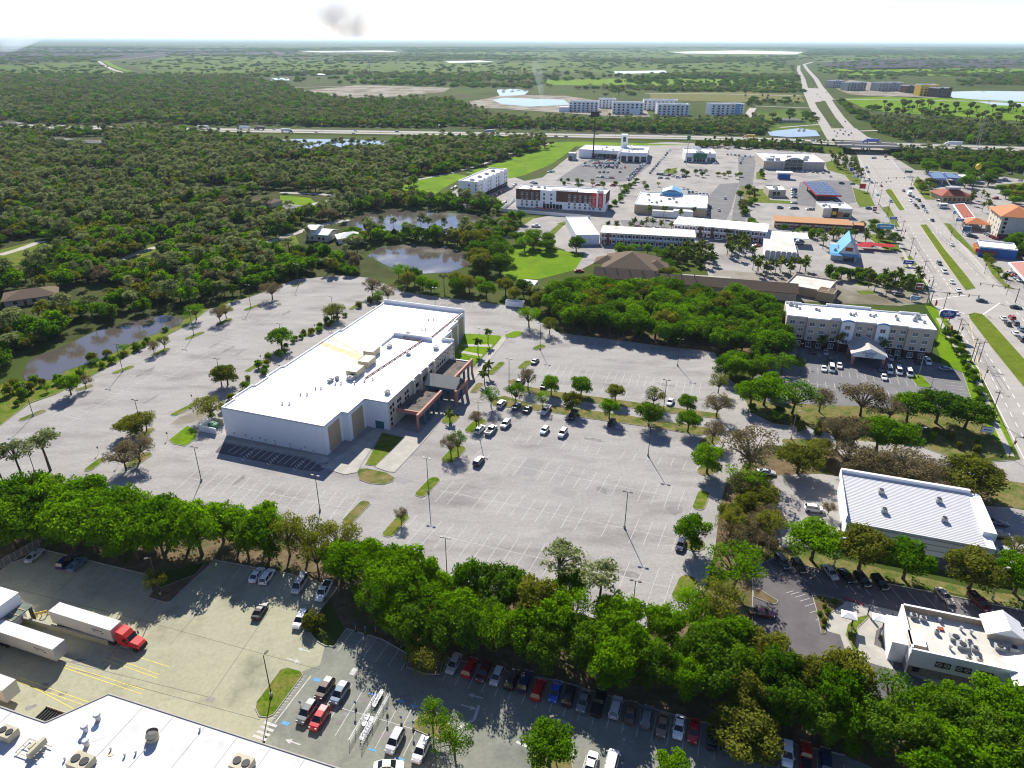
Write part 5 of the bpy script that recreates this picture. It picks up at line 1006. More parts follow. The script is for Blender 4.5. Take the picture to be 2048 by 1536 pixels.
# orange motel
def motel(name,label,A,Bq,dp,h,wall,roof,doors,door_m,post_m,nb,par=0,hipped=False):
    a,c=G(*A),G(*Bq); v=c-a; w_=v.length; t=thing(name,label,'motel',(a.x,a.y,0),math.atan2(v.y,v.x))
    b=B(); b.box(0,w_,1.6,dp,0,h); b.ob('wall',MT[wall],t)
    b=B(); b.box(-.3,w_+.3,-.2,dp+.3,h,h+.25); b.ob('roof',MT[roof],t)
    b=B(); b.box(0,w_,0,1.6,h*.48,h*.48+.2); b.ob('gallery_floor',MT['walk'],t)
    b=B(); b.box(0,w_,0,.06,h*.48+.2,h*.48+1.1); b.ob('gallery_rail',MT[wall],t)
    for i in range(nb):
        x=w_*(i+.5)/nb
        for z in (.1,h*.48+.2):
            swin(t,x-.9,1.6,z,0,1.,2.1,door_m,'door'); swin(t,x+.9,1.6,z+.8,0,1.5,1.2,'darkglass')
        b=B(); b.box(w_*i/nb-.15,w_*i/nb+.15,0,.3,0,h); b.ob('post',MT[post_m],t)
    if doors:
        for x in doors: b=B(); b.box(w_*x-.7,w_*x+.7,-.15,1.55,0,h-.05); b.ob('stair_tower',MT[door_m],t)
    return t,w_
motel('orange_motel','long two storey motel with tan roof and maroon doors',(1548,455.5),(1703,464.5),16,hgt((1548,455),(1547,442)),'beige','tanroof',(.33,.5),'redroof','redroof',12)
t,w_=blk('motel_office','small annex with flat tan roof at the end of the orange motel','building',(1704,462),(1727,464),10,3.6,'brick','tanroof',.2)
# pale motel complex
hm=hgt((1151.5,489.5),(1150.5,471)); blk('motel_end_block','pale windowless motel block with stained flat roof','motel',(1151.5,489.5),(1198,489),46,hm,'bluewhite','roofd',.4,parm='white')
motel('pale_motel','pale green motel wing with stained white roof facing the grove',(1200,488.5),(1388,499),17,6.6,'bluewhite','roofd',(.08,),'redroof','brick',12)
motel('white_motel','long motel wing with clean white roof and maroon posts',(1345,470),(1530,487),20,6.6,'bluewhite','roofw',(.3,.43),'brick','redroof',12)
t,w_=blk('motel_hall','square motel hall with stained roof and tall grey panels','motel',(1528,517),(1592,522),50,hgt((1528,517),(1528,503)),'bluewhite','roofd',.3)
for k in range(6): b=B(); b.box(w_*(k+.12)/6,w_*(k+.88)/6,-.1,-.01,.3,4.6); b.ob('wall_panel',MT['hvacg'],t)
b=B(); b.box(w_,w_+8,30,44,4.6,5.); b.ob('side_canopy',MT['white'],t)
# brown roofed inn
a,c=G(1187,570),G(1310,580); v=c-a; inn=thing('brown_inn','low inn with large brown shingle roofs behind the grove','inn',(a.x,a.y,0),math.atan2(v.y,v.x)); w_=v.length
b=B(); b.box(0,w_,0,11,0,4.2); b.ob('wall',MT['beige'],inn); b=B(); gable(b,0,w_,0,11,4.2,3.2,.7,0,'x',.2); b.ob('wing_roof',MT['brownroof'],inn)
b=B(); b.box(w_,w_+62,0,10,0,4.); b.ob('long_wing_wall',MT['beige'],inn); b=B(); gable(b,w_+.8,w_+62,0,10,4.,2.6,.7,0,'x',.2); b.ob('long_wing_roof',MT['brownroof'],inn)
b=B(); b.box(3,27,11.8,38,0,4.4); b.ob('hall_wall',MT['beige'],inn); b=B(); hip(b,2,28,11.5,40,4.4,6.2,.9); b.ob('hall_roof',MT['brownroof'],inn)
b=B(); hip(b,-3,8,22,33,4.3,3.,.5); hip(b,22,33,20,31,4.3,3.,.5); b.ob('dormer_roof',MT['brownroof'],inn)
for k in range(8): vent(inn,4+6*k,4.6,6.6,.25,.8,'blackm')
t,w_=blk('flat_annex','low annex with pale flat roof and tan wall behind the beige hotel','building',(1567,585),(1652,600),20,3.4,'tan','roofd',.7,parm='beige')
t,w_=blk('tan_garage','windowless tan box at the end of the flat annex','building',(1630,600),(1664,606),8,4.,'tan','brownroof',.2)
p=G(1403,560); t=thing('swimming_pool','small turquoise swimming pool on a pale deck','pool',(p.x,p.y,0),rad(-12)); b=B(); b.box(-13,14,-7.5,7.5,.0,.14); b.ob('deck',MT['walk'],t); b=B(); b.box(-5.5,5.5,-3.,3.5,.02,.155); b.ob('pool_basin',MT['pool'],t)
# blue roofed restaurant
a,c=G(1660,520),G(1712,525); v=c-a; bl=thing('blue_roof_restaurant','restaurant with steep light blue gable roof and white front','restaurant',(a.x,a.y,0),math.atan2(v.y,v.x)); w_=v.length
b=B(); b.box(0,w_,0,24,0,3.6); b.ob('wall',MT['hvacg'],bl); b=B(); b.add([(-1,-2.,3.2),(w_+1,-2.,3.2),(w_+1,.2,3.9),(-1,.2,3.9)],[(0,1,2,3)]); b.box(-.4,w_*.45,0.2,20,3.6,3.8); b.ob('skirt_roof',MT['blueroof'],bl)
b=B(); gable(b,w_*.26,w_+.6,1.,24,3.7,7.2,.6,0,'y',.2); b.ob('gable_roof',MT['blueroof'],bl); x0,x1=w_*.26,w_+.6
for yy in (1.3,23.8): b=B(); b.add([(x0,yy,3.7),(x1,yy,3.7),((x0+x1)/2,yy,10.8)],[(0,1,2)]); b.ob('gable_front',MT['white'],bl)
b=B(); b.box((x0+x1)/2-1.8,(x0+x1)/2+1.8,1.15,1.28,5.2,7.2); b.ob('gable_sign',MT['redroof'],bl); b=B(); b.box(w_*.5,w_*.9,-.3,-.01,.3,2.8); b.ob('front_glazing',MT['glass'],bl)
for k in range(6): hvac(bl,2+2.6*k if k<4 else 4,6+4*(k%3),3.8,1.6,1.2,1.1,'metal',1)
for i,(u,v) in enumerate(((1722,500),(1735,497),(1768,500))):
    p=G(u,v); t=thing('red_canopy',('red tent canopy nearest the blue roofed restaurant','middle red tent canopy by the palm','separate red tent canopy by the roadside shrubs')[i],'canopy',(p.x,p.y,0),rad(-14)); b=B()
    for x in (-4,4):
        for y in (-3,3): b.tube((x,y,0),(x,y,2.6),.07,.07,5)
    b.ob('frame',MT['metal'],t); b=B(); gable(b,-4.2,4.2,-3.2,3.2,2.6,.9,.1,0,'x',.06); b.ob('fabric',MT['red'],t)
# right of highway
def ccanopy(name,label,P4,z,deck,rim,cat='canopy'):
    q=[G(u,v,z) for u,v in P4]; v=q[1]-q[0]; w_=v.length; dp=(q[3]-q[0]).length; t=thing(name,label,cat,(q[0].x,q[0].y,0),math.atan2(v.y,v.x))
    ca_,sa_=math.cos(-math.atan2(v.y,v.x)),math.sin(-math.atan2(v.y,v.x)); X=(q[1]-q[0]); Y=(q[3]-q[0]); lx=lambda d:(d.x*ca_-d.y*sa_,d.x*sa_+d.y*ca_); X,Y=Vector(lx(X)),Vector(lx(Y))
    pt=lambda a,c:tuple(X*a+Y*c)
    b=B(); b.prism([pt(0,0),pt(1,0),pt(1,1),pt(0,1)],z-.9,z-.05); b.ob('rim',MT[rim],t); b=B(); b.prism([pt(.06,.03),pt(.94,.03),pt(.94,.97),pt(.06,.97)],z-.049,z); b.ob('deck',MT[deck],t)
    for x in (.18,.82):
        for y in (.12,.5,.88): c=pt(x,y); b=B(); b.box(c[0]-.25,c[0]+.25,c[1]-.25,c[1]+.25,0,z-.9); b.ob('column',MT['white'],t)
    return t
ccanopy('blue_station_canopy','blue rimmed fuel canopy behind the roadside trees',((1866,357),(1893,357),(1880,344),(1857,344)),5.5,'glass','bluedk')
ccanopy('blue_station_canopy','second blue canopy adjoining the station shop',((1895,355),(1922,357),(1910,346),(1888,345)),5.2,'glass','bluedk')
t,w_=blk('station_shop','white station shop beside the blue canopies','store',(1922,366),(1945,366),14,4.5,'white','roofw',.5)
a,c=G(1882,404),G(1942,405); v=c-a; t=thing('red_tile_restaurant','tan restaurant with dark red tile hip roof','restaurant',(a.x,a.y,0),math.atan2(v.y,v.x)); w_=v.length; b=B(); b.box(0,w_,0,18,0,4.4); b.ob('wall',MT['tan'],t); b=B(); hip(b,0,w_,0,18,4.4,4.2,1.); b.ob('roof',MT['redroof'],t); grid(t,6,1,w_-1,1,1.,1,2.,2.,'darkglass')
b=B(); b.box(w_*.3,w_*.7,6,12,8,9.4); b.ob('roof_plant',MT['hvacg'],t)
ccanopy('long_fuel_canopy','long fuel canopy with dark red top and blue white rim',((1926,437),(1951,435),(1929,407),(1906,408)),5.4,'redroof','bluewhite')
a,c=G(1930,461),G(1975,464); v=c-a; t=thing('porte_cochere','orange tiled entrance porch of the tile roofed hotel','canopy',(a.x,a.y,0),math.atan2(v.y,v.x)); w_=v.length
for x in (1,w_-1):
    for y in (1,11): b=B(); b.box(x-.5,x+.5,y-.5,y+.5,0,4.2); b.ob('column',MT['cream'],t)
b=B(); hip(b,0,w_,0,12,4.4,2.6,.8); b.ob('roof',MT['orange'],t)
a,c=G(1992,478),G(2062,484); v=c-a; t=thing('tile_roof_hotel','three storey cream hotel with orange tile hip roofs at the right edge','hotel',(a.x,a.y,0),math.atan2(v.y,v.x)+.06); w_=v.length
b=B(); b.box(0,w_,0,26,0,13.5); b.ob('wall',MT['cream'],t); b=B(); b.box(-.1,w_*.9,-.1,-.01,3.6,13.4); b.ob('grey_panel',MT['hvacg'],t); b=B(); b.box(-.12,w_+.1,-.16,-.01,.0,3.2); b.ob('brick_base',MT['brick'],t); b=B(); hip(b,0,w_,0,26,13.5,4.2,1.4); b.ob('roof',MT['orange'],t)
for x in (.12,.8):
    for f in range(4): swin(t,w_*x,-.1,3.9+2.4*f,0,1.6,1.5,'darkglass')
for y in range(4):
    for f in range(4): swin(t,0,3+6*y,1.+3.1*f,rad(-90),1.4,1.6,'ltglass')
t,w_=blk('striped_shop','white roofed shop with blue wall and red striped awning','store',(1955,512),(2030,520),16,4.8,'text_b','roofw',.7,parm='white')
b=B(); b.add([(w_*.05,-2.,2.2),(w_*.5,-2.,2.2),(w_*.5,-.02,3.4),(w_*.05,-.02,3.4)],[(0,1,2,3)]); b.ob('awning',MT['redroof'],t)
for k in range(7): b=B(); b.box(-1.6,-.02,.6+2.1*k,1.5+2.1*k,1.8,3.8); b.ob('awning_stripe',MT['yellow' if k%2 else 'red'],t)
ccanopy('roadside_canopy','long pale canopy over parked cars at the right edge',((2052,562),(2085,560),(2048,521),(2017,524)),4.6,'pink','white')
t,w_=blk('white_shed','white shed with ribbed roof by the lawn','shed',(1036,583),(1066,586),9,3.2,'white','white',0)
for k in range(9): b=B(); b.box(w_*k/9,w_*k/9+.2,-.1,9.1,3.24,3.36); b.ob('roof_rib',MT['hvacg'],t)
# far apartments
def apt(label,u0,v0,u1,v1,vt,dp,seed,m='bluewhite',blue=0,cols=7,group='pale blue apartment blocks'):
    h=hgt((u0,v0),(u0,vt)); t,w_=blk('apartment_block',label,'apartments',(u0,v0),(u1,v1),dp,h,m,'roofw' if m!='orange' else 'tanroof',1.4,group,parm='white' if m!='orange' else 'tan')
    for i in range(cols):
        for f in range(4):
            swin(t,w_*(i+.5)/cols,0,.6+f*h/4,0,w_/cols*.42,h/4*.62,'darkglass' if i%2 else 'glass')
        if i%3==1: b=B(); b.box(w_*i/cols+.4,w_*(i+1)/cols-.4,-1.6,-.02,0,h+1.8); 
        if i%3==1:
            b.ob('bay',MT['white'] if m=='bluewhite' else MT[m],t)
            for f in range(4): swin(t,w_*(i+.5)/cols,-1.6,.6+f*h/4,0,w_/cols*.5,h/4*.6,'darkglass')
    if blue: b=B(); b.box(w_*.72,w_*.88,-.4,-.02,0,h+1); b.ob('blue_panel',MT['blueroof'],t)
    return t
apt('pale blue apartment block, leftmost by the sandy site',1137,223,1196,224,204,22,1)
apt('apartment block behind the leftmost pale block',1197,216,1231,216.5,199,22,2,cols=5)
apt('pale apartment block, middle of the front row',1224,227.5,1286,228.5,206,22,3)
apt('pale apartment block in the back row with blue roof panels',1286,220,1354,221,201,22,4,cols=8)
apt('pale apartment block, right of the middle front one',1314,230.5,1377,231,210,22,5)
apt('pale apartment block with a deep blue panel, farthest right',1421,229.5,1487,229,209.5,22,6,blue=1)
for u,v,l in ((1118,224,'left'),(1259,229,'middle')): blk('pavilion','small pale pavilion in front of the %s apartment block'%l,'building',(u,v),(u+20,v+.3),14,7,'bluewhite','roofw',.5)
apt('grey unfinished apartment block, leftmost beyond the far junction',1664,176,1687,175,162.5,20,7,'hvacg',cols=4,group='unfinished apartments')
apt('grey unfinished apartment block, second by the far road',1693,181.5,1731,181,166,22,8,'hvacg',cols=6,group='unfinished apartments')
apt('grey unfinished apartment block standing alone in the middle',1755,182.5,1804,181.5,166.5,24,9,'hvacg',cols=7,group='unfinished apartments')
apt('brown scaffolded apartment block, left of the yellow one',1810,186,1840,186,172,22,10,'brick',cols=5,group='unfinished apartments')
apt('yellow sheathed apartment block among brown ones',1838,192,1872,192,170,22,11,'yellow',cols=5,group='unfinished apartments')
apt('brown unfinished apartment block nearest the lake',1871,194.5,1900,194,177,24,12,'brick',cols=5,group='unfinished apartments')
# houses in the woods
def house(label,u,v,w_,d,rz,wall,roof,rh=2.4,h=3.):
    p=G(u,v); t=thing('house',label,'house',(p.x,p.y,0),rad(rz),'houses in the left woods'); b=B(); b.box(-w_/2,w_/2,-d/2,d/2,0,h); b.ob('wall',MT[wall],t); b=B(); hip(b,-w_/2,w_/2,-d/2,d/2,h,rh,.7); b.ob('roof',MT[roof],t)
    for x in (-.3,.05,.35): swin(t,w_*x,-d/2,1.,0,1.6,1.3,'darkglass')
    swin(t,-w_*.12,-d/2,.05,0,1.1,2.1,'brick','door'); return t
for a in (('grey hip roofed house at the upper left',122,285,24,13,-12,'beige','greyroof'),('pale grey roofed house right of the grey one',188,290,28,15,-8,'beige','greyroof'),('house with pale roof at the far left edge',22,252,26,14,5,'beige','greyroof'),('brown roofed house beside the bright lawn',528,410,22,12,-20,'beige','brownroof'),('flat grey roofed house below the bright lawn',600,424,26,13,-15,'white','greyroof',1.),('brown roofed house in the lower left woods',66,600,20,13,30,'beige','brownroof'),('tan roofed house half hidden in the pines',158,374,22,12,-15,'beige','tanroof'),('pale house half hidden above the pines',262,338,18,10,-8,'white','greyroof'),('small pale house near the pond edge',700,482,14,10,20,'white','roofw'),('white roofed house in the far middle woods',640,151,30,20,0,'white','roofw'),('far house among the right woods',1110,153,26,18,0,'white','greyroof'),('grey house on the plot beside the far road',1580,244,34,16,0,'hvacg','greyroof'),('small grey roofed house near the left edge',5,360,18,10,10,'white','greyroof'),('house hidden beside the middle pines',380,395,18,10,-20,'beige','tanroof')): house(*a)
a,c=G(612,481),G(656,484); v=c-a; t=thing('white_house','white two level house with bright flat metal roof by the lane','house',(a.x,a.y,0),math.atan2(v.y,v.x)); w_=v.length; b=B(); b.box(0,w_,0,13,0,4.); b.box(0,w_*.45,1,11,4,6.4); b.ob('wall',MT['cream'],t); b=B(); gable(b,w_*.35,w_,0,13,4.,1.6,.6,0,'x'); b.ob('roof',MT['white'],t); b=B(); gable(b,0,w_*.45,1,11,6.4,1.2,.5,0,'x'); b.ob('upper_roof',MT['white'],t)
for x in (.1,.3,.6,.8): swin(t,w_*x,0,1.,0,1.4,1.4,'darkglass')
# ================================================================= vegetation
def leafmesh(name,C,Nrm,size,tint,m,rng,asp=1.):
    "quads at C facing roughly Nrm"
    n=len(C); r=rng.normal(size=(n,3)); nn=Nrm+r*.65; nn/=np.linalg.norm(nn,axis=1)[:,None]
    t=np.cross(nn,rng.normal(size=(n,3))); t/=np.linalg.norm(t,axis=1)[:,None]+1e-9; bt=np.cross(nn,t)
    a=(size*asp)[:,None]*t; c=size[:,None]*bt
    V=np.stack([C-a-c*.6,C+a*.9-c,C+a+c*.7,C-a*.8+c],1).reshape(-1,3)
    me=bpy.data.meshes.new(name); me.vertices.add(4*n); me.vertices.foreach_set('co',V.astype(np.float32).ravel())
    me.loops.add(4*n); me.loops.foreach_set('vertex_index',np.arange(4*n,dtype=np.int32)); me.polygons.add(n); me.polygons.foreach_set('loop_start',np.arange(0,4*n,4,dtype=np.int32))
    at=me.attributes.new('tint','FLOAT','FACE'); at.data.foreach_set('value',tint.astype(np.float32)); me.materials.append(MT[m]); me.update(calc_edges=True); return me
def lobes(rng,n,zc,rx,rz,rl,flat=1.,inner=.35):
    L=[]
    for i in range(n):
        d=rng.normal(size=3); d/=np.linalg.norm(d); d[2]=abs(d[2])*1. if rng.random()<.72 else d[2]; k=inner+(1-inner)*rng.random()**.5
        L.append((np.array([d[0]*rx*k*.82,d[1]*rx*k*.82,zc+d[2]*rz*k*.85]),rl*rng.uniform(.7,1.25),flat))
    return L
def cloud(rng,L,per,smin,smax,up=.35):
    C=[];Nn=[];T=[]
    for c,r,fl in L:
        n=int(per*(r/.33)**2); d=rng.normal(size=(n,3)); d/=np.linalg.norm(d,axis=1)[:,None]; d[:,2]=np.where(rng.random(n)<up,abs(d[:,2]),d[:,2])
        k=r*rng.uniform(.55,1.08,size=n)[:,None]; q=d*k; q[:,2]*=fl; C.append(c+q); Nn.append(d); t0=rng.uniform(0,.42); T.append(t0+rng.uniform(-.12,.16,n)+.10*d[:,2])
    C=np.concatenate(C);Nn=np.concatenate(Nn);T=np.concatenate(T); return C,Nn,rng.uniform(smin,smax,len(C)),np.clip(T,0,1)
def limbs(L,base,h0,r0,m='bark',n=8,twigs=0,rng=None,name='trunk',sides=5):
    b=B(); top=Vector((0.03,0.02,h0)); b.tube((0,0,-.05),(0.01,.01,h0*.5),r0,r0*.8,7); b.tube((.01,.01,h0*.5),top,r0*.8,r0*.62,7)
    for c,r,fl in L[:n]:
        e=Vector(c); mid=top.lerp(e,.5)+Vector((0,0,.06)); b.tube(top,mid,r0*.5,r0*.32,sides,0,False); b.tube(mid,e,r0*.32,r0*.12,sides,0,False)
        if twigs:
            for k in range(twigs):
                d=Vector(rng.normal(size=3)); d.normalize(); d.z=abs(d.z)*.8; b.tube(mid.lerp(e,rng.random()*.9),e+d*r*1.25,r0*.10,r0*.03,3,0,False)
    return b
STOCK={}
def proto(kind,m,seed):
    rng=np.random.default_rng(seed)
    if kind=='oak':
        L=lobes(rng,40,1.15,1.03,.74,.29); C,N_,S,T=cloud(rng,L,210,.02,.042); tr=limbs(L,0,.62,.075,n=12)
    elif kind=='sparse':
        L=lobes(rng,26,1.2,1.,.7,.27,inner=.5); C,N_,S,T=cloud(rng,L,165,.015,.032); tr=limbs(L,0,.6,.06,n=22,twigs=3,rng=rng)
    elif kind=='pine':
        L=lobes(rng,22,2.15,.62,.62,.24,.55,.5); C,N_,S,T=cloud(rng,L,130,.022,.042); tr=limbs(L,0,1.75,.05,n=12); 
    elif kind=='shrub':
        L=lobes(rng,14,.42,.8,.42,.34); C,N_,S,T=cloud(rng,L,70,.04,.075); tr=limbs(L,0,.2,.04,n=6)
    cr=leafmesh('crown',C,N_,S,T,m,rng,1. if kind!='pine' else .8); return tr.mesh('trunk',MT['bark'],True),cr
def palm_proto(seed,n=26,feather=False):
    rng=np.random.default_rng(seed); b=B(); T=[]
    for i in range(n):
        az=rng.uniform(0,2*math.pi); el=rng.uniform(-.5,1.25); Lg=rng.uniform(.85,1.1); p=Vector((0,0,0)); d=Vector((math.cos(az)*math.cos(el),math.sin(az)*math.cos(el),math.sin(el))); s=Vector((-math.sin(az),math.cos(az),0)); prev=None; tt=rng.uniform(0,.5)
        for k in range(5):
            wd=(.05,.2,.24,.16,.02)[k]*(1.15 if not feather else .9); a=p-s*wd+Vector((0,0,-.05*k if wd>.1 else 0)); c=p+s*wd+Vector((0,0,-.05*k if wd>.1 else 0))
            if prev: b.quad(prev[0],p0,p,a); b.quad(p0,prev[1],c,p); T+=[tt,tt+.1]
            prev=(a,c); p0=p.copy(); d.z-=.20 if not feather else .26; d.normalize(); p=p+d*Lg*.25
    me=b.mesh('fronds',MT['palm']); at=me.attributes.new('tint','FLOAT','FACE'); at.data.foreach_set('value',np.array(T,np.float32)); return me
for i in range(4): STOCK['oakb',i]=proto('oak','oakb',10+i)
for k_,src,mm in (('oakd','oakb','oakd'),('olive','oakb','olive')):
    for i in range(4):
        tr,cr=STOCK[src,i]; c2=cr.copy(); c2.materials.clear(); c2.materials.append(MT[mm]); STOCK[k_,i]=(tr,c2)
for i in range(3):
    STOCK['bare',i]=proto('sparse','brown',40+i); tr,cr=STOCK['bare',i]; c2=cr.copy(); c2.materials.clear(); c2.materials.append(MT['olive']); STOCK['thin',i]=(tr,c2); c3=cr.copy(); c3.materials.clear(); c3.materials.append(MT['oakb']); STOCK['thing',i]=(tr,c3)
for i in range(3): STOCK['pine',i]=proto('pine','pine',60+i)
for i in range(3): STOCK['shrub',i]=proto('shrub','shrub',80+i)
for i in range(3): tr,cr=STOCK['shrub',i]; c2=cr.copy(); c2.materials.clear(); c2.materials.append(MT['olive']); STOCK['dryshrub',i]=(tr,c2)
PALM=[palm_proto(90+i) for i in range(3)]; ROYAL=[palm_proto(95+i,20,True) for i in range(2)]
ptr=B().tube((0,0,0),(.02,0,.5),.06,.05,7).tube((.02,0,.5),(.0,.01,1.),.05,.045,7).mesh('trunk',MT['palmbark'],True)
rt=random.Random(77); NT={}
KN={'oakb':('oak_tree','leafy green oak','tree'),'oakd':('oak_tree','dark green oak','tree'),'olive':('oak_tree','olive green oak','tree'),'bare':('bare_tree','sparse brownish tree','tree'),'thin':('bare_tree','thin olive tree','tree'),'thing':('young_tree','light green tree','tree'),'pine':('pine_tree','tall pine','tree'),'shrub':('shrub','bushy green shrub','shrub'),'dryshrub':('shrub','olive shrub','shrub')}
def plantone(p,kind,D,H,label,group=None):
    "p ground point, D crown diameter, H total height"
    nm,_,cat=KN[kind]; n=len([1 for k in STOCK if k[0]==kind]); tr,cr=STOCK[kind,rt.randrange(n)]
    hz={'oakb':1.95,'oakd':1.95,'olive':1.95,'bare':1.95,'thin':1.95,'thing':1.95,'pine':2.75,'shrub':.9,'dryshrub':.9}[kind]
    o=ob(nm,None,None,(p[0],p[1],.02),rt.uniform(0,6.28),label,cat,group); s=D/2/(.62 if kind=='pine' else .92); o.scale=(s,s*rt.uniform(.92,1.08),H/hz); ob('trunk',tr,o); ob('crown',cr,o); return o
def palmone(p,H,Rr,label,group=None,royal=False):
    o=ob('palm_tree',None,None,(p[0],p[1],.02),rt.uniform(0,6.28),label,'palm tree',group); t=ob('trunk',ptr,o); t.scale=(3.2,3.2,H-.3); c=ob('fronds',rt.choice(ROYAL if royal else PALM),o,(0,0,H-.35)); c.scale=(Rr,Rr,Rr*.95); return o
def inpoly(x,y,P):
    c=False; j=len(P)-1
    for i in range(len(P)):
        if (P[i][1]>y)!=(P[j][1]>y) and x<(P[j][0]-P[i][0])*(y-P[i][1])/(P[j][1]-P[i][1]+1e-12)+P[i][0]: c=not c
        j=i
    return c
def spots(poly,n,dmin,seed):
    P=GP(poly); r=random.Random(seed); xs=[p[0] for p in P]; ys=[p[1] for p in P]; out=[]
    for k in range(n*60):
        x,y=r.uniform(min(xs),max(xs)),r.uniform(min(ys),max(ys))
        if inpoly(x,y,P) and all((x-a)**2+(y-b)**2>dmin*dmin for a,b in out):
            out.append((x,y))
            if len(out)>=n: break
    return sorted(out)
def SZ(d,D): return ''
def belt(poly,n,dmin,kinds,D,H,phrase,seed,end='left end'):
    r=random.Random(seed+1); S=spots(poly,n,dmin,seed)
    for i,p in enumerate(S):
        k=r.choice(kinds); d=r.uniform(*D); h=r.uniform(*H)
        lab='%s %s %s, %s from %s'%(KN[k][1].split()[0] if 0 else KN[k][1],SZ(d,D),phrase,ordn(i+1),end.split()[0]); lab=lab.replace('  ',' ')
        if k in('shrub','dryshrub'): h=d*r.uniform(.5,.75)
        if k=='pine': d*=.75; h*=1.25
        plantone(p,k,d,h,lab,phrase)
def pbelt(poly,n,dmin,H,phrase,seed):
    r=random.Random(seed+1)
    for i,p in enumerate(spots(poly,n,dmin,seed)): palmone(p,r.uniform(*H),r.uniform(2.1,3.0),'sabal palm %s, %s from its left end'%(phrase,ordn(i+1)),phrase)
# --- named single trees (u,v base pixel)
ONE=[(143,790,'oakb',7,6.5,'dark shadowed green tree alone at the pond side of the left lot'),(173,777,'bare',4.5,4.5,'small bare tree beside the lone green tree in the left lot'),(309,708,'bare',4.5,5,'thin bare tree on the pond side island'),(330,698,'thin',4.5,5,'thin olive tree on the pond side island'),(393,640,'thing',8,6.5,'green tree on the pond bank at the lot edge'),(441,645,'bare',7,6,'spreading bare tree at the woods side of the left lot'),(453,637,'thin',6.5,6,'olive tree next to the spreading bare tree in the left lot'),(545,599,'bare',10,7.5,'wide sparse tree near the far end of the left lot'),(564,697,'oakb',9.5,7.5,'round bright green tree beside a lamp behind the building'),(444,773,'olive',6,7,'olive tree beside the lamp by the building wall, left of a pair'),(456,770,'olive',7.5,7,'olive tree by the building wall, right of a pair'),(424,838,'thin',10,7,'olive spreading tree near the dumpster yard'),(294,862,'thin',7,6,'slim tree right of the flat crowned tree'),(272,868,'olive',9,5.5,'flat crowned olive tree in the near left lot'),(253,941,'bare',9,7,'brownish tree on the dry island, left of a pair'),(280,924,'bare',9.5,7.5,'purplish brown tree on the dry island, right of a pair'),(663,641,'thin',7.5,6.5,'olive tree beside the far lamp, left of a pair'),(676,639,'thin',7.5,6.5,'olive tree beside the far lamp, right of a pair'),
 (745,592,'bare',9,8,'bare tree at the far corner behind the building'),(759,609,'thing',5.5,6,'small green tree at the far corner of the roof'),(776,602,'bare',8,7,'sparse tree right of the small green one at the far corner'),(1058,655,'thing',10,8,'broad light green tree beyond the lawn'),(1099,668,'thin',7,6.5,'thin tree at the grove end of the lawn road'),
 (982,814,'thing',6,6.5,'first light tree of the lower verge in the lot'),(1032,806,'thing',6.5,6.5,'second light tree of the lower verge in the lot'),(1056,778,'bare',6.5,7,'sparse tree beside the parked car on the upper verge'),(1102,788,'oakb',5.5,6.5,'round green tree on the upper verge'),(1085,816,'thing',4.5,5.5,'small young tree on the lower verge'),(1162,791,'oakb',7,6.5,'bright round green tree on the upper verge'),(1143,824,'olive',6.5,6.5,'olive tree on the lower verge'),(1230,804,'olive',5.5,6,'olive tree in the middle of the upper verge'),(1218,838,'oakb',5.5,6.5,'green tree in the middle of the lower verge'),(1307,815,'thin',6.5,6.5,'thin olive tree beside the lamp on the upper verge'),(1297,852,'oakd',8.5,7.5,'large dark tree beside the lamp on the lower verge'),(1374,823,'oakb',6,5.5,'green tree at the right end of the upper verge'),(1375,864,'oakb',6.5,6.5,'green tree at the right end of the lower verge'),(953,854,'bare',4.5,5,'bare sapling on the entrance island'),(902,911,'bare',5.5,6,'bare tree on the two tree island'),(916,906,'thing',5.5,6.5,'light green tree on the two tree island'),(803,1046,'bare',3.2,4,'leafless shrub tree on the small island'),
 (1450,755,'oakb',9,7.5,'green tree at the right corner of the upper lot'),(1436,786,'thin',7,6.5,'olive tree at the right edge of the upper lot'),(1432,834,'bare',8.5,7.5,'sparse brown tree at the right end of the upper verge'),(1424,886,'bare',7,6.5,'leafless brown tree on the right island'),(1413,946,'oakb',8.5,8,'green tree on the round island of the right lane'),(1494,948,'bare',14,13,'tall feathery brown tree beside the access road'),(1483,995,'thing',10,8.5,'light green tree below the tall feathery tree'),(1594,946,'olive',11,7.5,'bushy olive green tree beside the access road'),(1382,1098,'oakb',7.5,8.5,'bushy green tree on the island with the parked car'),(1466,1180,'thing',12,10,'broad light green tree at the restaurant exit'),(1622,1120,'oakb',11,9,'bright green tree beside the restaurant lot, left of the grey wall'),(1717,1138,'olive',9,9,'olive tree in front of the ribbed roof building'),(1806,1158,'oakb',10,8.5,'bright green tree in front of the grey siding'),(1937,1178,'olive',11,8.5,'broad olive tree at the right end of the grey siding'),(2028,1188,'oakb',10,9.5,'dense green tree at the right edge above the restaurant'),(1420,1262,'thin',10,11,'sparse tall tree at the lower right of the empty lot'),(1386,1272,'thing',9,10,'light green tree beside the lower right island'),(1483,1502,'olive',11,7.5,'olive tree on the island in the car row'),(850,1334,'thin',8.5,6,'grey green bush tree at the start of the car row'),(867,1468,'thing',5.5,6.5,'yellowish small tree on the grass island'),(909,1508,'thing',6.5,6.5,'small tree at the foot of the grass island'),(1098,1530,'oakb',7.5,7.5,'bushy green tree on the bottom island'),(317,1192,'thin',4.8,6,'thin pale tree on the loading yard island'),(1345,1565,'oakb',6,5,'green tree top at the bottom edge'),(630,1255,'dryshrub',5,3,'grey shrub on the rounded grass corner'),(1655,1030,'bare',3.5,3.5,'reddish bare sapling by the parked white car'),(2025,1115,'thin',5,4.5,'thin tree right of the ribbed roof building')]
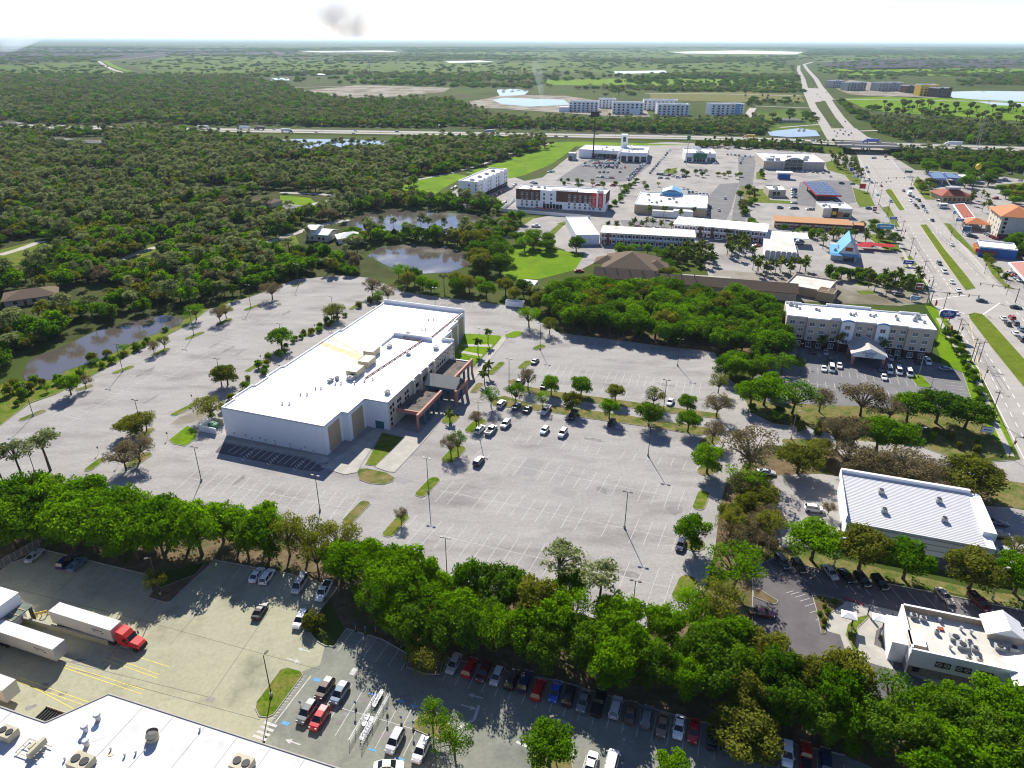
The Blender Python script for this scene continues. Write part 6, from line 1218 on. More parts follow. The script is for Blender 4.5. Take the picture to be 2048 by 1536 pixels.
ONE+=[(1500,812,'oakb',8.5,7.5,'green tree, first of the row before the hotel lot'),(1527,810,'oakb',9,8,'green tree, second of the row before the hotel lot'),(1584,828,'thing',11.5,10,'yellow green tree, third of the row before the hotel lot'),(1638,824,'bare',7.5,7,'bare tree, fourth of the row before the hotel lot'),(1720,832,'bare',12,9.5,'wide brown tree in the middle of the hotel row'),(1775,845,'bare',10,7.5,'low brown tree right of the middle of the hotel row'),(1813,842,'oakb',9,8,'green tree near the right of the hotel row'),(1871,846,'oakd',11,9,'dark green tree second from the right of the hotel row'),(1928,858,'oakd',10,8.5,'dark green tree at the right end of the hotel row'),(1672,902,'bare',10,9,'brown tree, first of the second row by the access road'),(1703,898,'bare',10,9,'brown tree, second of the second row by the access road'),(1752,903,'oakb',10,9,'bright tree in the second row by the access road'),(1788,906,'oakb',10,8.5,'bright tree at the right of the second row by the access road'),(1697,940,'bare',12,6.5,'low brown tree above the ribbed roof corner'),(1745,952,'bare',11,6.5,'brown tree above the ribbed roof, left of the middle'),(1803,958,'bare',12,7,'brown tree above the ribbed roof, middle'),(1854,975,'bare',11,7,'brown tree above the ribbed roof, right of the middle'),(1930,992,'olive',13,9.5,'large olive tree above the right end of the ribbed roof'),(1640,915,'olive',8,4.5,'low olive tree beside the access road bend')]
ONE+=[(14,985,'pine',6,13,'tall leaning pine at the left edge'),(53,975,'pine',8,13,'tall pine second from the left edge'),(101,942,'pine',9,11.5,'spreading pine beside the lamp in the near left lot'),(1118,1195,'pine',9,12.5,'dense crowned pine rising from the front belt'),(1196,1228,'pine',8,12,'open crowned pine at the edge of the front belt'),(1140,1215,'oakb',7,9,'leafy tree beside the dense crowned pine')]
for u,v,k,D,H,l in ONE:
    f=1.22 if ('hotel row' in l or 'hotel lot' in l or 'second row' in l or 'ribbed roof' in l) else 1.08
    plantone(G(u,v),k,D*f,H*(1+(f-1)*.5),l)
for u,v,H,r,l,ry in ((956,708,6,2.4,'royal palm on the building lawn, nearer the facade',1),(976,688,6,2.2,'royal palm on the far part of the building lawn',1),(969,768,5.,2.6,'royal palm before the gabled porch, front of a pair',1),(977,752,5.,2.2,'royal palm before the gabled porch, rear of a pair',1),(900,843,3.6,2.2,'short palm on the island before the colonnade',1),(1673,708,7.5,2.5,'tall palm against the hotel left of the porch',1),(1763,716,6.5,2.3,'palm against the hotel right of the porch',1),(1861,714,6.,2.1,'dark palm at the right end of the hotel',0),(1582,690,5.,2.,'palm at the left end of the hotel',0),(1870,1434,4.5,3.,'fan palm below the restaurant',0),(1641,700,5,2.6,'dark palm shading the hotel front',0)): palmone(G(u,v),H,r,l,None,bool(ry))
# --- belts
FB='in the front belt between empty lot and car row'
belt([(693,1150),(770,1162),(870,1185),(1000,1222),(1190,1272),(1300,1292),(1400,1310),(1420,1330),(1380,1420),(1120,1352),(900,1306),(800,1290),(720,1235)],42,4.6,['oakb','oakb','oakd','oakb','thing','oakd','olive'],(7.5,11.),(9.,12.5),FB,101)
belt([(1420,1320),(1500,1335),(1560,1372),(1660,1405),(1760,1440),(1830,1520),(1780,1560),(1690,1500),(1510,1455),(1400,1425)],32,4.6,['oakb','oakb','oakd','oakd','thing','olive'],(7.5,10.5),(9,12),'in the tree belt left of the restaurant',111)
belt([(1840,1470),(1960,1445),(2100,1460),(2140,1600),(1820,1600)],16,5.,['oakb','oakd','oakb'],(8,11),(8.5,10.5),'in the clump below the restaurant',121)
belt([(-60,1060),(40,1030),(150,1030),(300,1065),(400,1090),(440,1112),(420,1122),(300,1140),(200,1115),(95,1090),(0,1110)],30,4.6,['oakb','oakb','oakd','oakb'],(9,13),(10.5,13.5),'in the clump above the loading yard',131)
belt([(440,1080),(560,1090),(690,1120),(700,1170),(660,1165),(590,1140),(470,1115)],13,4.4,['thin','oakb','oakd','thing','oakb'],(7,10.5),(9,12),'behind the white cars of the loading yard',141)
belt([(1105,596),(1200,586),(1310,592),(1430,606),(1520,622),(1560,650),(1570,688),(1560,735),(1500,722),(1430,704),(1348,694),(1118,664)],105,4.1,['oakb','oakb','oakb','oakd','oakd','olive','thing','oakb'],(8.5,12),(8,11),'in the dense grove left of the beige hotel',151)
belt([(1470,1000),(1530,985),(1545,1060),(1530,1110),(1450,1110),(1455,1040)],13,4.2,['bare','thin','olive','oakb'],(6,9),(6,8.5),'in the strip left of the side lot',161,'left edge')
belt([(790,555),(880,570),(1030,590),(1100,600),(1105,640),(1040,608),(880,590),(800,578)],22,4.6,['oakb','oakd','thing','olive','pine'],(6,9),(6.5,9),'along the far kerb behind the building',171)
belt([(1450,735),(1550,715),(1580,745),(1540,790),(1470,770)],8,5,['oakb','oakd','thing'],(7,9.5),(7,9),'between the grove and the hotel lot',175)
SB_='in the hedge along the building rear'
belt([(404,850),(415,852),(560,720),(680,640),(770,598),(755,596),(640,650),(520,720)],30,2.6,['shrub','shrub','dryshrub'],(2.4,4.2),(2,3),SB_,181)
belt([(1888,660),(1905,668),(1950,745),(1990,850),(1972,850),(1930,760),(1895,700)],20,3.,['shrub','shrub','oakd'],(3,4.6),(2.4,3.6),'in the hedge between hotel and highway',191)
belt([(1800,880),(1900,890),(1960,912),(1990,905),(1960,880),(1850,865)],8,3.5,['shrub','dryshrub'],(2.4,4),(2,3),'on the verge at the access road mouth',195)
belt([(20,775),(120,745),(200,715),(270,690),(360,650),(350,660),(280,700),(210,735),(100,785),(20,820)],26,3.,['shrub','shrub','thing','dryshrub'],(2.6,5.),(2,3.6),'on the bank between pond and left lot',201)
belt([(1632,1200),(1648,1198),(1680,1204),(1655,1225),(1645,1262)],10,1.6,['shrub','dryshrub'],(1.,1.8),(.8,1.2),'in the planted bed by the drive through',205)
belt([(1716,652),(1790,655),(1860,672),(1850,690),(1800,680),(1720,665)],12,3.4,['shrub','shrub','oakb'],(3.2,5),(2.4,4),'behind the roof of the beige hotel',207)
belt([(1480,825),(1600,862),(1700,890),(1660,858),(1560,830)],10,4.,['dryshrub','oakd'],(3,5),(2,3.5),'in the undergrowth below the hotel row',209)
pbelt([(1338,500),(1420,505),(1428,536),(1345,532)],26,3.2,(4.5,6.5),'in the palm clump by the motel pool',211)
pbelt([(1448,482),(1492,478),(1505,520),(1450,522)],18,3.8,(5,7),'in the motel forecourt clump',213)
pbelt([(1500,536),(1618,540),(1622,556),(1500,550)],16,3.8,(4.5,7),'in the row below the motel hall',215)
pbelt([(1655,322),(1690,318),(1718,342),(1728,362),(1712,362),(1680,346)],34,4.2,(5,8),'on the slope by the overpass',217)
pbelt([(1620,480),(1660,478),(1740,470),(1790,478),(1800,500),(1740,500),(1715,480),(1640,500)],14,5,(4.5,7),'around the blue roofed restaurant',219)
pbelt([(1730,558),(1835,556),(1850,584),(1740,600)],13,5,(5,7),'on the sandy inn forecourt',221)
pbelt([(1215,455),(1280,451),(1350,452),(1350,458),(1280,458),(1220,462)],9,4,(3.5,5),'between the two motel wings',223)
pbelt([(1280,432),(1390,440),(1392,444),(1285,438)],7,8,(6,8),'behind the tan walled store',225)
belt([(1660,548),(1750,556),(1830,566),(1830,578),(1740,572),(1660,562)],15,4.5,['oakd','shrub','oakb','shrub'],(4.5,7.5),(4,6),'in the hedge below the blue roofed restaurant',227)
belt([(1230,500),(1400,512),(1400,525),(1330,520),(1235,510)],14,5,['shrub','oakb','thing','oakd'],(5,8),(4,6),'between the motel and the brown inn',229)
belt([(1300,545),(1340,540),(1360,580),(1330,590)],4,5,['thing','olive','oakb'],(6,9),(6,8),'beside the pool deck',231)
belt([(1040,478),(1180,500),(1180,512),(1100,508),(1010,500)],7,8,['thing','oakd','thing'],(8,11),(7,9),'along the upper edge of the bright lawn',233)
belt([(930,500),(1000,490),(1015,560),(960,560),(940,540)],9,8,['oakd','oakb','olive'],(11,15),(9,12),'left of the bright lawn by the pond',235)
belt([(1440,470),(1480,455),(1500,445),(1510,460),(1460,485)],5,8,['oakb','oakd'],(6,9),(5,7),'at the end of the service road',237)
belt([(1560,464),(1700,474),(1700,482),(1560,474)],9,6,['oakb','shrub','thing','olive'],(4,7),(4,6),'in front of the orange motel',239)
belt([(1720,455),(1770,452),(1790,478),(1760,482)],8,5,['oakd','oakb','shrub'],(5,8),(4,6.5),'behind the blue billboard by the highway',241)
belt([(1845,335),(1862,332),(1868,348),(1848,352)],2,7,['oakb','oakb'],(14,18),(9,11),'beside the highway beyond the junction',243)
belt([(1915,345),(1960,335),(1990,345),(1985,375),(1930,380),(1925,365)],16,7,['oakb','oakd','oakd'],(9,14),(7,10),'right of the blue fuel canopies',245)
belt([(1835,370),(1862,368),(1866,390),(1840,392)],6,6,['thin','oakd','olive'],(6,9),(5,7),'on the roadside lawn by the yellow sign',247)
belt([(1995,385),(2060,380),(2070,410),(2000,415)],10,7,['oakd','oakb','olive'],(7,11),(6,8),'at the right edge beyond the tile roofed hotel',249)
belt([(2020,490),(2070,480),(2080,525),(2030,522)],8,6,['oakd','oakb'],(8,12),(7,10),'in front of the tile roofed hotel at the edge',251)
pbelt([(1930,395),(1990,395),(2000,440),(1960,440)],9,8,(4.5,6.5),'around the long fuel canopy',253)
belt([(1970,510),(2000,545),(2020,565),(2005,562),(1975,530)],7,4,['shrub','thin','oakb'],(3,5),(3,4.5),'on the verge right of the highway',255)
belt([(1520,345),(1526,345),(1528,358),(1515,358)],3,4,['oakd','shrub'],(4,6),(4,6),'left of the arched store',257)
belt([(1120,362),(1180,365),(1250,372),(1330,370),(1330,376),(1250,380),(1120,370)],16,9,['shrub','oakd','thin'],(3,5),(3,4.5),'along the dealership kerb',259)
belt([(1335,345),(1480,352),(1480,358),(1335,352)],12,9,['oakd','thin','olive'],(3.5,5.5),(3.5,5),'along the kerb below the green fronted shop',261)
belt([(1480,375),(1508,372),(1512,405),(1482,440),(1474,430)],10,7,['olive','oakd','shrub'],(5,8),(4,6),'along the service road verge',263)
belt([(1255,370),(1275,362),(1225,425),(1210,430)],12,6,['shrub','dryshrub','oakd'],(4,6),(2.5,4),'in the hedge strip beside the tan walled store',265)
# --- forest mass (nobody could count it): points carrying shared tree meshes
fc=bpy.data.collections.new('forest_stock'); _n=0
def stock(kind,seed,m):
    global _n
    rng=np.random.default_rng(seed)
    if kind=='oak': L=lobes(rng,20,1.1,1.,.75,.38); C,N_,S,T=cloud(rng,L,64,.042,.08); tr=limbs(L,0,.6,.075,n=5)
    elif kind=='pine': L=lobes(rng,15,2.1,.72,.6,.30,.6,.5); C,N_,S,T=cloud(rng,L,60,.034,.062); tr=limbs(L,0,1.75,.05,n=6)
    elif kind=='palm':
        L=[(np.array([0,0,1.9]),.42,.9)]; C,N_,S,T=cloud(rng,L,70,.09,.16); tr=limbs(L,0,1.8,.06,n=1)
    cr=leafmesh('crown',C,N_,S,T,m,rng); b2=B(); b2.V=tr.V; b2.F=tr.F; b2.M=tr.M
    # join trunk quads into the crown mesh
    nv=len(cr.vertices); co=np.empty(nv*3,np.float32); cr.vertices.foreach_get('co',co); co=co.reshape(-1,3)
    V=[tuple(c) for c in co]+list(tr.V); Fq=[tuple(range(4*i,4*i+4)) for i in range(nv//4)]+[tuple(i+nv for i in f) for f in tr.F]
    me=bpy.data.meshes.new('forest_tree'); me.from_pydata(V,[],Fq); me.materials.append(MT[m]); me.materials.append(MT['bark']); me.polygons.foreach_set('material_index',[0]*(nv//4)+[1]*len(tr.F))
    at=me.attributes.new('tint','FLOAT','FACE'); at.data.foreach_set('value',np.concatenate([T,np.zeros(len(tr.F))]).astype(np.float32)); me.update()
    o=bpy.data.objects.new('forest_tree_%02d'%_n,me); fc.objects.link(o); _n+=1
for i in range(2): stock('pine',300+i,'pine')          # 0,1
for i in range(2): stock('oak',310+i,'oakb')           # 2,3
for i in range(2): stock('oak',320+i,'oakd')           # 4,5
stock('oak',330,'olive'); stock('oak',331,'brown')     # 6,7
stock('palm',340,'palm')                               # 8
ng=bpy.data.node_groups.new('scatter_trees','GeometryNodeTree'); ng.interface.new_socket('Geometry',in_out='INPUT',socket_type='NodeSocketGeometry'); ng.interface.new_socket('Geometry',in_out='OUTPUT',socket_type='NodeSocketGeometry')
gi=ng.nodes.new('NodeGroupInput'); go=ng.nodes.new('NodeGroupOutput'); ip=ng.nodes.new('GeometryNodeInstanceOnPoints'); ci=ng.nodes.new('GeometryNodeCollectionInfo'); ci.inputs[0].default_value=fc; ci.inputs['Separate Children'].default_value=True; ci.inputs['Reset Children'].default_value=True
def na(n,t): x=ng.nodes.new('GeometryNodeInputNamedAttribute'); x.data_type=t; x.inputs[0].default_value=n; return x.outputs[0]
ng.links.new(gi.outputs[0],ip.inputs['Points']); ng.links.new(ci.outputs[0],ip.inputs['Instance']); ip.inputs['Pick Instance'].default_value=True
ng.links.new(na('idx','INT'),ip.inputs['Instance Index']); ng.links.new(na('rot','FLOAT_VECTOR'),ip.inputs['Rotation']); ng.links.new(na('scl','FLOAT_VECTOR'),ip.inputs['Scale']); ng.links.new(ip.outputs[0],go.inputs[0])
EXC=[GP(p) for p in ([(-300,490),(0,492),(70,470),(125,492),(60,530),(0,575),(-300,620)],[(235,525),(330,480),(350,485),(340,505),(270,545)],[(545,380),(720,390),(730,402),(650,408),(640,435),(500,425),(500,395)],[(515,490),(600,465),(605,445),(720,440),(700,455),(675,492),(600,500),(540,500)],[(10,590),(60,570),(105,590),(70,620),(10,615)],
 [(690,448),(720,426),(780,416),(920,425),(1045,438),(960,460),(930,470),(860,474),(720,466)],[(735,512),(760,493),(820,486),(900,492),(940,508),(942,535),(840,552),(780,540)],[(520,284),(540,277),(780,280),(785,300),(600,300)],[(90,275),(215,272),(215,300),(90,295)],[(0,240),(40,238),(40,258),(0,258)],[(605,180),(720,168),(905,174),(895,188),(760,198),(690,200)],[(40,755),(60,712),(190,660),(330,626),(372,634),(362,655),(240,705),(130,748)],[(920,208),(1010,176),(1130,180),(1300,213),(1300,238),(1210,236),(1060,232)],[(1585,126),(1630,120),(1655,180),(1705,230),(1725,264),(1650,268),(1618,215),(1600,170)],[(185,119),(330,104),(335,115),(245,126),(280,146),(235,148)],[(1330,99),(1620,99),(1605,112),(1360,111)],[(1222,139),(1340,139),(1340,150),(1225,150)],[(880,119),(1000,119),(1000,128),(885,128)],[(590,100),(810,99),(810,107),(600,107)],[(520,153),(590,153),(590,164),(525,164)],[(1530,254),(1645,254),(1650,278),(1530,278)],[(1110,195),(1490,195),(1500,236),(1110,236)],[(1655,160),(1905,160),(1940,197),(1660,195)],[(1890,180),(2500,180),(2500,222),(1890,215)],[(1280,184),(1620,186),(1620,196),(1280,192)],[(1485,212),(1625,210),(1625,222),(1485,240)])]
def npin(X,Y,P):
    c=np.zeros(len(X),bool); j=len(P)-1
    for i in range(len(P)):
        (xi,yi),(xj,yj)=P[i],P[j]; m=(yi>Y)!=(yj>Y); c^=m&(X<(xj-xi)*(Y-yi)/(yj-yi+1e-12)+xi); j=i
    return c
def forest(name,label,poly,s0,ks,mix,hr,seed,exc=True,thin=1.,zs=1.,patch=0.,gap=0.):
    "jittered grid whose step grows with distance"
    rng=np.random.default_rng(seed); P=GP(poly); ys=np.array([p[1] for p in P]); xs=np.array([p[0] for p in P]); X=[];Y=[];S=[]
    y=ys.min()
    while y<ys.max():
        st=max(s0,y*ks); x=np.arange(xs.min(),xs.max(),st); n=len(x); X.append(x+rng.uniform(-.48,.48,n)*st); Y.append(y+rng.uniform(-.48,.48,n)*st); S.append(np.full(n,st)); y+=st*.92
    X=np.concatenate(X);Y=np.concatenate(Y);S=np.concatenate(S); k=npin(X,Y,P)&(rng.random(len(X))<thin)
    if patch: k&=(np.sin(X*.011*patch+3)+np.sin(Y*.017*patch+X*.006*patch)+np.sin((X-Y)*.023*patch+1))>rng.normal(-.3,.6,len(X))
    if gap: k&=(np.sin(X*.043+1)+np.sin(Y*.051+X*.02)+np.sin((X+Y)*.031+2)+np.sin((X-Y)*.067))>rng.normal(-gap,.45,len(X))
    if exc:
        for E in EXC: k&=~npin(X,Y,E)
    X,Y,S=X[k],Y[k],S[k]; n=len(X); me=bpy.data.meshes.new(name); co=np.stack([X,Y,np.zeros(n)],1).astype(np.float32); me.vertices.add(n); cl=(np.sin(X*.021+seed)+np.sin(Y*.027+X*.013))*.5; ids=np.array([i for i,w in mix]); pw=np.array([w for i,w in mix],float); pw/=pw.sum(); idx=rng.choice(ids,size=n,p=pw)
    sc=np.maximum(rng.uniform(hr[0]*.7,hr[1]*1.15,size=n)/2,S*.5*rng.uniform(.7,1.2,n)); pn=(idx<=1)|(idx==8); sz=np.where(pn,rng.uniform(8,14,n)/2.7,rng.uniform(4.,9.,n)/1.9)*zs
    sz=np.where((S>14)&(Y<2600),np.maximum(sz,sc*.5),sz); co[:,2]=np.where(S>13,-.42*sz,0.); sc=np.where(idx==8,sc*.8,sc); me.vertices.foreach_set('co',co.astype(np.float32).ravel())
    a=me.attributes.new('idx','INT','POINT'); a.data.foreach_set('value',idx.astype(np.int32)); a=me.attributes.new('scl','FLOAT_VECTOR','POINT'); a.data.foreach_set('vector',np.stack([sc,sc,sz],1).astype(np.float32).ravel()); a=me.attributes.new('rot','FLOAT_VECTOR','POINT'); a.data.foreach_set('vector',np.stack([np.zeros(n),np.zeros(n),rng.uniform(0,6.28,n)],1).astype(np.float32).ravel()); me.update()
    o=ob(name,me,None,label=label,cat='woods',kind='stuff'); md=o.modifiers.new('trees','NODES'); md.node_group=ng; return n
mixp=[(0,4.5),(1,4.5),(2,1.8),(3,1.8),(4,1.),(5,1.),(6,2.2),(7,1.3)]; mixo=[(0,1.6),(1,1.6),(2,3),(3,3),(4,1.6),(5,1.6),(6,2.2),(7,1.2)]; mixd=[(0,2.2),(1,2.2),(2,2),(3,2),(4,1.8),(5,1.8),(6,1.8),(7,.5),(8,.8)]
NF=0
NF+=forest('woods','dense mixed pine and oak woods filling the left side',[(-500,300),(0,300),(700,300),(900,345),(830,372),(800,380),(775,405),(700,430),(690,445),(640,455),(700,470),(560,500),(330,470),(0,470),(-600,520)],7.2,.0105,mixp,(8,11),401,gap=1.5)
NF+=forest('woods','brighter oak woods between the driveways and the left lot',[(-400,520),(0,470),(330,470),(560,500),(700,470),(735,475),(750,492),(730,512),(780,540),(830,560),(740,555),(680,549),(591,556),(513,586),(420,612),(330,622),(180,655),(60,705),(0,740),(-300,860)],6.6,.010,mixo,(7.5,11),402,gap=1.7)
NF+=forest('woods','band of trees between the two glinting ponds',[(700,466),(860,474),(960,460),(1010,452),(1040,440),(1060,436),(1000,485),(940,495),(900,490),(820,484),(760,490),(730,480)],5.5,.013,mixo,(7,10),403)
NF+=forest('woods','tree screen on the far bank of the pond by the white hotel',[(690,430),(760,405),(800,384),(830,398),(900,402),(1000,418),(1005,428),(920,424),(860,417),(780,415),(720,426)],6,.013,mixo,(8,11),404)
NF+=forest('woods','dark pine and oak woods between interstate and the bright field',[(-500,262),(380,264),(430,276),(520,281),(790,289),(830,281),(1090,283),(1105,292),(960,335),(860,352),(700,300),(-500,300)],7.2,.0095,mixd,(8,11),405)
NF+=forest('woods','dense woods beyond the interstate on the left',[(-900,150),(200,150),(420,152),(560,164),(605,186),(690,202),(760,202),(900,202),(990,236),(1090,247),(1090,259),(380,250),(-600,246)],8,.0085,mixd,(8,12),406,gap=1.7)
NF+=forest('woods','tree strip along the far side of the interstate',[(1090,242),(1280,246),(1420,247),(1500,240),(1560,258),(1640,274),(1400,268),(1090,259)],7,.0085,mixd,(8,11),407)
NF+=forest('woods','palm and scrub thicket right of the interchange',[(1720,238),(1770,243),(1850,246),(2048,262),(2500,285),(2500,312),(2048,292),(1800,281),(1760,268)],7,.0085,mixd+[(8,4)],(7,10),408)
NF+=forest('woods','shrubby strip below the interstate, left of the overpass',[(1390,290),(1500,287),(1690,294),(1690,304),(1640,305),(1520,299),(1390,297)],6,.0085,[(4,2),(5,2),(6,1),(8,3)],(5,8),409,zs=.8)
NF+=forest('woods','dark thicket below the interstate, right of the overpass',[(1785,302),(2048,314),(2500,338),(2500,352),(2048,345),(1900,338),(1850,332),(1792,318)],6,.0085,[(4,3),(5,3),(0,1),(6,1),(8,1.5)],(7,10),410,zs=.9)
NF+=forest('scattered_palms','palms dotted over the bright pasture on the right',[(1740,212),(2048,214),(2500,225),(2500,262),(2048,258),(1850,244),(1760,236)],14,.02,[(8,5),(4,.6)],(5,7),411,thin=.5,zs=.9)
NF+=forest('palm_hedge','palm hedge along the right side of the far highway',[(1672,205),(1684,203),(1742,240),(1722,243)],7,.012,[(8,4),(4,3),(5,3)],(6,8),412)
NF+=forest('woods','tree belt behind the pale apartments',[(1090,176),(1300,174),(1600,180),(1606,187),(1450,184),(1290,184),(1150,198),(1120,182)],10,.0095,mixd,(8,12),413,thin=.8,patch=1)
NF+=forest('far_woods','far tree belts in the middle distance',[(560,164),(420,152),(700,144),(860,152),(1090,146),(1250,152),(1590,152),(1600,160),(1300,158),(1080,162),(1120,178),(900,174),(720,168)],16,.0095,mixd,(10,14),414,thin=.85,patch=.7)
NF+=forest('far_woods','far tree belts left of the canal and below the horizon',[(-900,112),(560,113),(860,108),(1330,118),(1590,112),(1590,122),(1330,128),(1130,121),(860,122),(700,123),(470,110),(320,113),(200,124),(-900,140)],24,.0095,mixd,(12,18),415,thin=.75,patch=.35)
NF+=forest('far_woods','hazy tree belts near the horizon',[(-1200,92),(3000,96),(3000,112),(1620,111),(1340,103),(1000,104),(600,106),(-1200,108)],60,.012,[(4,1),(5,1)],(40,60),416,thin=.7,patch=.12)
NF+=forest('far_woods','far tree belts right of the far highway',[(1640,142),(2600,146),(2600,178),(1900,180),(1800,162),(1680,160)],16,.0095,mixd,(10,14),417,thin=.6,patch=.6)
NF+=forest('far_woods','wooded strip left of the far highway',[(1100,152),(1595,152),(1600,176),(1300,172)],16,.0095,[(4,2),(5,2),(8,1)],(8,12),418,thin=.35,patch=.9)
NF+=forest('far_scrub','scrub trees dotted over the far plain',[(-1500,96),(3500,100),(3500,150),(1640,150),(1590,152),(900,150),(420,150),(-900,148)],14,.0075,[(4,2),(5,2),(8,1),(6,1)],(6,11),419,thin=.13,patch=.8)
NF+=forest('far_scrub','scrub trees dotted over the fields around the pale apartments',[(930,200),(1600,160),(1640,210),(1660,240),(1560,262),(1500,236),(1400,236),(1300,190)],12,.009,[(4,2),(5,2),(8,2),(6,1)],(6,9),420,thin=.22)
print('forest points',NF)
# --- pond and verge ground cover
# ================================================================= vehicles
def loft(b,st,m=0):
    "stations (x, z_bottom, z_mid, z_top, half_mid, half_top)"
    n=6; k0=len(b.V)
    for x,zb,zm,zt,hm,hs in st: b.V+=[(x,-hm*.94,zb),(x,-hm,zm),(x,-hs,zt),(x,hs,zt),(x,hm,zm),(x,hm*.94,zb)]
    for i in range(len(st)-1):
        for j in range(n):
            a,c=k0+i*n+j,k0+i*n+(j+1)%n; b.F.append((a,c,c+n,a+n)); b.M.append(m)
    b.F.append(tuple(range(k0,k0+n))[::-1]); b.F.append(tuple(range(k0+(len(st)-1)*n,k0+len(st)*n))); b.M+=[m,m]
SPEC={ # L, W, belt, roof, hood z, cabin (x rear base, rear top, front top, front base), tail z
 'sedan':(4.8,1.82,.95,1.44,.86,(-1.75,-.95,.35,1.15),.92),
 'hatch':(4.3,1.78,.97,1.50,.90,(-2.0,-1.55,.45,1.2),.97),
 'suv':(4.75,1.90,1.08,1.72,1.02,(-2.25,-1.9,.45,1.2),1.08),
 'van':(5.3,2.0,1.15,2.05,1.08,(-2.6,-2.5,1.1,1.85),1.15),
 'pickup':(5.8,2.0,1.15,1.85,1.10,(-.55,-.25,.85,1.5),1.12)}
CARM={}
def carparts(k):
    if k in CARM: return CARM[k]
    L,W,bz,rz_,hz_,(xr,xrt,xft,xf),tz=SPEC[k]; h=L/2; w2=W/2
    b=B(); loft(b,[(-h,.42,.6,tz-.12,w2*.86,w2*.76),(-h+.25,.3,.62,tz,w2*.97,w2*.88),(xr,.28,.62,bz,w2,w2*.92),(xf,.28,.62,bz-.02,w2,w2*.92),(h-.45,.28,.6,hz_,w2*.96,w2*.84),(h-.08,.36,.55,hz_-.2,w2*.86,w2*.7),(h,.42,.5,.66,w2*.78,w2*.62)])
    rw=w2*.72
    loft(b,[(xrt,rz_-.09,rz_-.05,rz_-.02,rw,rw*.9),((xrt+xft)/2,rz_-.07,rz_-.03,rz_+.02,rw,rw*.9),(xft,rz_-.1,rz_-.06,rz_-.03,rw,rw*.9)])
    for s in (-1,1):
        b.tube((xf,s*w2*.9,bz-.03),(xft,s*rw*.97,rz_-.06),.05,.045,4); b.tube((xr,s*w2*.9,bz-.03),(xrt,s*rw*.97,rz_-.06),.07,.06,4)
        xm=(xft+xrt)/2+.1; b.tube((xm,s*w2*.92,bz-.03),(xm,s*rw*.98,rz_-.06),.05,.045,4)
        b.ell((xf-.2,s*(w2+.1),bz+.05),(.1,.12,.09),6,4)
    if k=='pickup':
        b2=B(); b2.box(-h+.2,xr-.1,-w2*.78,w2*.78,bz-.02,bz+.015); bed=b2.mesh('cargo_bed',MT['black'])
        for s in (-1,1): b.box(-h+.1,xr,s*w2*.9-.08,s*w2*.9+.08,bz-.03,bz+.1)
        b.box(-h+.05,-h+.18,-w2*.85,w2*.85,bz-.05,bz+.1)
    P={'body':b.mesh('body',MT['paint'],False)}
    g=MT['darkglass']; rw2=rw*.97; z0=bz-.02; z1=rz_-.07
    P['windshield']=B().quad((xf,-w2*.88,z0),(xf,w2*.88,z0),(xft,rw2,z1),(xft,-rw2,z1)).mesh('windshield',g)
    P['rear_window']=B().quad((xr,w2*.88,z0),(xr,-w2*.88,z0),(xrt,-rw2,z1),(xrt,rw2,z1)).mesh('rear_window',g)
    for s in (-1,1): P['side_window%d'%s]=B().quad((xr,s*w2*.9,z0),(xf,s*w2*.9,z0),(xft,s*rw2,z1),(xrt,s*rw2,z1)).mesh('side_window',g)
    r=.34 if k in('sedan','hatch') else .38
    P['wheel']=B().tube((0,-.12,0),(0,.12,0),r,r,14).mesh('wheel',MT['black']); P['rim']=B().tube((0,-.125,0),(0,.125,0),r*.62,r*.62,10).mesh('rim',MT['chrome'])
    P['hl']=B().box(-.1,.04,-.16,.16,0,.14).mesh('headlight',MT['lamp']); P['tl']=B().box(-.04,.08,-.14,.14,0,.18).mesh('tail_light',MT['tail'])
    P['meta']=(h,w2,r,hz_,tz,bed if k=='pickup' else None)
    # one-mesh version for far cars
    q=B(); q.V=list(b.V); q.F=list(b.F); q.M=[0]*len(b.F)
    q.quad((xf,-w2*.88,z0),(xf,w2*.88,z0),(xft,rw2,z1),(xft,-rw2,z1),1); q.quad((xr,w2*.88,z0),(xr,-w2*.88,z0),(xrt,-rw2,z1),(xrt,rw2,z1),1)
    for s in (-1,1):
        q.quad((xr,s*w2*.9,z0),(xf,s*w2*.9,z0),(xft,s*rw2,z1),(xrt,s*rw2,z1),1)
        for x in (-h+.9,h-.95): q.tube((x,s*(w2-.22),r),(x,s*(w2+.02),r),r,r,8,2)
    P['far']=q.mesh('car',[MT['paint'],g,MT['black']]); CARM[k]=P; return P
CC={'white':(.80,.80,.79),'silver':(.42,.43,.45),'grey':(.14,.15,.16),'black':(.012,.012,.014),'red':(.42,.012,.015),'dark red':(.12,.012,.016),'maroon':(.09,.012,.02),'blue':(.02,.08,.42),'navy':(.015,.022,.07),'blue grey':(.12,.18,.25),'teal':(.02,.07,.08),'brown':(.10,.06,.04),'bronze':(.24,.15,.10),'beige':(.45,.40,.33),'yellow':(.7,.45,.02),'pale blue':(.35,.50,.65),'orange':(.5,.12,.02)}
WORD={'sedan':'sedan','hatch':'hatchback','suv':'SUV','van':'van','pickup':'pickup truck'}
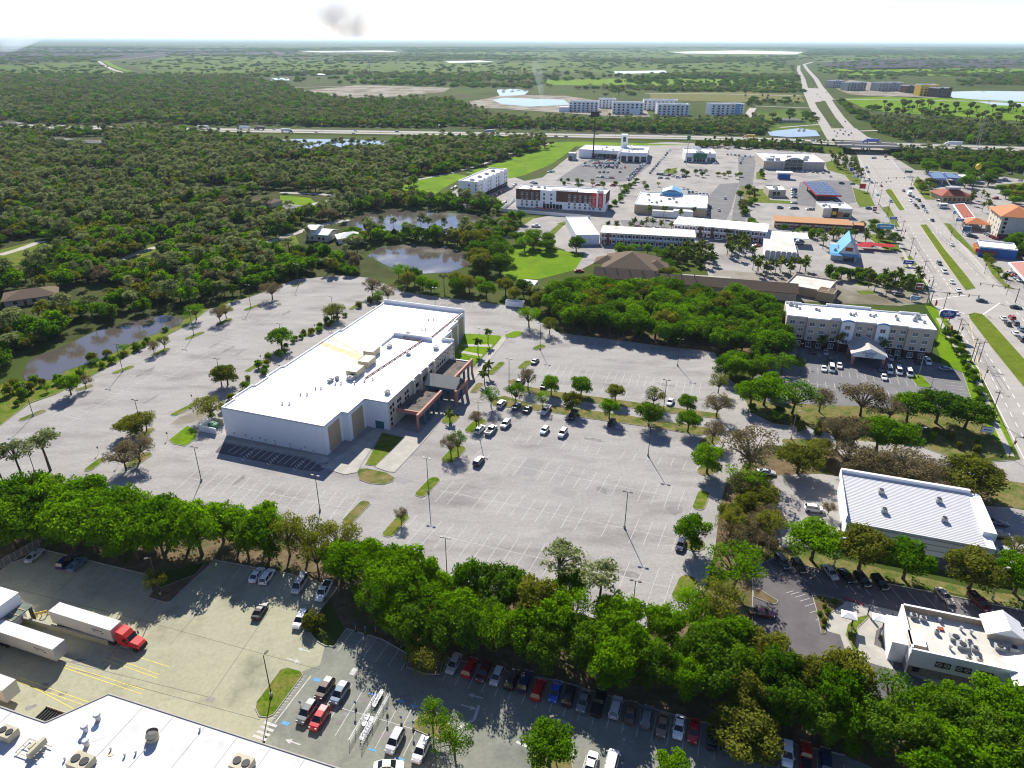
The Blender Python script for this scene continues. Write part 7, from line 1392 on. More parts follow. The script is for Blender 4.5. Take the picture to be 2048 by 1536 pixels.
def car(p,a,k,col,label,group=None,z=.05,far=False):
    P=carparts(k); c=(*CC[col],1)
    if far:
        o=ob('car',P['far'],None,(p[0],p[1],z),a,label,'car',group); o.color=c; return o
    o=ob('car',None,None,(p[0],p[1],z),a,label,'car' if k in('sedan','hatch','suv') else ('van' if k=='van' else 'pickup truck'),group)
    o.name={'sedan':'sedan','hatch':'hatchback','suv':'suv','van':'van','pickup':'pickup_truck'}[k]; bd=ob('body',P['body'],o); bd.color=c
    h,w2,r,hz_,tz,bed=P['meta']
    ob('windshield',P['windshield'],o); ob('rear_window',P['rear_window'],o); ob('side_window',P['side_window-1'],o); ob('side_window',P['side_window1'],o)
    if bed: ob('cargo_bed',bed,o)
    for x in (-h+.9,h-.95):
        for s in (-1,1): w_=ob('wheel',P['wheel'],o,(x,s*(w2-.1),r)); ob('rim',P['rim'],w_)
    for s in (-1,1): ob('headlight',P['hl'],o,(h-.16,s*w2*.62,hz_-.26)); ob('tail_light',P['tl'],o,(-h,s*w2*.68,tz-.3))
    return o
def row(L,a,phrase,group,z=.05,far=False,end='left'):
    for i,(u,v,k,c,*f) in enumerate(L):
        t=a+(math.pi if f and f[0] else 0); car(G(u,v),t,k,c,'%s %s %s, %s from the %s'%(c,WORD[k],phrase,ordn(i+1),end),group,z,far)
row([(908,1332,'sedan','silver',1),(940,1340,'suv','red'),(968,1349,'suv','maroon',1),(994,1357,'hatch','silver',1),(1024,1364,'suv','black'),(1051,1367,'suv','navy'),(1077,1385,'suv','red'),(1111,1388,'sedan','blue',1),(1138,1396,'suv','black'),(1166,1407,'sedan','grey',1),(1197,1411,'pickup','black'),(1231,1420,'suv','silver'),(1261,1429,'sedan','brown'),(1293,1439,'suv','grey'),(1324,1455,'sedan','bronze',1),(1357,1459,'sedan','white',1),(1386,1467,'sedan','red',1),(1424,1480,'sedan','black')],RA,'in the long row below the tree belt','cars in the long row below the belt')
row([(1544,1508,'sedan','black'),(1573,1513,'suv','white',1),(1610,1519,'pickup','red'),(1650,1526,'suv','navy')],RA,'beyond the olive tree at the row end','cars beyond the olive tree')
YA=ang((200,1150),(235,1115))
row([(71,1115,'sedan','silver'),(134,1128,'suv','navy'),(155,1133,'sedan','blue grey')],YA,'in the shaded row above the loading yard','cars above the loading yard')
YB=ang((500,1168),(520,1140))
row([(514,1154,'sedan','white'),(535,1158,'suv','white'),(600,1174,'van','silver',1),(648,1187,'pickup','white',1)],YB,'under the trees behind the yard','cars under the yard trees')
car(G(521,1226),YB,'sedan','black','black sedan driving across the yard'); car(G(602,1244),YB+math.pi,'suv','white','white SUV in the tree shadow by the rounded kerb')
row([(650,1383,'suv','brown',1),(680,1392,'suv','blue grey',1)],SB,'in the upper pair beside the store island','cars beside the store island')
row([(615,1429,'suv','grey',1),(640,1442,'suv','red',1)],SB,'in the lower pair beside the store island','cars beside the store island')
car(G(790,1487),SB+math.pi,'suv','silver','silver SUV right of the cart corral'); car(G(843,1505),SB+math.pi,'suv','white','white SUV below the grass island'); car(G(778,1538),SB-1.2,'sedan','white','white sedan cut by the bottom edge'); car(G(1181,1534),RA,'sedan','white','white sedan at the bottom edge right of the island'); car(G(1222,1534),RA,'van','white','white van at the bottom edge')
LOTA=SA
for u,v,k,c,t,l in [(1003,811,'suv','white',.0,'white SUV at the left end of the lower verge'),(1033,815,'sedan','grey',0,'grey sedan under the second verge tree'),(1055,821,'sedan','black',0,'black sedan right of the grey one by the verge'),(1091,824,'pickup','silver',1,'silver pickup nosed up to the lower verge'),(1146,834,'pickup','black',1,'black pickup in the shade of the lower verge'),(1223,848,'sedan','black',1,'black sedan alone in shade by the lower verge'),(960,862,'suv','white',0,'white SUV, left of three opposite the entrance'),(982,864,'pickup','silver',0,'silver pickup, middle of three opposite the entrance'),(1011,852,'suv','silver',1,'silver SUV, right of three opposite the entrance'),(1089,864,'hatch','white',1,'white hatchback alone in the empty lot'),(1125,870,'suv','white',1,'white SUV alone right of the hatchback'),(958,926,'suv','navy',0,'navy SUV alone near the two tree island'),(1070,725,'sedan','grey',0,'grey sedan beside the grass island of the upper lot'),(1041,766,'suv','grey',0,'grey SUV at the left end of the upper verge'),(1089,774,'sedan','black',0,'black sedan behind the upper verge tree'),(1340,807,'sedan','white',1,'white sedan alone in the upper lot by the lamp'),(1361,1093,'sedan','navy',1,'navy sedan beside the bushy island'),(1628,1022,'suv','white',2,'white SUV in the side lot by the red sapling'),(1994,1050,'sedan','navy',2,'navy sedan right of the ribbed roof building, upper'),(1998,1075,'suv','black',2,'black SUV right of the ribbed roof building, middle'),(2012,1107,'sedan','silver',2,'silver sedan right of the ribbed roof building, lower'),(1532,948,'sedan','silver',2,'silver sedan hidden under the tall brown tree'),(1524,1231,'sedan','maroon',2,'maroon sedan at the restaurant exit')]:
    car(G(u,v),SA+(math.pi if t==1 else 0) if t<2 else rad(-12),k,c,l)
RB=ang((1620,1150),(1590,1108))
row([(1564,1129,'suv','navy'),(1597,1137,'suv','black'),(1660,1149,'sedan','silver'),(1691,1156,'sedan','black'),(1723,1164,'suv','black'),(1758,1170,'suv','black'),(1887,1196,'sedan','beige'),(1957,1209,'pickup','maroon')],RB+math.pi,'along the kerb behind the restaurant','cars behind the restaurant')
for u,v,k,c,f,l in [(1625,705,'sedan','black',1,'black sedan by the hotel wall left of the porch'),(1651,708,'sedan','silver',1,'silver sedan by the hotel wall left of the porch'),(1660,726,'suv','grey',1,'grey SUV behind the white hotel van'),(1647,740,'sedan','white',1,'white sedan left of the hotel van'),(1663,741,'van','white',1,'white van left of the hotel porch'),(1678,734,'sedan','white',1,'white sedan right of that hotel van'),(1780,719,'sedan','silver',1,'silver sedan by the hotel wall right of the porch'),(1797,722,'sedan','grey',1,'grey sedan by the hotel wall right of the silver one'),(1835,726,'sedan','black',1,'black sedan by the right end of the hotel'),(1855,727,'suv','white',1,'white SUV at the right end of the hotel'),(1761,741,'sedan','grey',1,'grey sedan left of the three vans'),(1767,757,'sedan','white',1,'white sedan below the three vans'),(1778,744,'van','white',1,'white van, left of three in a row'),(1797,746,'van','white',1,'white van, middle of three in a row'),(1818,750,'van','white',1,'white van, right of three in a row'),(1755,784,'sedan','white',1,'white sedan alone in the lower hotel lot')]:
    car(G(u,v),HA+(math.pi if f else 0),k,c,l,'cars in the hotel lot')
car(G(1891,741),rad(-8),'sedan','blue grey','grey blue sedan crossing the right end of the hotel lot')
HD=ang((1963,749),(1912,678))
for u,v,k,c,f,l in [(1878,529,'suv','grey',1,'grey SUV heading nearer past the blue roadside sign'),(1888,545,'pickup','white',1,'white pickup following the grey SUV'),(1903,566,'sedan','white',1,'white sedan nearing the signals'),(1916,583,'sedan','white',1,'white sedan at the signal line'),(1911,628,'sedan','white',1,'white sedan beside the oval sign'),(2006,639,'sedan','white',0,'white sedan in the queue right of the median, front left'),(2023,638,'suv','red',0,'red SUV in the queue right of the median, front right'),(2015,650,'sedan','black',0,'black sedan second in the left queue lane'),(2030,649,'suv','grey',0,'grey SUV second in the right queue lane'),(2030,669,'sedan','white',0,'white sedan third in the left queue lane'),(2042,661,'sedan','blue grey',0,'blue grey sedan third in the right queue lane'),(2043,681,'suv','navy',0,'navy SUV at the frame edge of the queue'),(1864,442,'sedan','navy',0,'navy sedan alone on the highway above the long median'),(1903,491,'sedan','white',0,'white sedan alone right of the long median')]:
    car(G(u,v),HD+(math.pi if f else 0),k,c,l,'cars on the highway',.07)
car(G(1963,604),rad(-28),'sedan','teal','dark teal sedan turning across the junction',None,.07); car(G(2031,617),rad(-22),'sedan','black','black sedan turning at the right of the junction',None,.07)
# --- far cars: one mesh each
CN={}; rc=random.Random(9); PC=['white','white','white','silver','silver','grey','black','navy','pale blue','blue grey','red']
def far(L,a,group,lab,z=.08,kinds=('sedan','suv','sedan','hatch')):
    for u,v in L:
        CN[group]=CN.get(group,0)+1
        c=rc.choice(PC); k=rc.choice(kinds); car(G(u,v),a+rc.uniform(-.03,.03)+(math.pi if rc.random()<.5 else 0),k,c,'%s %s %s, %s from left'%(c,WORD[k],lab,ordn(CN[group])),group,z,True)
HF=ang((1830,412),(1810,385))
far([(1807,383),(1818,391),(1826,395),(1832,399),(1838,403),(1821,402),(1827,407),(1831,412),(1835,417),(1842,411),(1846,415),(1849,420),(1852,425)],HF,'cars queueing at the overpass junction','queueing at the junction before the overpass',.07)
far([(1755,391),(1781,404),(1762,373),(1733,336),(1736,345),(1745,317),(1750,317),(1727,305),(1738,360),(1743,366)],HF,'cars near the overpass','on the highway near the overpass',.07)
far([(1668,264),(1674,268),(1680,262),(1686,270),(1690,265),(1697,272),(1672,274),(1702,268),(1640,196),(1634,190),(1645,203),(1652,186),(1630,176),(1622,170),(1660,250),(1690,245)],ang((1680,262),(1664,235)),'cars at the interchange','waiting at the interchange beyond the overpass',.8)
far([(1822,378),(1860,352)],.3,'cars on the side street','on the side street right of the highway')
IA=math.atan2(IDIR.y,IDIR.x)
for i,(u,k,c,d) in enumerate([(706,'sedan','white',1),(719,'sedan','silver',-1),(790,'suv','grey',1),(1001,'suv','white',-1),(1068,'pickup','blue grey',-1),(1086,'sedan','grey',1),(1117,'sedan','black',-1),(1137,'sedan','navy',-1),(1193,'sedan','black',1),(1254,'suv','black',1),(1455,'sedan','navy',-1),(1580,'suv','grey',-1),(1630,'sedan','silver',1),(1700,'sedan','white',-1),(1765,'sedan','grey',1),(1950,'suv','white',-1),(445,'sedan','black',-1),(540,'sedan','white',1),(640,'sedan','red',-1),(850,'sedan','silver',-1),(1330,'sedan','white',1)]):
    j=max(m for m in range(len(IU)) if IU[m][0]<=u); f=(u-IU[j][0])/(IU[j+1][0]-IU[j][0]); p=IPc[j].lerp(IPc[j+1],f)+INORM*(12.5*d+rc.choice((-3.5,0,3.5))); car(p,IA+(0 if d<0 else math.pi),k,c,'%s %s on the %s interstate lanes, %s of its kind, %s'%(c,WORD[k],'far' if d>0 else 'near',ordn(i+1),('left of the bright field' if u<900 else 'behind the hotels' if u<1150 else 'behind the dealership' if u<1400 else 'near the overpass')),'cars on the interstate',p.z+.37,True)
DA=ang((1190,360),(1215,330))
def gridcars(u0,v0,u1,v1,rows,n,a,group,lab,drop=.1,z=.09):
    for r in range(rows):
        for i in range(n):
            if rc.random()<drop: continue
            u=u0+(u1-u0)*(i+.5*(r%2))/max(1,n-1)+(-6*r); v=v0+(v1-v0)*r/max(1,rows-1); far([(u,v)],a,group,lab,z)
gridcars(1182,317,1250,332,4,13,DA,'cars in the dealership display rows','in the dealership display rows',.12)
gridcars(1185,336,1250,345,2,9,DA,'cars in the dealership display rows','in the dealership display rows',.45)
far([(1195+5.2*i,355+.25*i) for i in range(7)],DA,'cars in the front dealership row','in the front dealership row'); far([(1258+3.0*i,361-3.0*i) for i in range(13)],DA,'cars along the dealership wall','in the slanted line along the dealership wall'); far([(1256+3.0*i,357-3.0*i) for i in range(12)],DA,'cars along the dealership wall','in the slanted line along the dealership wall')
far([(1300+3.1*i,347-3.6*i) for i in range(14)],DA+.2,'cars beside the dealership road','along the dealership side road'); far([(1315+4.6*i,349+.4*i) for i in range(7)],DA,'cars in the small car park','in the small car park below the green fronted shop'); far([(1320,357),(1334,358),(1347,354),(1356,356),(1368,355)],0,'cars in the small car park','in the small car park below the green fronted shop')
far([(1400,342),(1457,347),(1430,328),(1425,325),(1372,325)],.1,'cars before the green fronted shop','before the green fronted shop'); far([(1485,318),(1483,322),(1481,327),(1455,310),(1462,310),(1470,311),(1478,312),(1490,313),(1500,314)],DA,'cars beside the service road','beside the service road behind the stores'); car(G(1486,404),ang((1490,440),(1496,380)),'sedan','black','black sedan alone on the service road',None,.09,True)
far([(1367,378),(1375,379),(1378,386),(1385,386),(1392,387),(1400,390),(1407,390),(1414,391),(1450,398),(1421,416),(1415,423),(1417,429),(1438,422)],DA,'cars beside the tan walled store','beside the tan walled store')
far([(1579,346),(1593,344),(1605,344),(1613,344),(1625,345),(1634,346),(1646,347),(1657,346),(1661,354)],HF,'cars before the arched store','before the arched store'); far([(1588,379),(1588,382),(1588,386),(1588,390),(1588,396)],.0,'cars by the small beige shop','by the small beige shop'); far([(1560,417),(1584,418),(1592,418),(1618,420),(1625,420),(1588,407),(1683,368),(1705,369),(1660,405),(1673,405),(1737,418)],.05,'cars between the station and the orange motel','between the solar canopy and the orange motel')
far([(1277,456),(1294,457),(1314,458),(1324,460),(1330,460),(1437,481),(1411,487),(1413,493),(1512,493),(1598,489),(1600,484)],.1,'cars at the pale motel','at the pale motel'); car(G(1072,454),rad(-5),'pickup','white','white pickup alone on the empty plot',None,.08,True); car(G(1158,544),rad(5),'sedan','red','red sedan by the inn lawn',None,.08,True); car(G(1484,566),rad(5),'sedan','navy','navy car beside the inn wing',None,.08,True); car(G(1539,537),rad(5),'suv','navy','navy SUV under the palms below the motel hall',None,.08,True); car(G(1798,592),rad(-5),'suv','black','black SUV at the inn exit',None,.08,True); car(G(1300,545),1.2,'suv','black','black SUV by the inn hall',None,.08,True)
far([(932,385+0) ,(968,404),(976,400),(984,396),(992,392),(1000,388),(1008,384),(1022,378),(1026,374),(1030,370),(1010,405),(1005,410),(905,378),(912,375),(909,392)],ang((956,400),(1015,371)),'cars around the white hotel','around the white hotel'); far([(1065,366),(1070,368),(1154,370),(1160,371),(1195,371),(1225,372),(1100,345),(1105,344)],.1,'cars behind the brick hotel','behind the brick hotel')
far([(1932,466),(1936,469),(1940,472),(1944,475),(1975,470),(1980,473),(1985,476),(1990,479),(1935,463),(1948,476)],ang((1935,465),(1950,476))+.7,'cars before the tile roofed hotel','before the tile roofed hotel'); far([(1948,394),(1990,398),(1878,402),(1886,416),(2020,548),(2028,553),(2035,558),(2042,563),(2032,535),(2010,360),(2040,362),(2020,349),(1995,343)],.2,'cars right of the highway','parked right of the highway')
far([(1142+6*i,226+.1*i) for i in range(9)]+[(1226+6*i,230.5+.1*i) for i in range(10)]+[(1316+6*i,233+.1*i) for i in range(10)]+[(1425+6*i,232) for i in range(9)],1.4,'cars before the pale apartments','before the pale apartments',.5)
# --- trucks
def wheels(b,xs,w2,r=.5,m=0):
    for x in xs:
        for s in (-1,1): b.tube((x,s*(w2-.45),r),(x,s*w2,r),r,r,12,m)
def trailer(p,a,label,L=15.6,z=.05,tractor=False):
    t=thing('semi_trailer',label,'trailer',(p[0],p[1],z),a)
    b=B(); b.box(-L,0,-1.28,1.28,1.15,4.05); b.ob('box_body',mat('trailer_white',(.52,.49,.43),.6,var=.05,scale=.6) if 'trailer_white' not in bpy.data.materials else bpy.data.materials['trailer_white'],t)
    b=B(); b.box(-L-.03,.03,-1.3,1.3,4.05,4.12); b.ob('roof_sheet',MT['roofs'],t); b=B(); b.box(-L+.3,-.3,-1.1,1.1,.95,1.15); b.ob('chassis',MT['blackm'],t)
    b=B(); b.box(-L+.2,-.2,-1.31,-1.285,1.15,1.35); b.box(-.06,.02,-1.3,1.3,1.2,4.); b.ob('trim',MT['metal'],t)
    for x in (-L+1.3,-L+2.6):
        b=B(); wheels(b,(x,),1.2); b.ob('axle_wheels',MT['black'],t)
    if not tractor: b=B(); b.box(-2.6,-2.4,-.8,-.65,.0,1.); b.box(-2.6,-2.4,.65,.8,0,1.); b.ob('landing_gear',MT['metal'],t)
    for k,x0 in enumerate((-4.9,-4.2,-3.6,-2.9,-4.6,-2.6)):
        b=B(); b.box(x0,x0+.5,-1.3,-1.284,2.9-.45*(k>3),3.1-.45*(k>3)); b.ob('side_mark',MT['text_k'],t)
    return t
c1=(G(224,1262,4.1)+G(238,1242,4.1))/2; TA=rad(-18.8); trailer(c1,TA,'white trailer coupled to the red truck',15.4,.05,True)
c2=(G(106.4,1299.4,4.1)+G(127,1280,4.1))/2; trailer(c2,TA,'white trailer backed in below the red truck'); c3=(G(6,1378.5,4.1)+G(29,1363,4.1))/2; trailer(c3,TA,'white trailer at the left edge showing only its front end')
d=Vector((math.cos(TA),math.sin(TA),0)); p=c1+d*.9; tk=thing('semi_truck','red sleeper cab truck in front of the upper white trailer','truck',(p.x,p.y,.05),TA)
b=B(); loft(b,[(-.2,.9,1.8,3.7,1.2,1.1),(.3,.9,1.8,3.85,1.22,1.08),(1.6,.9,1.8,3.55,1.22,1.05),(2.3,.9,1.7,2.9,1.2,.98),(2.9,.9,1.6,2.15,1.15,1.0),(4.5,.8,1.4,1.75,1.05,.8),(4.9,.6,1.1,1.45,.98,.75)]); b.ob('cab',MT['red'],tk)
b=B(); b.quad((2.82,-.98,2.2),(2.82,.98,2.2),(2.32,.9,2.88),(2.32,-.9,2.88)); b.V=[(x+.05,y,z+.03) for x,y,z in b.V]; b.ob('windshield',MT['darkglass'],tk)
for s in (-1,1): b=B(); b.box(1.4,2.3,s*1.22-.02,s*1.22+.02,1.9,2.6); b.ob('side_window',MT['darkglass'],tk); b=B(); b.box(2.5,2.65,s*1.42-.12,s*1.42+.12,1.9,2.6); b.ob('mirror',MT['black'],tk); b=B(); b.box(4.55,4.8,s*.85-.14,s*.85+.14,1.05,1.3); b.ob('headlight',MT['lamp'],tk); b=B(); b.box(.6,2.6,s*1.15-.2,s*1.15+.2,.45,.9); b.ob('fuel_tank',MT['chrome'],tk)
b=B(); b.box(4.9,5.,-.9,.9,.5,1.4); b.ob('grille',MT['black'],tk); b=B(); b.box(-3.6,4.6,-.45,.45,.6,.9); b.ob('chassis',MT['blackm'],tk)
for x in (-2.8,-1.5,3.9): b=B(); wheels(b,(x,),1.22); b.ob('axle_wheels',MT['black'],tk)
def box_truck(u,d,L,c1_,c2_,label):
    j=max(m for m in range(len(IU)) if IU[m][0]<=u); f=(u-IU[j][0])/(IU[j+1][0]-IU[j][0]); p=IPc[j].lerp(IPc[j+1],f)+INORM*(12.5*d); t=thing('truck',label,'truck',(p.x,p.y,p.z+.37),IA+(0 if d<0 else math.pi),'trucks on the interstate')
    b=B(); b.box(-L,0,-1.3,1.3,1.1,4.1); o=b.ob('cargo_box',MT['paint'],t); o.color=(*CC[c1_],1); b=B(); loft(b,[(.3,.7,1.5,3.,1.2,1.05),(1.8,.7,1.5,2.9,1.2,1.),(2.5,.7,1.4,1.9,1.15,.9),(3.4,.6,1.2,1.6,1.05,.8)]); o=b.ob('cab',MT['paint'],t); o.color=(*CC[c2_],1); b=B(); wheels(b,(-L+1.2,-1.5,2.4),1.25); b.ob('axle_wheels',MT['black'],t)
box_truck(385,1,14,'white','white','white truck at the left end of the visible interstate'); box_truck(470,1,14,'white','grey','white truck second from the left on the interstate'); box_truck(505,1,10,'brown','black','dark loaded truck behind the white trucks'); box_truck(592,-1,12,'white','teal','truck with teal cab on the near carriageway'); box_truck(969,1,10,'blue grey','navy','blue truck behind the bright field'); box_truck(1737,1,13,'blue','blue','bright blue truck on the overpass'); box_truck(1902,1,14,'white','white','white truck right of the overpass'); box_truck(1495,1,10,'yellow','yellow','yellow truck on the interstate behind the stores')
p=G(1817,390); t=thing('truck','white box truck in the junction queue','truck',(p.x,p.y,.07),HF); b=B(); b.box(-5.5,0,-1.2,1.2,.9,3.4); b.ob('cargo_box',MT['white'],t); b=B(); loft(b,[(.1,.6,1.3,2.4,1.1,1.),(1.2,.6,1.3,2.2,1.1,.9),(2.,.6,1.1,1.4,1.,.8)]); b.ob('cab',MT['white'],t)
p=G(1886,416); t=thing('motorhome','white motorhome beside the long fuel canopy','motorhome',(p.x,p.y,.07),rad(8)); b=B(); b.box(-4,2.4,-1.2,1.2,.6,3.2); b.ob('body',MT['white'],t); b=B(); loft(b,[(2.4,.5,1.2,2.6,1.1,1.),(3.2,.5,1.2,2.,1.1,.9),(4.,.5,.9,1.2,1.,.8)]); b.ob('cab',MT['white'],t); b=B(); b.box(-3,1.6,-1.23,-1.2,1.6,2.4); b.ob('window_band',MT['darkglass'],t)
# ================================================================= street furniture
def lamp(u,v,lb,h=10.3,heads=2,m='pole',rz=0.,base=True,arm=.9):
    p=G(u,v); t=thing('light_pole',lb,'lamp post',(p.x,p.y,.05),rz,'lot light poles')
    if base: b=B(); b.tube((0,0,0),(0,0,.75),.28,.28,10); b.ob('footing',MT['kerb'],t)
    b=B(); b.tube((0,0,0),(0,0,h),.11,.075,8); b.ob('pole',MT[m],t)
    for i in range(heads):
        s=1 if i==0 else -1; b=B(); b.tube((0,0,h-.1),(s*arm*.6,0,h),.04,.04,5); o=b.ob('arm',MT[m],t); b=B(); b.box(s*arm*.9-.35,s*arm*.9+.35,-.2,.2,h-.08,h+.12); o=b.ob('lamp_head',MT[m],t)
        b=B(); b.box(s*arm*.9-.28,s*arm*.9+.28,-.15,.15,h-.1,h-.081); b.ob('lens',MT['lamp'],o)
for a in [(1249,1056,'twin light pole casting a long shadow in the middle of the big lot'),(1296,912,'twin light pole below the lower verge'),(1355,732,'twin light pole in the upper lot near the grove'),(1263,1242,'twin light pole behind the front belt near the lower right'),(1327,819,'twin light pole on the upper verge'),(1018,774,'twin light pole at the left end of the upper verge'),(957,866,'twin light pole on the entrance island'),(857,985,'twin light pole on the island near the two tree island'),(640,1022,'twin light pole below the accessible stalls'),(403,962,'twin light pole below the dumpster yard'),(894,1152,'twin light pole behind the left part of the front belt'),(285,862,'twin light pole between the flat crowned trees'),(67,832,'twin light pole at the near pond end of the left lot'),(246,743,'twin light pole beside the pond bank'),(388,671,'twin light pole on the middle pond side island'),(502,616,'twin light pole by the woods in the left lot'),(597,571,'twin light pole at the far end of the left lot'),(444,774,'twin light pole beside the pair of olive trees'),(566,699,'twin light pole rising out of the round green tree'),(668,641,'twin light pole between the far olive pair'),(871,622,'twin light pole behind the far end of the roof'),(1080,699,'twin light pole on the small grass island near the grove'),(75,960,'twin light pole among the pines at the left')]: lamp(*a,rz=rad(-18))
for a in [(543,1392,'tall single lamp on the store island',9.8,1,'pole',rad(70)),(1109,1512,'single lamp on the bottom island',9.5,1,'pole',rad(200)),(321,1190,'single lamp on the loading yard island',9.8,1,'pole',rad(200)),(1594,722,'lamp on the bright island left of the hotel porch',6.8,1,'pole'),(1598,757,'slim lamp below the bright hotel island',6.8,1,'pole'),(1836,755,'concrete lamp beside the hotel vans',7.8,1,'cpole'),(1854,802,'slim lamp at the lower hotel island',7.8,1,'cpole'),(1582,879,'concrete lamp on the splitter island',9.3,1,'cpole'),(1830,908,'concrete lamp by the access road mouth',8.5,1,'cpole'),(1666,1136,'concrete lamp behind the restaurant cars',8.2,1,'cpole'),(1984,1199,'thick pale concrete pole above the restaurant',8.4,1,'cpole')]: lamp(*a[:3],a[3],a[4],a[5],a[6] if len(a)>6 else 0.)
# utility poles with wires
UP=[]
def upole(u,v,h,lb,arm=True,m='wood'):
    p=G(u,v); t=thing('utility_pole',lb,'utility pole',(p.x,p.y,0),HD+math.pi/2,'utility poles along the highway'); b=B(); b.tube((0,0,0),(0,0,h),.17,.11,7); b.ob('pole',MT[m],t)
    if arm:
        b=B(); b.box(-1.2,1.2,-.06,.06,h-.8,h-.65); b.ob('crossarm',MT[m],t)
        for x in (-1.1,-.4,.4,1.1): b=B(); b.tube((x,0,h-.65),(x,0,h-.4),.05,.04,5); b.ob('insulator',MT['metal'],t)
    UP.append(Vector((p.x,p.y,h-.4)))
for u,v,h,l in [(1982,836,9.5,'utility pole nearest the access road mouth'),(1941,724,9.5,'utility pole at the lower hotel verge, left of three'),(1948,724,8.,'utility pole at the lower hotel verge, middle of three'),(1957,724,8.5,'utility pole at the lower hotel verge, right of three'),(1911,682,9.5,'utility pole right of the oval sign'),(1884,628,10,'utility pole between the oval sign and signals'),(1842,562,10.5,'utility pole by the corner lawn'),(1818,515,11,'utility pole by the blue roadside sign'),(1800,478,11,'utility pole near the red canopies'),(1773,435,11,'utility pole beside the orange motel sign'),(1757,410,11,'utility pole beside the burger restaurant'),(1745,392,11,'utility pole by the dark lawn'),(1728,362,11,'utility pole at the junction before the overpass')]: upole(u,v,h,l)
b=B(); W=sorted([p for i,p in enumerate(UP) if i not in (2,3)],key=lambda q:q.y)
wr=thing('power_lines','thin power lines strung between the highway utility poles','wires',(0,0,0))
for off in (-1.,.0,1.):
    b=B()
    for p,q in zip(W,W[1:]):
        o=Vector((off*.9,off*.3,0)); m_=(p+q)/2+Vector((0,0,-.7)); b.tube(p+o,m_+o,.025,.025,3,0,False); b.tube(m_+o,q+o,.025,.025,3,0,False)
    b.ob('wire',MT['black'],wr)
# street lamps along the highway
for i,(u,v,s) in enumerate([(2018,914,1),(1965,768,1),(1917,680,1),(1852,582,1),(1826,525,1),(1806,478,1),(1790,455,1),(1935,455,-1),(1900,480,-1),(1968,548,-1),(2012,592,-1),(1880,418,-1)]):
    p=G(u,v); t=thing('street_lamp','bannered street lamp %s, %s from the bottom'%('on the hotel side' if i<7 else 'across the highway',ordn(i+1 if i<7 else i-6)),'street lamp',(p.x,p.y,0),HD-math.pi/2*s,'highway street lamps'); b=B(); b.tube((0,0,0),(0,0,6.6),.09,.06,6); b.ob('pole',MT['pole'],t); b=B(); b.tube((0,0,6.4),(1.7,0,6.9),.04,.035,5); b.ob('arm',MT['pole'],t); b=B(); b.tube((1.7,0,6.9),(1.7,0,6.5),.12,.25,8); b.ob('lamp_head',MT['pole'],t); b=B(); b.box(.1,.55,-.02,.02,4.2,5.4); b.ob('banner',MT['redroof'],t)
# signals
def signal(u,v,u2,v2,h,n,lb):
    p=G(u,v); q=G(u2,v2,h); d=q-Vector((p.x,p.y,h)); t=thing('traffic_signal',lb,'traffic light',(p.x,p.y,0),math.atan2(d.y,d.x)); L=math.hypot(d.x,d.y); b=B(); b.tube((0,0,0),(0,0,h+.6),.2,.15,8); b.ob('mast',MT['pole'],t); b=B(); b.tube((0,0,h),(L,0,h+.2),.11,.06,6); b.ob('mast_arm',MT['pole'],t)
    for k in range(n):
        x=L*(.35+.63*k/max(1,n-1)); b=B(); b.box(x-.18,x+.18,-.2,.2,h-.75,h+.45); o=b.ob('signal_head',MT['black'],t)
        for j,m in enumerate(('red','yellow','green')): b=B(); b.tube((x,-.2,h+.28-.36*j),(x,-.23,h+.28-.36*j),.11,.11,8); b.ob('lens',MT[m],o)
signal(1860,610,1960,593,6.3,4,'long signal mast arm reaching over the near junction'); signal(2030,606,1960,567,6.3,3,'signal mast arm from the right of the near junction'); signal(1735,384,1783,363,6.5,4,'signal mast arm at the junction before the overpass'); signal(1822,372,1776,356,6.5,3,'signal mast arm on the far side of the overpass junction')
p=G(1853,608); t=thing('concrete_pole','thick leaning grey pole beside the near signal mast','pole',(p.x,p.y,0)); b=B(); b.tube((0,0,0),(.3,0,11.),.3,.22,8); b.ob('shaft',MT['hvacg'],t); b=B(); b.tube((.3,0,11.),(.3,0,11.5),.2,.2,6); b.ob('cap',MT['blackm'],t)
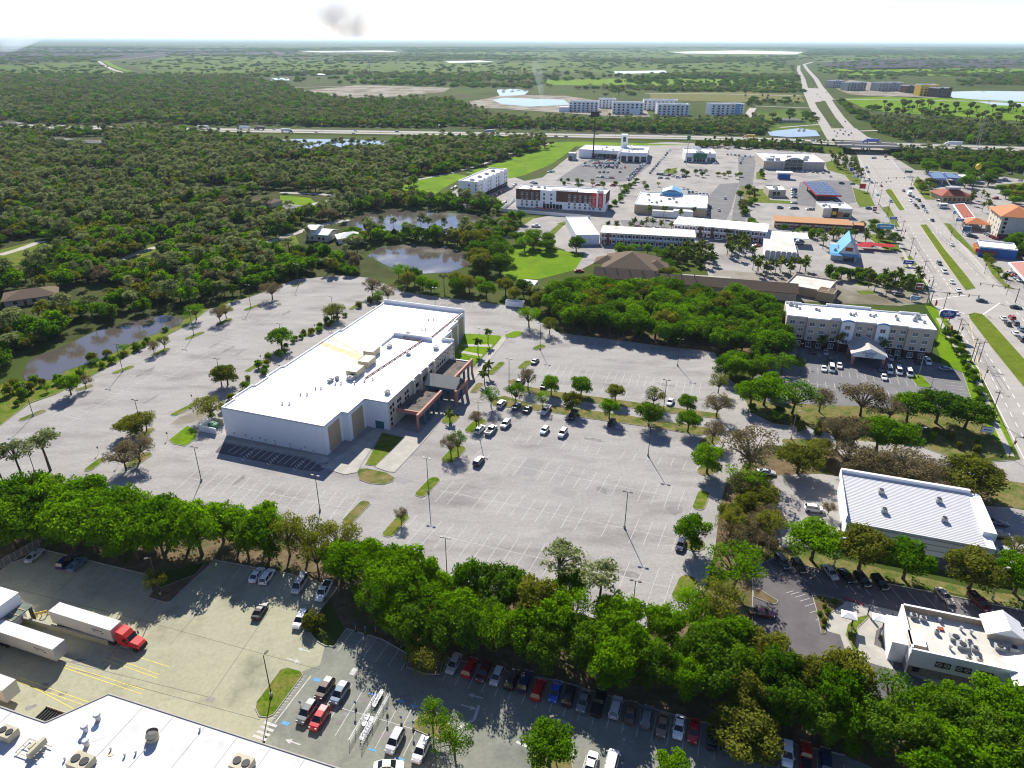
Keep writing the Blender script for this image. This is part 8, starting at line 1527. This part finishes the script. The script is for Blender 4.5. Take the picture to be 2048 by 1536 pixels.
# signs
def bsign(u,v,w_,h,z,face,lb,rz=-14,frame='white',post='metal',words=None,two=False):
    p=G(u,v); t=thing('roadside_sign',lb,'sign',(p.x,p.y,0),rad(rz))
    for x in ((-w_*.35,w_*.35) if two or w_>3 else (0,)): b=B(); b.box(x-.12,x+.12,-.12,.12,0,z); b.ob('post',MT[post],t)
    b=B(); b.box(-w_/2,w_/2,-.2,.2,z,z+h); b.ob('cabinet',MT[frame],t); b=B(); b.box(-w_/2+.12,w_/2-.12,-.23,-.2,z+.12,z+h-.12); f=b.ob('face',MT[face],t)
    if words: b=B(); b.box(-w_*.3,w_*.3,-.245,-.231,z+h*.42,z+h*.6); b.ob('print_band',MT[words],f)
    return t
bsign(1815,533,5.2,2.2,1.2,'bluedk','wide blue and white sign by the roadside lawn',words='text_w'); bsign(1829,603,3.8,1.8,.8,'blueroof','blue sign beside the inn exit',words='text_w'); bsign(1836,582,3.,3.2,.6,'redroof','red and dark sign on the corner lawn',words='text_w'); bsign(1765,478,9.5,3.,6.,'blueroof','large billboard on two posts above the palms',two=True,words='text_w'); bsign(1782,455,4.2,2.,5.,'text_b','blue purple pole sign by the highway',words='text_w'); bsign(1748,424,2.6,3.4,.4,'redroof','small red sign by the highway kerb',words='text_w'); bsign(1723,384,4.4,3.6,2.6,'red','red and green sign on the dark lawn',frame='green'); bsign(1700,352,3.,3.,4.,'text_b','blue sign among the palms'); bsign(1708,360,3.6,2.,2.,'bluewhite','white sign at the junction verge'); bsign(1815,352,6.5,2.2,2.6,'green','green highway sign right of the highway'); bsign(1770,318,3.,2.6,1.4,'orange','orange work sign below the overpass'); bsign(1915,457,4.6,1.9,4.5,'text_b','blue sign before the tile roofed hotel',words='text_w'); bsign(1906,437,2.2,2.,3.,'blueroof','small blue price sign by the fuel canopy'); bsign(1871,389,5.,1.8,2.4,'yellow','yellow sign before the red tile restaurant'); bsign(1972,868,3.4,1.8,.6,'bluewhite','low monument sign at the access road mouth',frame='walk',words='text_b'); bsign(1930,470,4.6,3.4,2.,'teal','sign with dark base beside the parked cars of the tile roofed hotel',frame='bluewhite')
p=G(1943,384); t=thing('ball_sign','yellow ball sign on a tall black pole','sign',(p.x,p.y,0)); b=B(); b.tube((0,0,0),(0,0,17),.35,.3,8); b.ob('pole',MT['blackm'],t); b=B(); b.ell((0,0,19),(2.1,2.1,2.3),10,7); b.ob('ball',MT['yellow'],t)
for u,v,h,w_,m,lb in ((1372,330,22,3.,'green','tall green topped sign pole beside the green fronted shop'),(1186,316,38,8,'blackm','tall black billboard pole between dealership and interstate'),(2046,352,24,1.,'white','tall white pole at the right edge')):
    p=G(u,v); t=thing('tall_sign',lb,'sign',(p.x,p.y,0),rad(-10)); b=B(); b.tube((0,0,0),(0,0,h),.7 if h>30 else .35,.5 if h>30 else .3,8); b.ob('pole',MT['blackm' if h>30 else 'metal' if w_>2 else 'white'],t); b=B(); b.box(-w_/2,w_/2,-.4,.4,h,h+(4 if h<30 else 5)) if w_>2 else b.ell((0,0,h),(.5,.5,.6),8,5); b.ob('panel',MT[m],t)
p=G(740,150); t=thing('lattice_tower','thin lattice mast in the far middle pasture','mast',(p.x,p.y,0)); b=B()
for s in ((-6,0),(6,0),(0,8)): b.tube((s[0],s[1],0),(s[0]*.5,s[1]*.5,60),.7,.5,4)
b.ob('legs',MT['metal'],t); b=B(); b.box(-9,9,-.6,.6,46,47.5); b.box(-7,7,-.6,.6,56,57.5); b.ob('crossarm',MT['metal'],t)
p=G(1950,305); t=thing('lattice_mast','tall lattice radio mast right of the overpass','mast',(p.x,p.y,0)); b=B()
for s in ((-1.6,-1),(1.6,-1),(0,1.6)): b.tube((s[0],s[1],0),(s[0]*.3,s[1]*.3,52),.13,.1,4)
b.ob('legs',MT['metal'],t); b=B()
for k in range(13): z=4*k; f=1-.7*z/52; g=1-.7*(z+4)/52; b.tube((-1.6*f,-f,z),(1.6*g,-g,z+4),.07,.07,3); b.tube((1.6*f,-f,z),(0,1.6*g,z+4),.07,.07,3)
b.ob('bracing',MT['metal'],t)
# interstate lights and signs
for i,u in enumerate(range(430,2040,115)):
    j=max(m for m in range(len(IU)) if IU[m][0]<=u); f=(u-IU[j][0])/(IU[j+1][0]-IU[j][0]); p=IPc[j].lerp(IPc[j+1],f)+INORM*-21.5; t=thing('highway_lamp','slim interstate lamp, %s from the left along the near shoulder'%ordn(i+1),'lamp post',(p.x,p.y,p.z),IA+math.pi/2,'interstate lamps'); b=B(); b.tube((0,0,0),(0,0,12),.13,.09,5); b.ob('pole',MT['metal'],t); b=B(); b.tube((0,0,12),(3,0,12.5),.07,.06,4); b.ob('arm',MT['metal'],t)
for (d,lb) in ((-21.2,'guard rail on the near side of the interstate'),(21.2,'guard rail on the far side of the interstate')):
    P=ioff(d); t=thing('guard_rail',lb,'guard rail',(0,0,0)); b=B()
    for p,q in zip(P[1:],P[2:]):
        b.quad((p.x,p.y,p.z+.5),(q.x,q.y,q.z+.5),(q.x,q.y,q.z+1.),(p.x,p.y,p.z+1.))
    b.ob('rail',MT['metal'],t)
# cart corral with carts
a,c=G(712,1492),G(765,1395); v=c-a; cor=thing('cart_corral','metal shopping cart corral between the painted stalls','corral',(a.x,a.y,.05),math.atan2(v.y,v.x)); Lc=v.length
for y in (-1.1,1.1):
    for k in range(6): b=B(); b.tube((Lc*k/5,y,0),(Lc*k/5,y,1.25),.045,.045,5); b.ob('post',MT['metal'],cor)
    for z in (.45,.85,1.2): b=B(); b.tube((0,y,z),(Lc,y,z),.035,.035,5); b.ob('rail',MT['metal'],cor)
cart=None; ca=math.atan2(v.y,v.x)
cb=B()
for z in (.45,.65,.85): 
    for (x0,y0,x1,y1) in ((-.5,-.28,.45,-.22),(-.5,.28,.45,.22),(.45,-.22,.45,.22),(-.5,-.28,-.5,.28)): cb.tube((x0,y0,z),(x1,y1,z),.02,.02,4)
for x,y in ((-.5,-.28),(-.5,.28),(.45,-.22),(.45,.22),(0,-.25),(0,.25)): cb.tube((x,y,.15),(x,y,.88),.018,.018,4)
cb.box(-.5,.45,-.24,.24,.44,.46); cm=cb.mesh('basket',MT['metal']); hmh=B().tube((-.62,-.28,.98),(-.62,.28,.98),.03,.03,5).mesh('handle',MT['bluedk']); wm=B()
for x in (-.45,.4):
    for y in (-.22,.22): wm.tube((x,y-.03,.07),(x,y+.03,.07),.07,.07,6)
wm=wm.mesh('casters',MT['black'])
for k,(x,y) in enumerate([(1.5+.55*i,-.45) for i in range(7)]+[(8.+.6*i,.4) for i in range(5)]+[(4.,.4),(5.2,.5)]):
    q=cor.matrix_basis@Vector((x,y,0)) if False else Vector((a.x,a.y,.05))+Vector((math.cos(ca)*x-math.sin(ca)*y,math.sin(ca)*x+math.cos(ca)*y,0)); t=thing('shopping_cart','wire shopping cart in the corral, %s along from its open lower end'%ordn(k+1),'cart',q,ca+rl.uniform(-.12,.12),'carts in the corral'); ob('basket',cm,t); ob('handle',hmh,t); ob('casters',wm,t)
for i,(u,v) in enumerate(((602,1420),(712,1420),(775,1432),(803,1450),(827,1460),(858,1470),(880,1480),(752,1268),(712,1264),(731,1270))):
    p=G(u,v); t=thing('accessible_sign','small blue pole sign, %s of those around the painted stalls'%ordn(i+1),'sign',(p.x,p.y,.05),rad(-18),'blue pole signs by the store'); b=B(); b.tube((0,0,0),(0,0,2.1),.04,.04,5); b.ob('post',MT['metal'],t); b=B(); b.box(-.2,.2,-.03,.03,1.6,2.15); b.ob('plate',MT['bluedk'],t); b=B(); b.tube((0,0,0),(0,0,.35),.22,.22,8); b.ob('footing',MT['black'],t)
# chain link fence at the left edge
a,c=G(-40,1160),G(80,1092); v=c-a; fe=thing('chain_link_fence','grey chain link fence at the left edge of the yard','fence',(a.x,a.y,0),math.atan2(v.y,v.x))
for k in range(11): b=B(); b.tube((v.length*k/10,0,0),(v.length*k/10,0,2.),.04,.04,5); b.ob('post',MT['metal'],fe)
for z in (.1,2.): b=B(); b.tube((0,0,z),(v.length,0,z),.03,.03,4); b.ob('rail',MT['metal'],fe)
b=B()
for k in range(int(v.length/.28)):
    x=.28*k; b.tube((x,0,.1),(x+1.9,0,2.),.008,.008,3,0,False); b.tube((x+1.9,0,.1),(x,0,2.),.008,.008,3,0,False)
b.ob('wire_mesh',MT['metal'],fe)
# wooden fence by the left pond
a,c=G(20,672),G(130,640); v=c-a; fe=thing('wooden_fence','weathered brown board fence beyond the left pond','fence',(a.x,a.y,0),math.atan2(v.y,v.x)); bm_=B().box(0,1.9,-.04,.04,.05,1.8).mesh('panel',MT['wood'])
for k in range(int(v.length/2)): ob('panel',bm_,fe,(2*k,0,0))
# person walking beside the bronze car
p=G(1307,1478); t=ob('person',None,None,(p.x,p.y,.05),.4,'person in dark clothes walking beside the long car row','person')
me=bpy.data.meshes.new('body'); V=[(0,0,.95),(0,0,1.2),(0,0,1.42),(0,0,1.55),(0,0,1.7),(.02,.2,1.4),(.08,.26,1.12),(.18,.24,.9),(.02,-.2,1.4),(-.06,-.27,1.12),(.06,-.26,.88),(.08,.1,.9),(.16,.11,.48),(.10,.11,.05),(.22,.11,.03),(-.06,-.1,.9),(-.12,-.11,.48),(-.26,-.11,.08),(-.16,-.11,.04)]
Ed=[(0,1),(1,2),(2,3),(3,4),(2,5),(5,6),(6,7),(2,8),(8,9),(9,10),(0,11),(11,12),(12,13),(13,14),(0,15),(15,16),(16,17),(17,18)]; me.from_pydata(V,Ed,[]); po=ob('body',me,t); me.materials.append(MT['text_k']); sm=po.modifiers.new('skin','SKIN'); po.modifiers.new('sub','SUBSURF').levels=1
rr=[.15,.15,.17,.07,.11,.08,.055,.04,.08,.055,.04,.1,.07,.05,.04,.1,.07,.05,.04]
for sv,r_ in zip(me.skin_vertices[0].data,rr): sv.radius=(r_,r_)
me.skin_vertices[0].data[0].use_root=True
b=B(); b.ell((0,0,1.74),(.115,.1,.1),8,6); b.ob('hair',MT['brickd'],t)
# ================================================================= smoke
def smoke(name,label,loc,dim,dens,col,seed,lean):
    b=B(); n=20; rings=9; V=[];Fc=[]
    for j in range(rings+1):
        f=j/rings; r=(.16+.84*f**.75); z=f*dim[2]
        for i in range(n): t=2*math.pi*i/n; V.append((dim[0]*.5*r*math.cos(t)+lean*f*f*dim[0],dim[1]*.5*r*math.sin(t),z))
    for j in range(rings):
        for i in range(n): a=j*n+i; c=j*n+(i+1)%n; Fc.append((a,c,c+n,a+n))
    Fc+= [tuple(range(n))[::-1],tuple(range(rings*n,rings*n+n))]; b.add(V,Fc)
    m=bpy.data.materials.new(name); m.use_nodes=True; t=m.node_tree; N=t.nodes; N.clear(); L=t.links; o=N.new('ShaderNodeOutputMaterial'); pv=N.new('ShaderNodeVolumePrincipled'); pv.inputs['Color'].default_value=(*col,1); pv.inputs['Anisotropy'].default_value=.2
    tc=N.new('ShaderNodeTexCoord'); nz=N.new('ShaderNodeTexNoise'); nz.inputs['Scale'].default_value=5.5/dim[0]; nz.inputs['Detail'].default_value=5; nz.inputs['Distortion'].default_value=.6; L.new(tc.outputs['Object'],nz.inputs['Vector'])
    gr=N.new('ShaderNodeSeparateXYZ'); L.new(tc.outputs['Generated'],gr.inputs[0])
    # soft edge: fade towards the sides and the top
    rp=N.new('ShaderNodeValToRGB'); rp.color_ramp.elements[0].position=.22; rp.color_ramp.elements[1].position=.78; L.new(nz.outputs[0],rp.inputs[0])
    tp=N.new('ShaderNodeMapRange'); tp.inputs['From Min'].default_value=1.; tp.inputs['From Max'].default_value=.1; L.new(gr.outputs[2],tp.inputs['Value'])
    ly=N.new('ShaderNodeVectorMath'); 
    sx=N.new('ShaderNodeMath'); sx.operation='SUBTRACT'; L.new(gr.outputs[0],sx.inputs[0]); sx.inputs[1].default_value=.5
    ab=N.new('ShaderNodeMath'); ab.operation='ABSOLUTE'; L.new(sx.outputs[0],ab.inputs[0]); ed=N.new('ShaderNodeMapRange'); ed.inputs['From Min'].default_value=.5; ed.inputs['From Max'].default_value=.12; L.new(ab.outputs[0],ed.inputs['Value'])
    m1=N.new('ShaderNodeMath'); m1.operation='MULTIPLY'; L.new(rp.outputs[0],m1.inputs[0]); L.new(tp.outputs[0],m1.inputs[1]); m3=N.new('ShaderNodeMath'); m3.operation='MULTIPLY'; L.new(m1.outputs[0],m3.inputs[0]); L.new(ed.outputs[0],m3.inputs[1]); m2=N.new('ShaderNodeMath'); m2.operation='MULTIPLY'; L.new(m3.outputs[0],m2.inputs[0]); m2.inputs[1].default_value=dens; L.new(m2.outputs[0],pv.inputs['Density']); L.new(pv.outputs[0],o.inputs['Volume'])
    b.ob(name,m,None,loc,label=label,cat='smoke',kind='stuff')
HAZE=1
# ================================================================= haze
hz=B(); hz.box(-72000,72000,-600,72000,-1.2,126); hm=bpy.data.materials.new('haze_air'); hm.use_nodes=True; t=hm.node_tree; t.nodes.clear(); o_=t.nodes.new('ShaderNodeOutputMaterial'); pv=t.nodes.new('ShaderNodeVolumePrincipled'); pv.inputs['Color'].default_value=(.62,.80,1.,1); pv.inputs['Density'].default_value=3.e-5; pv.inputs['Anisotropy'].default_value=.3; t.links.new(pv.outputs[0],o_.inputs['Volume'])
if HAZE: hz.ob('haze',hm,label='thin pale haze over the whole plain',cat='haze',kind='stuff')
smoke('smoke','tall grey smoke plume rising at the horizon',(-16200,80000,-700),(11500,5000,5600),2.1e-3,(.88,.87,.87),1,-.12)
smoke('smoke','thin blue smoke near the sandy site',tuple(G(1083,196))[:2]+(.2,),(34,28,70),.03,(.75,.85,1.),2,-.4)
smoke('smoke','low pale smoke at the far left below the horizon',tuple(G(10,106))[:2]+(.2,),(520,300,118),.012,(.8,.88,1.),3,.3)
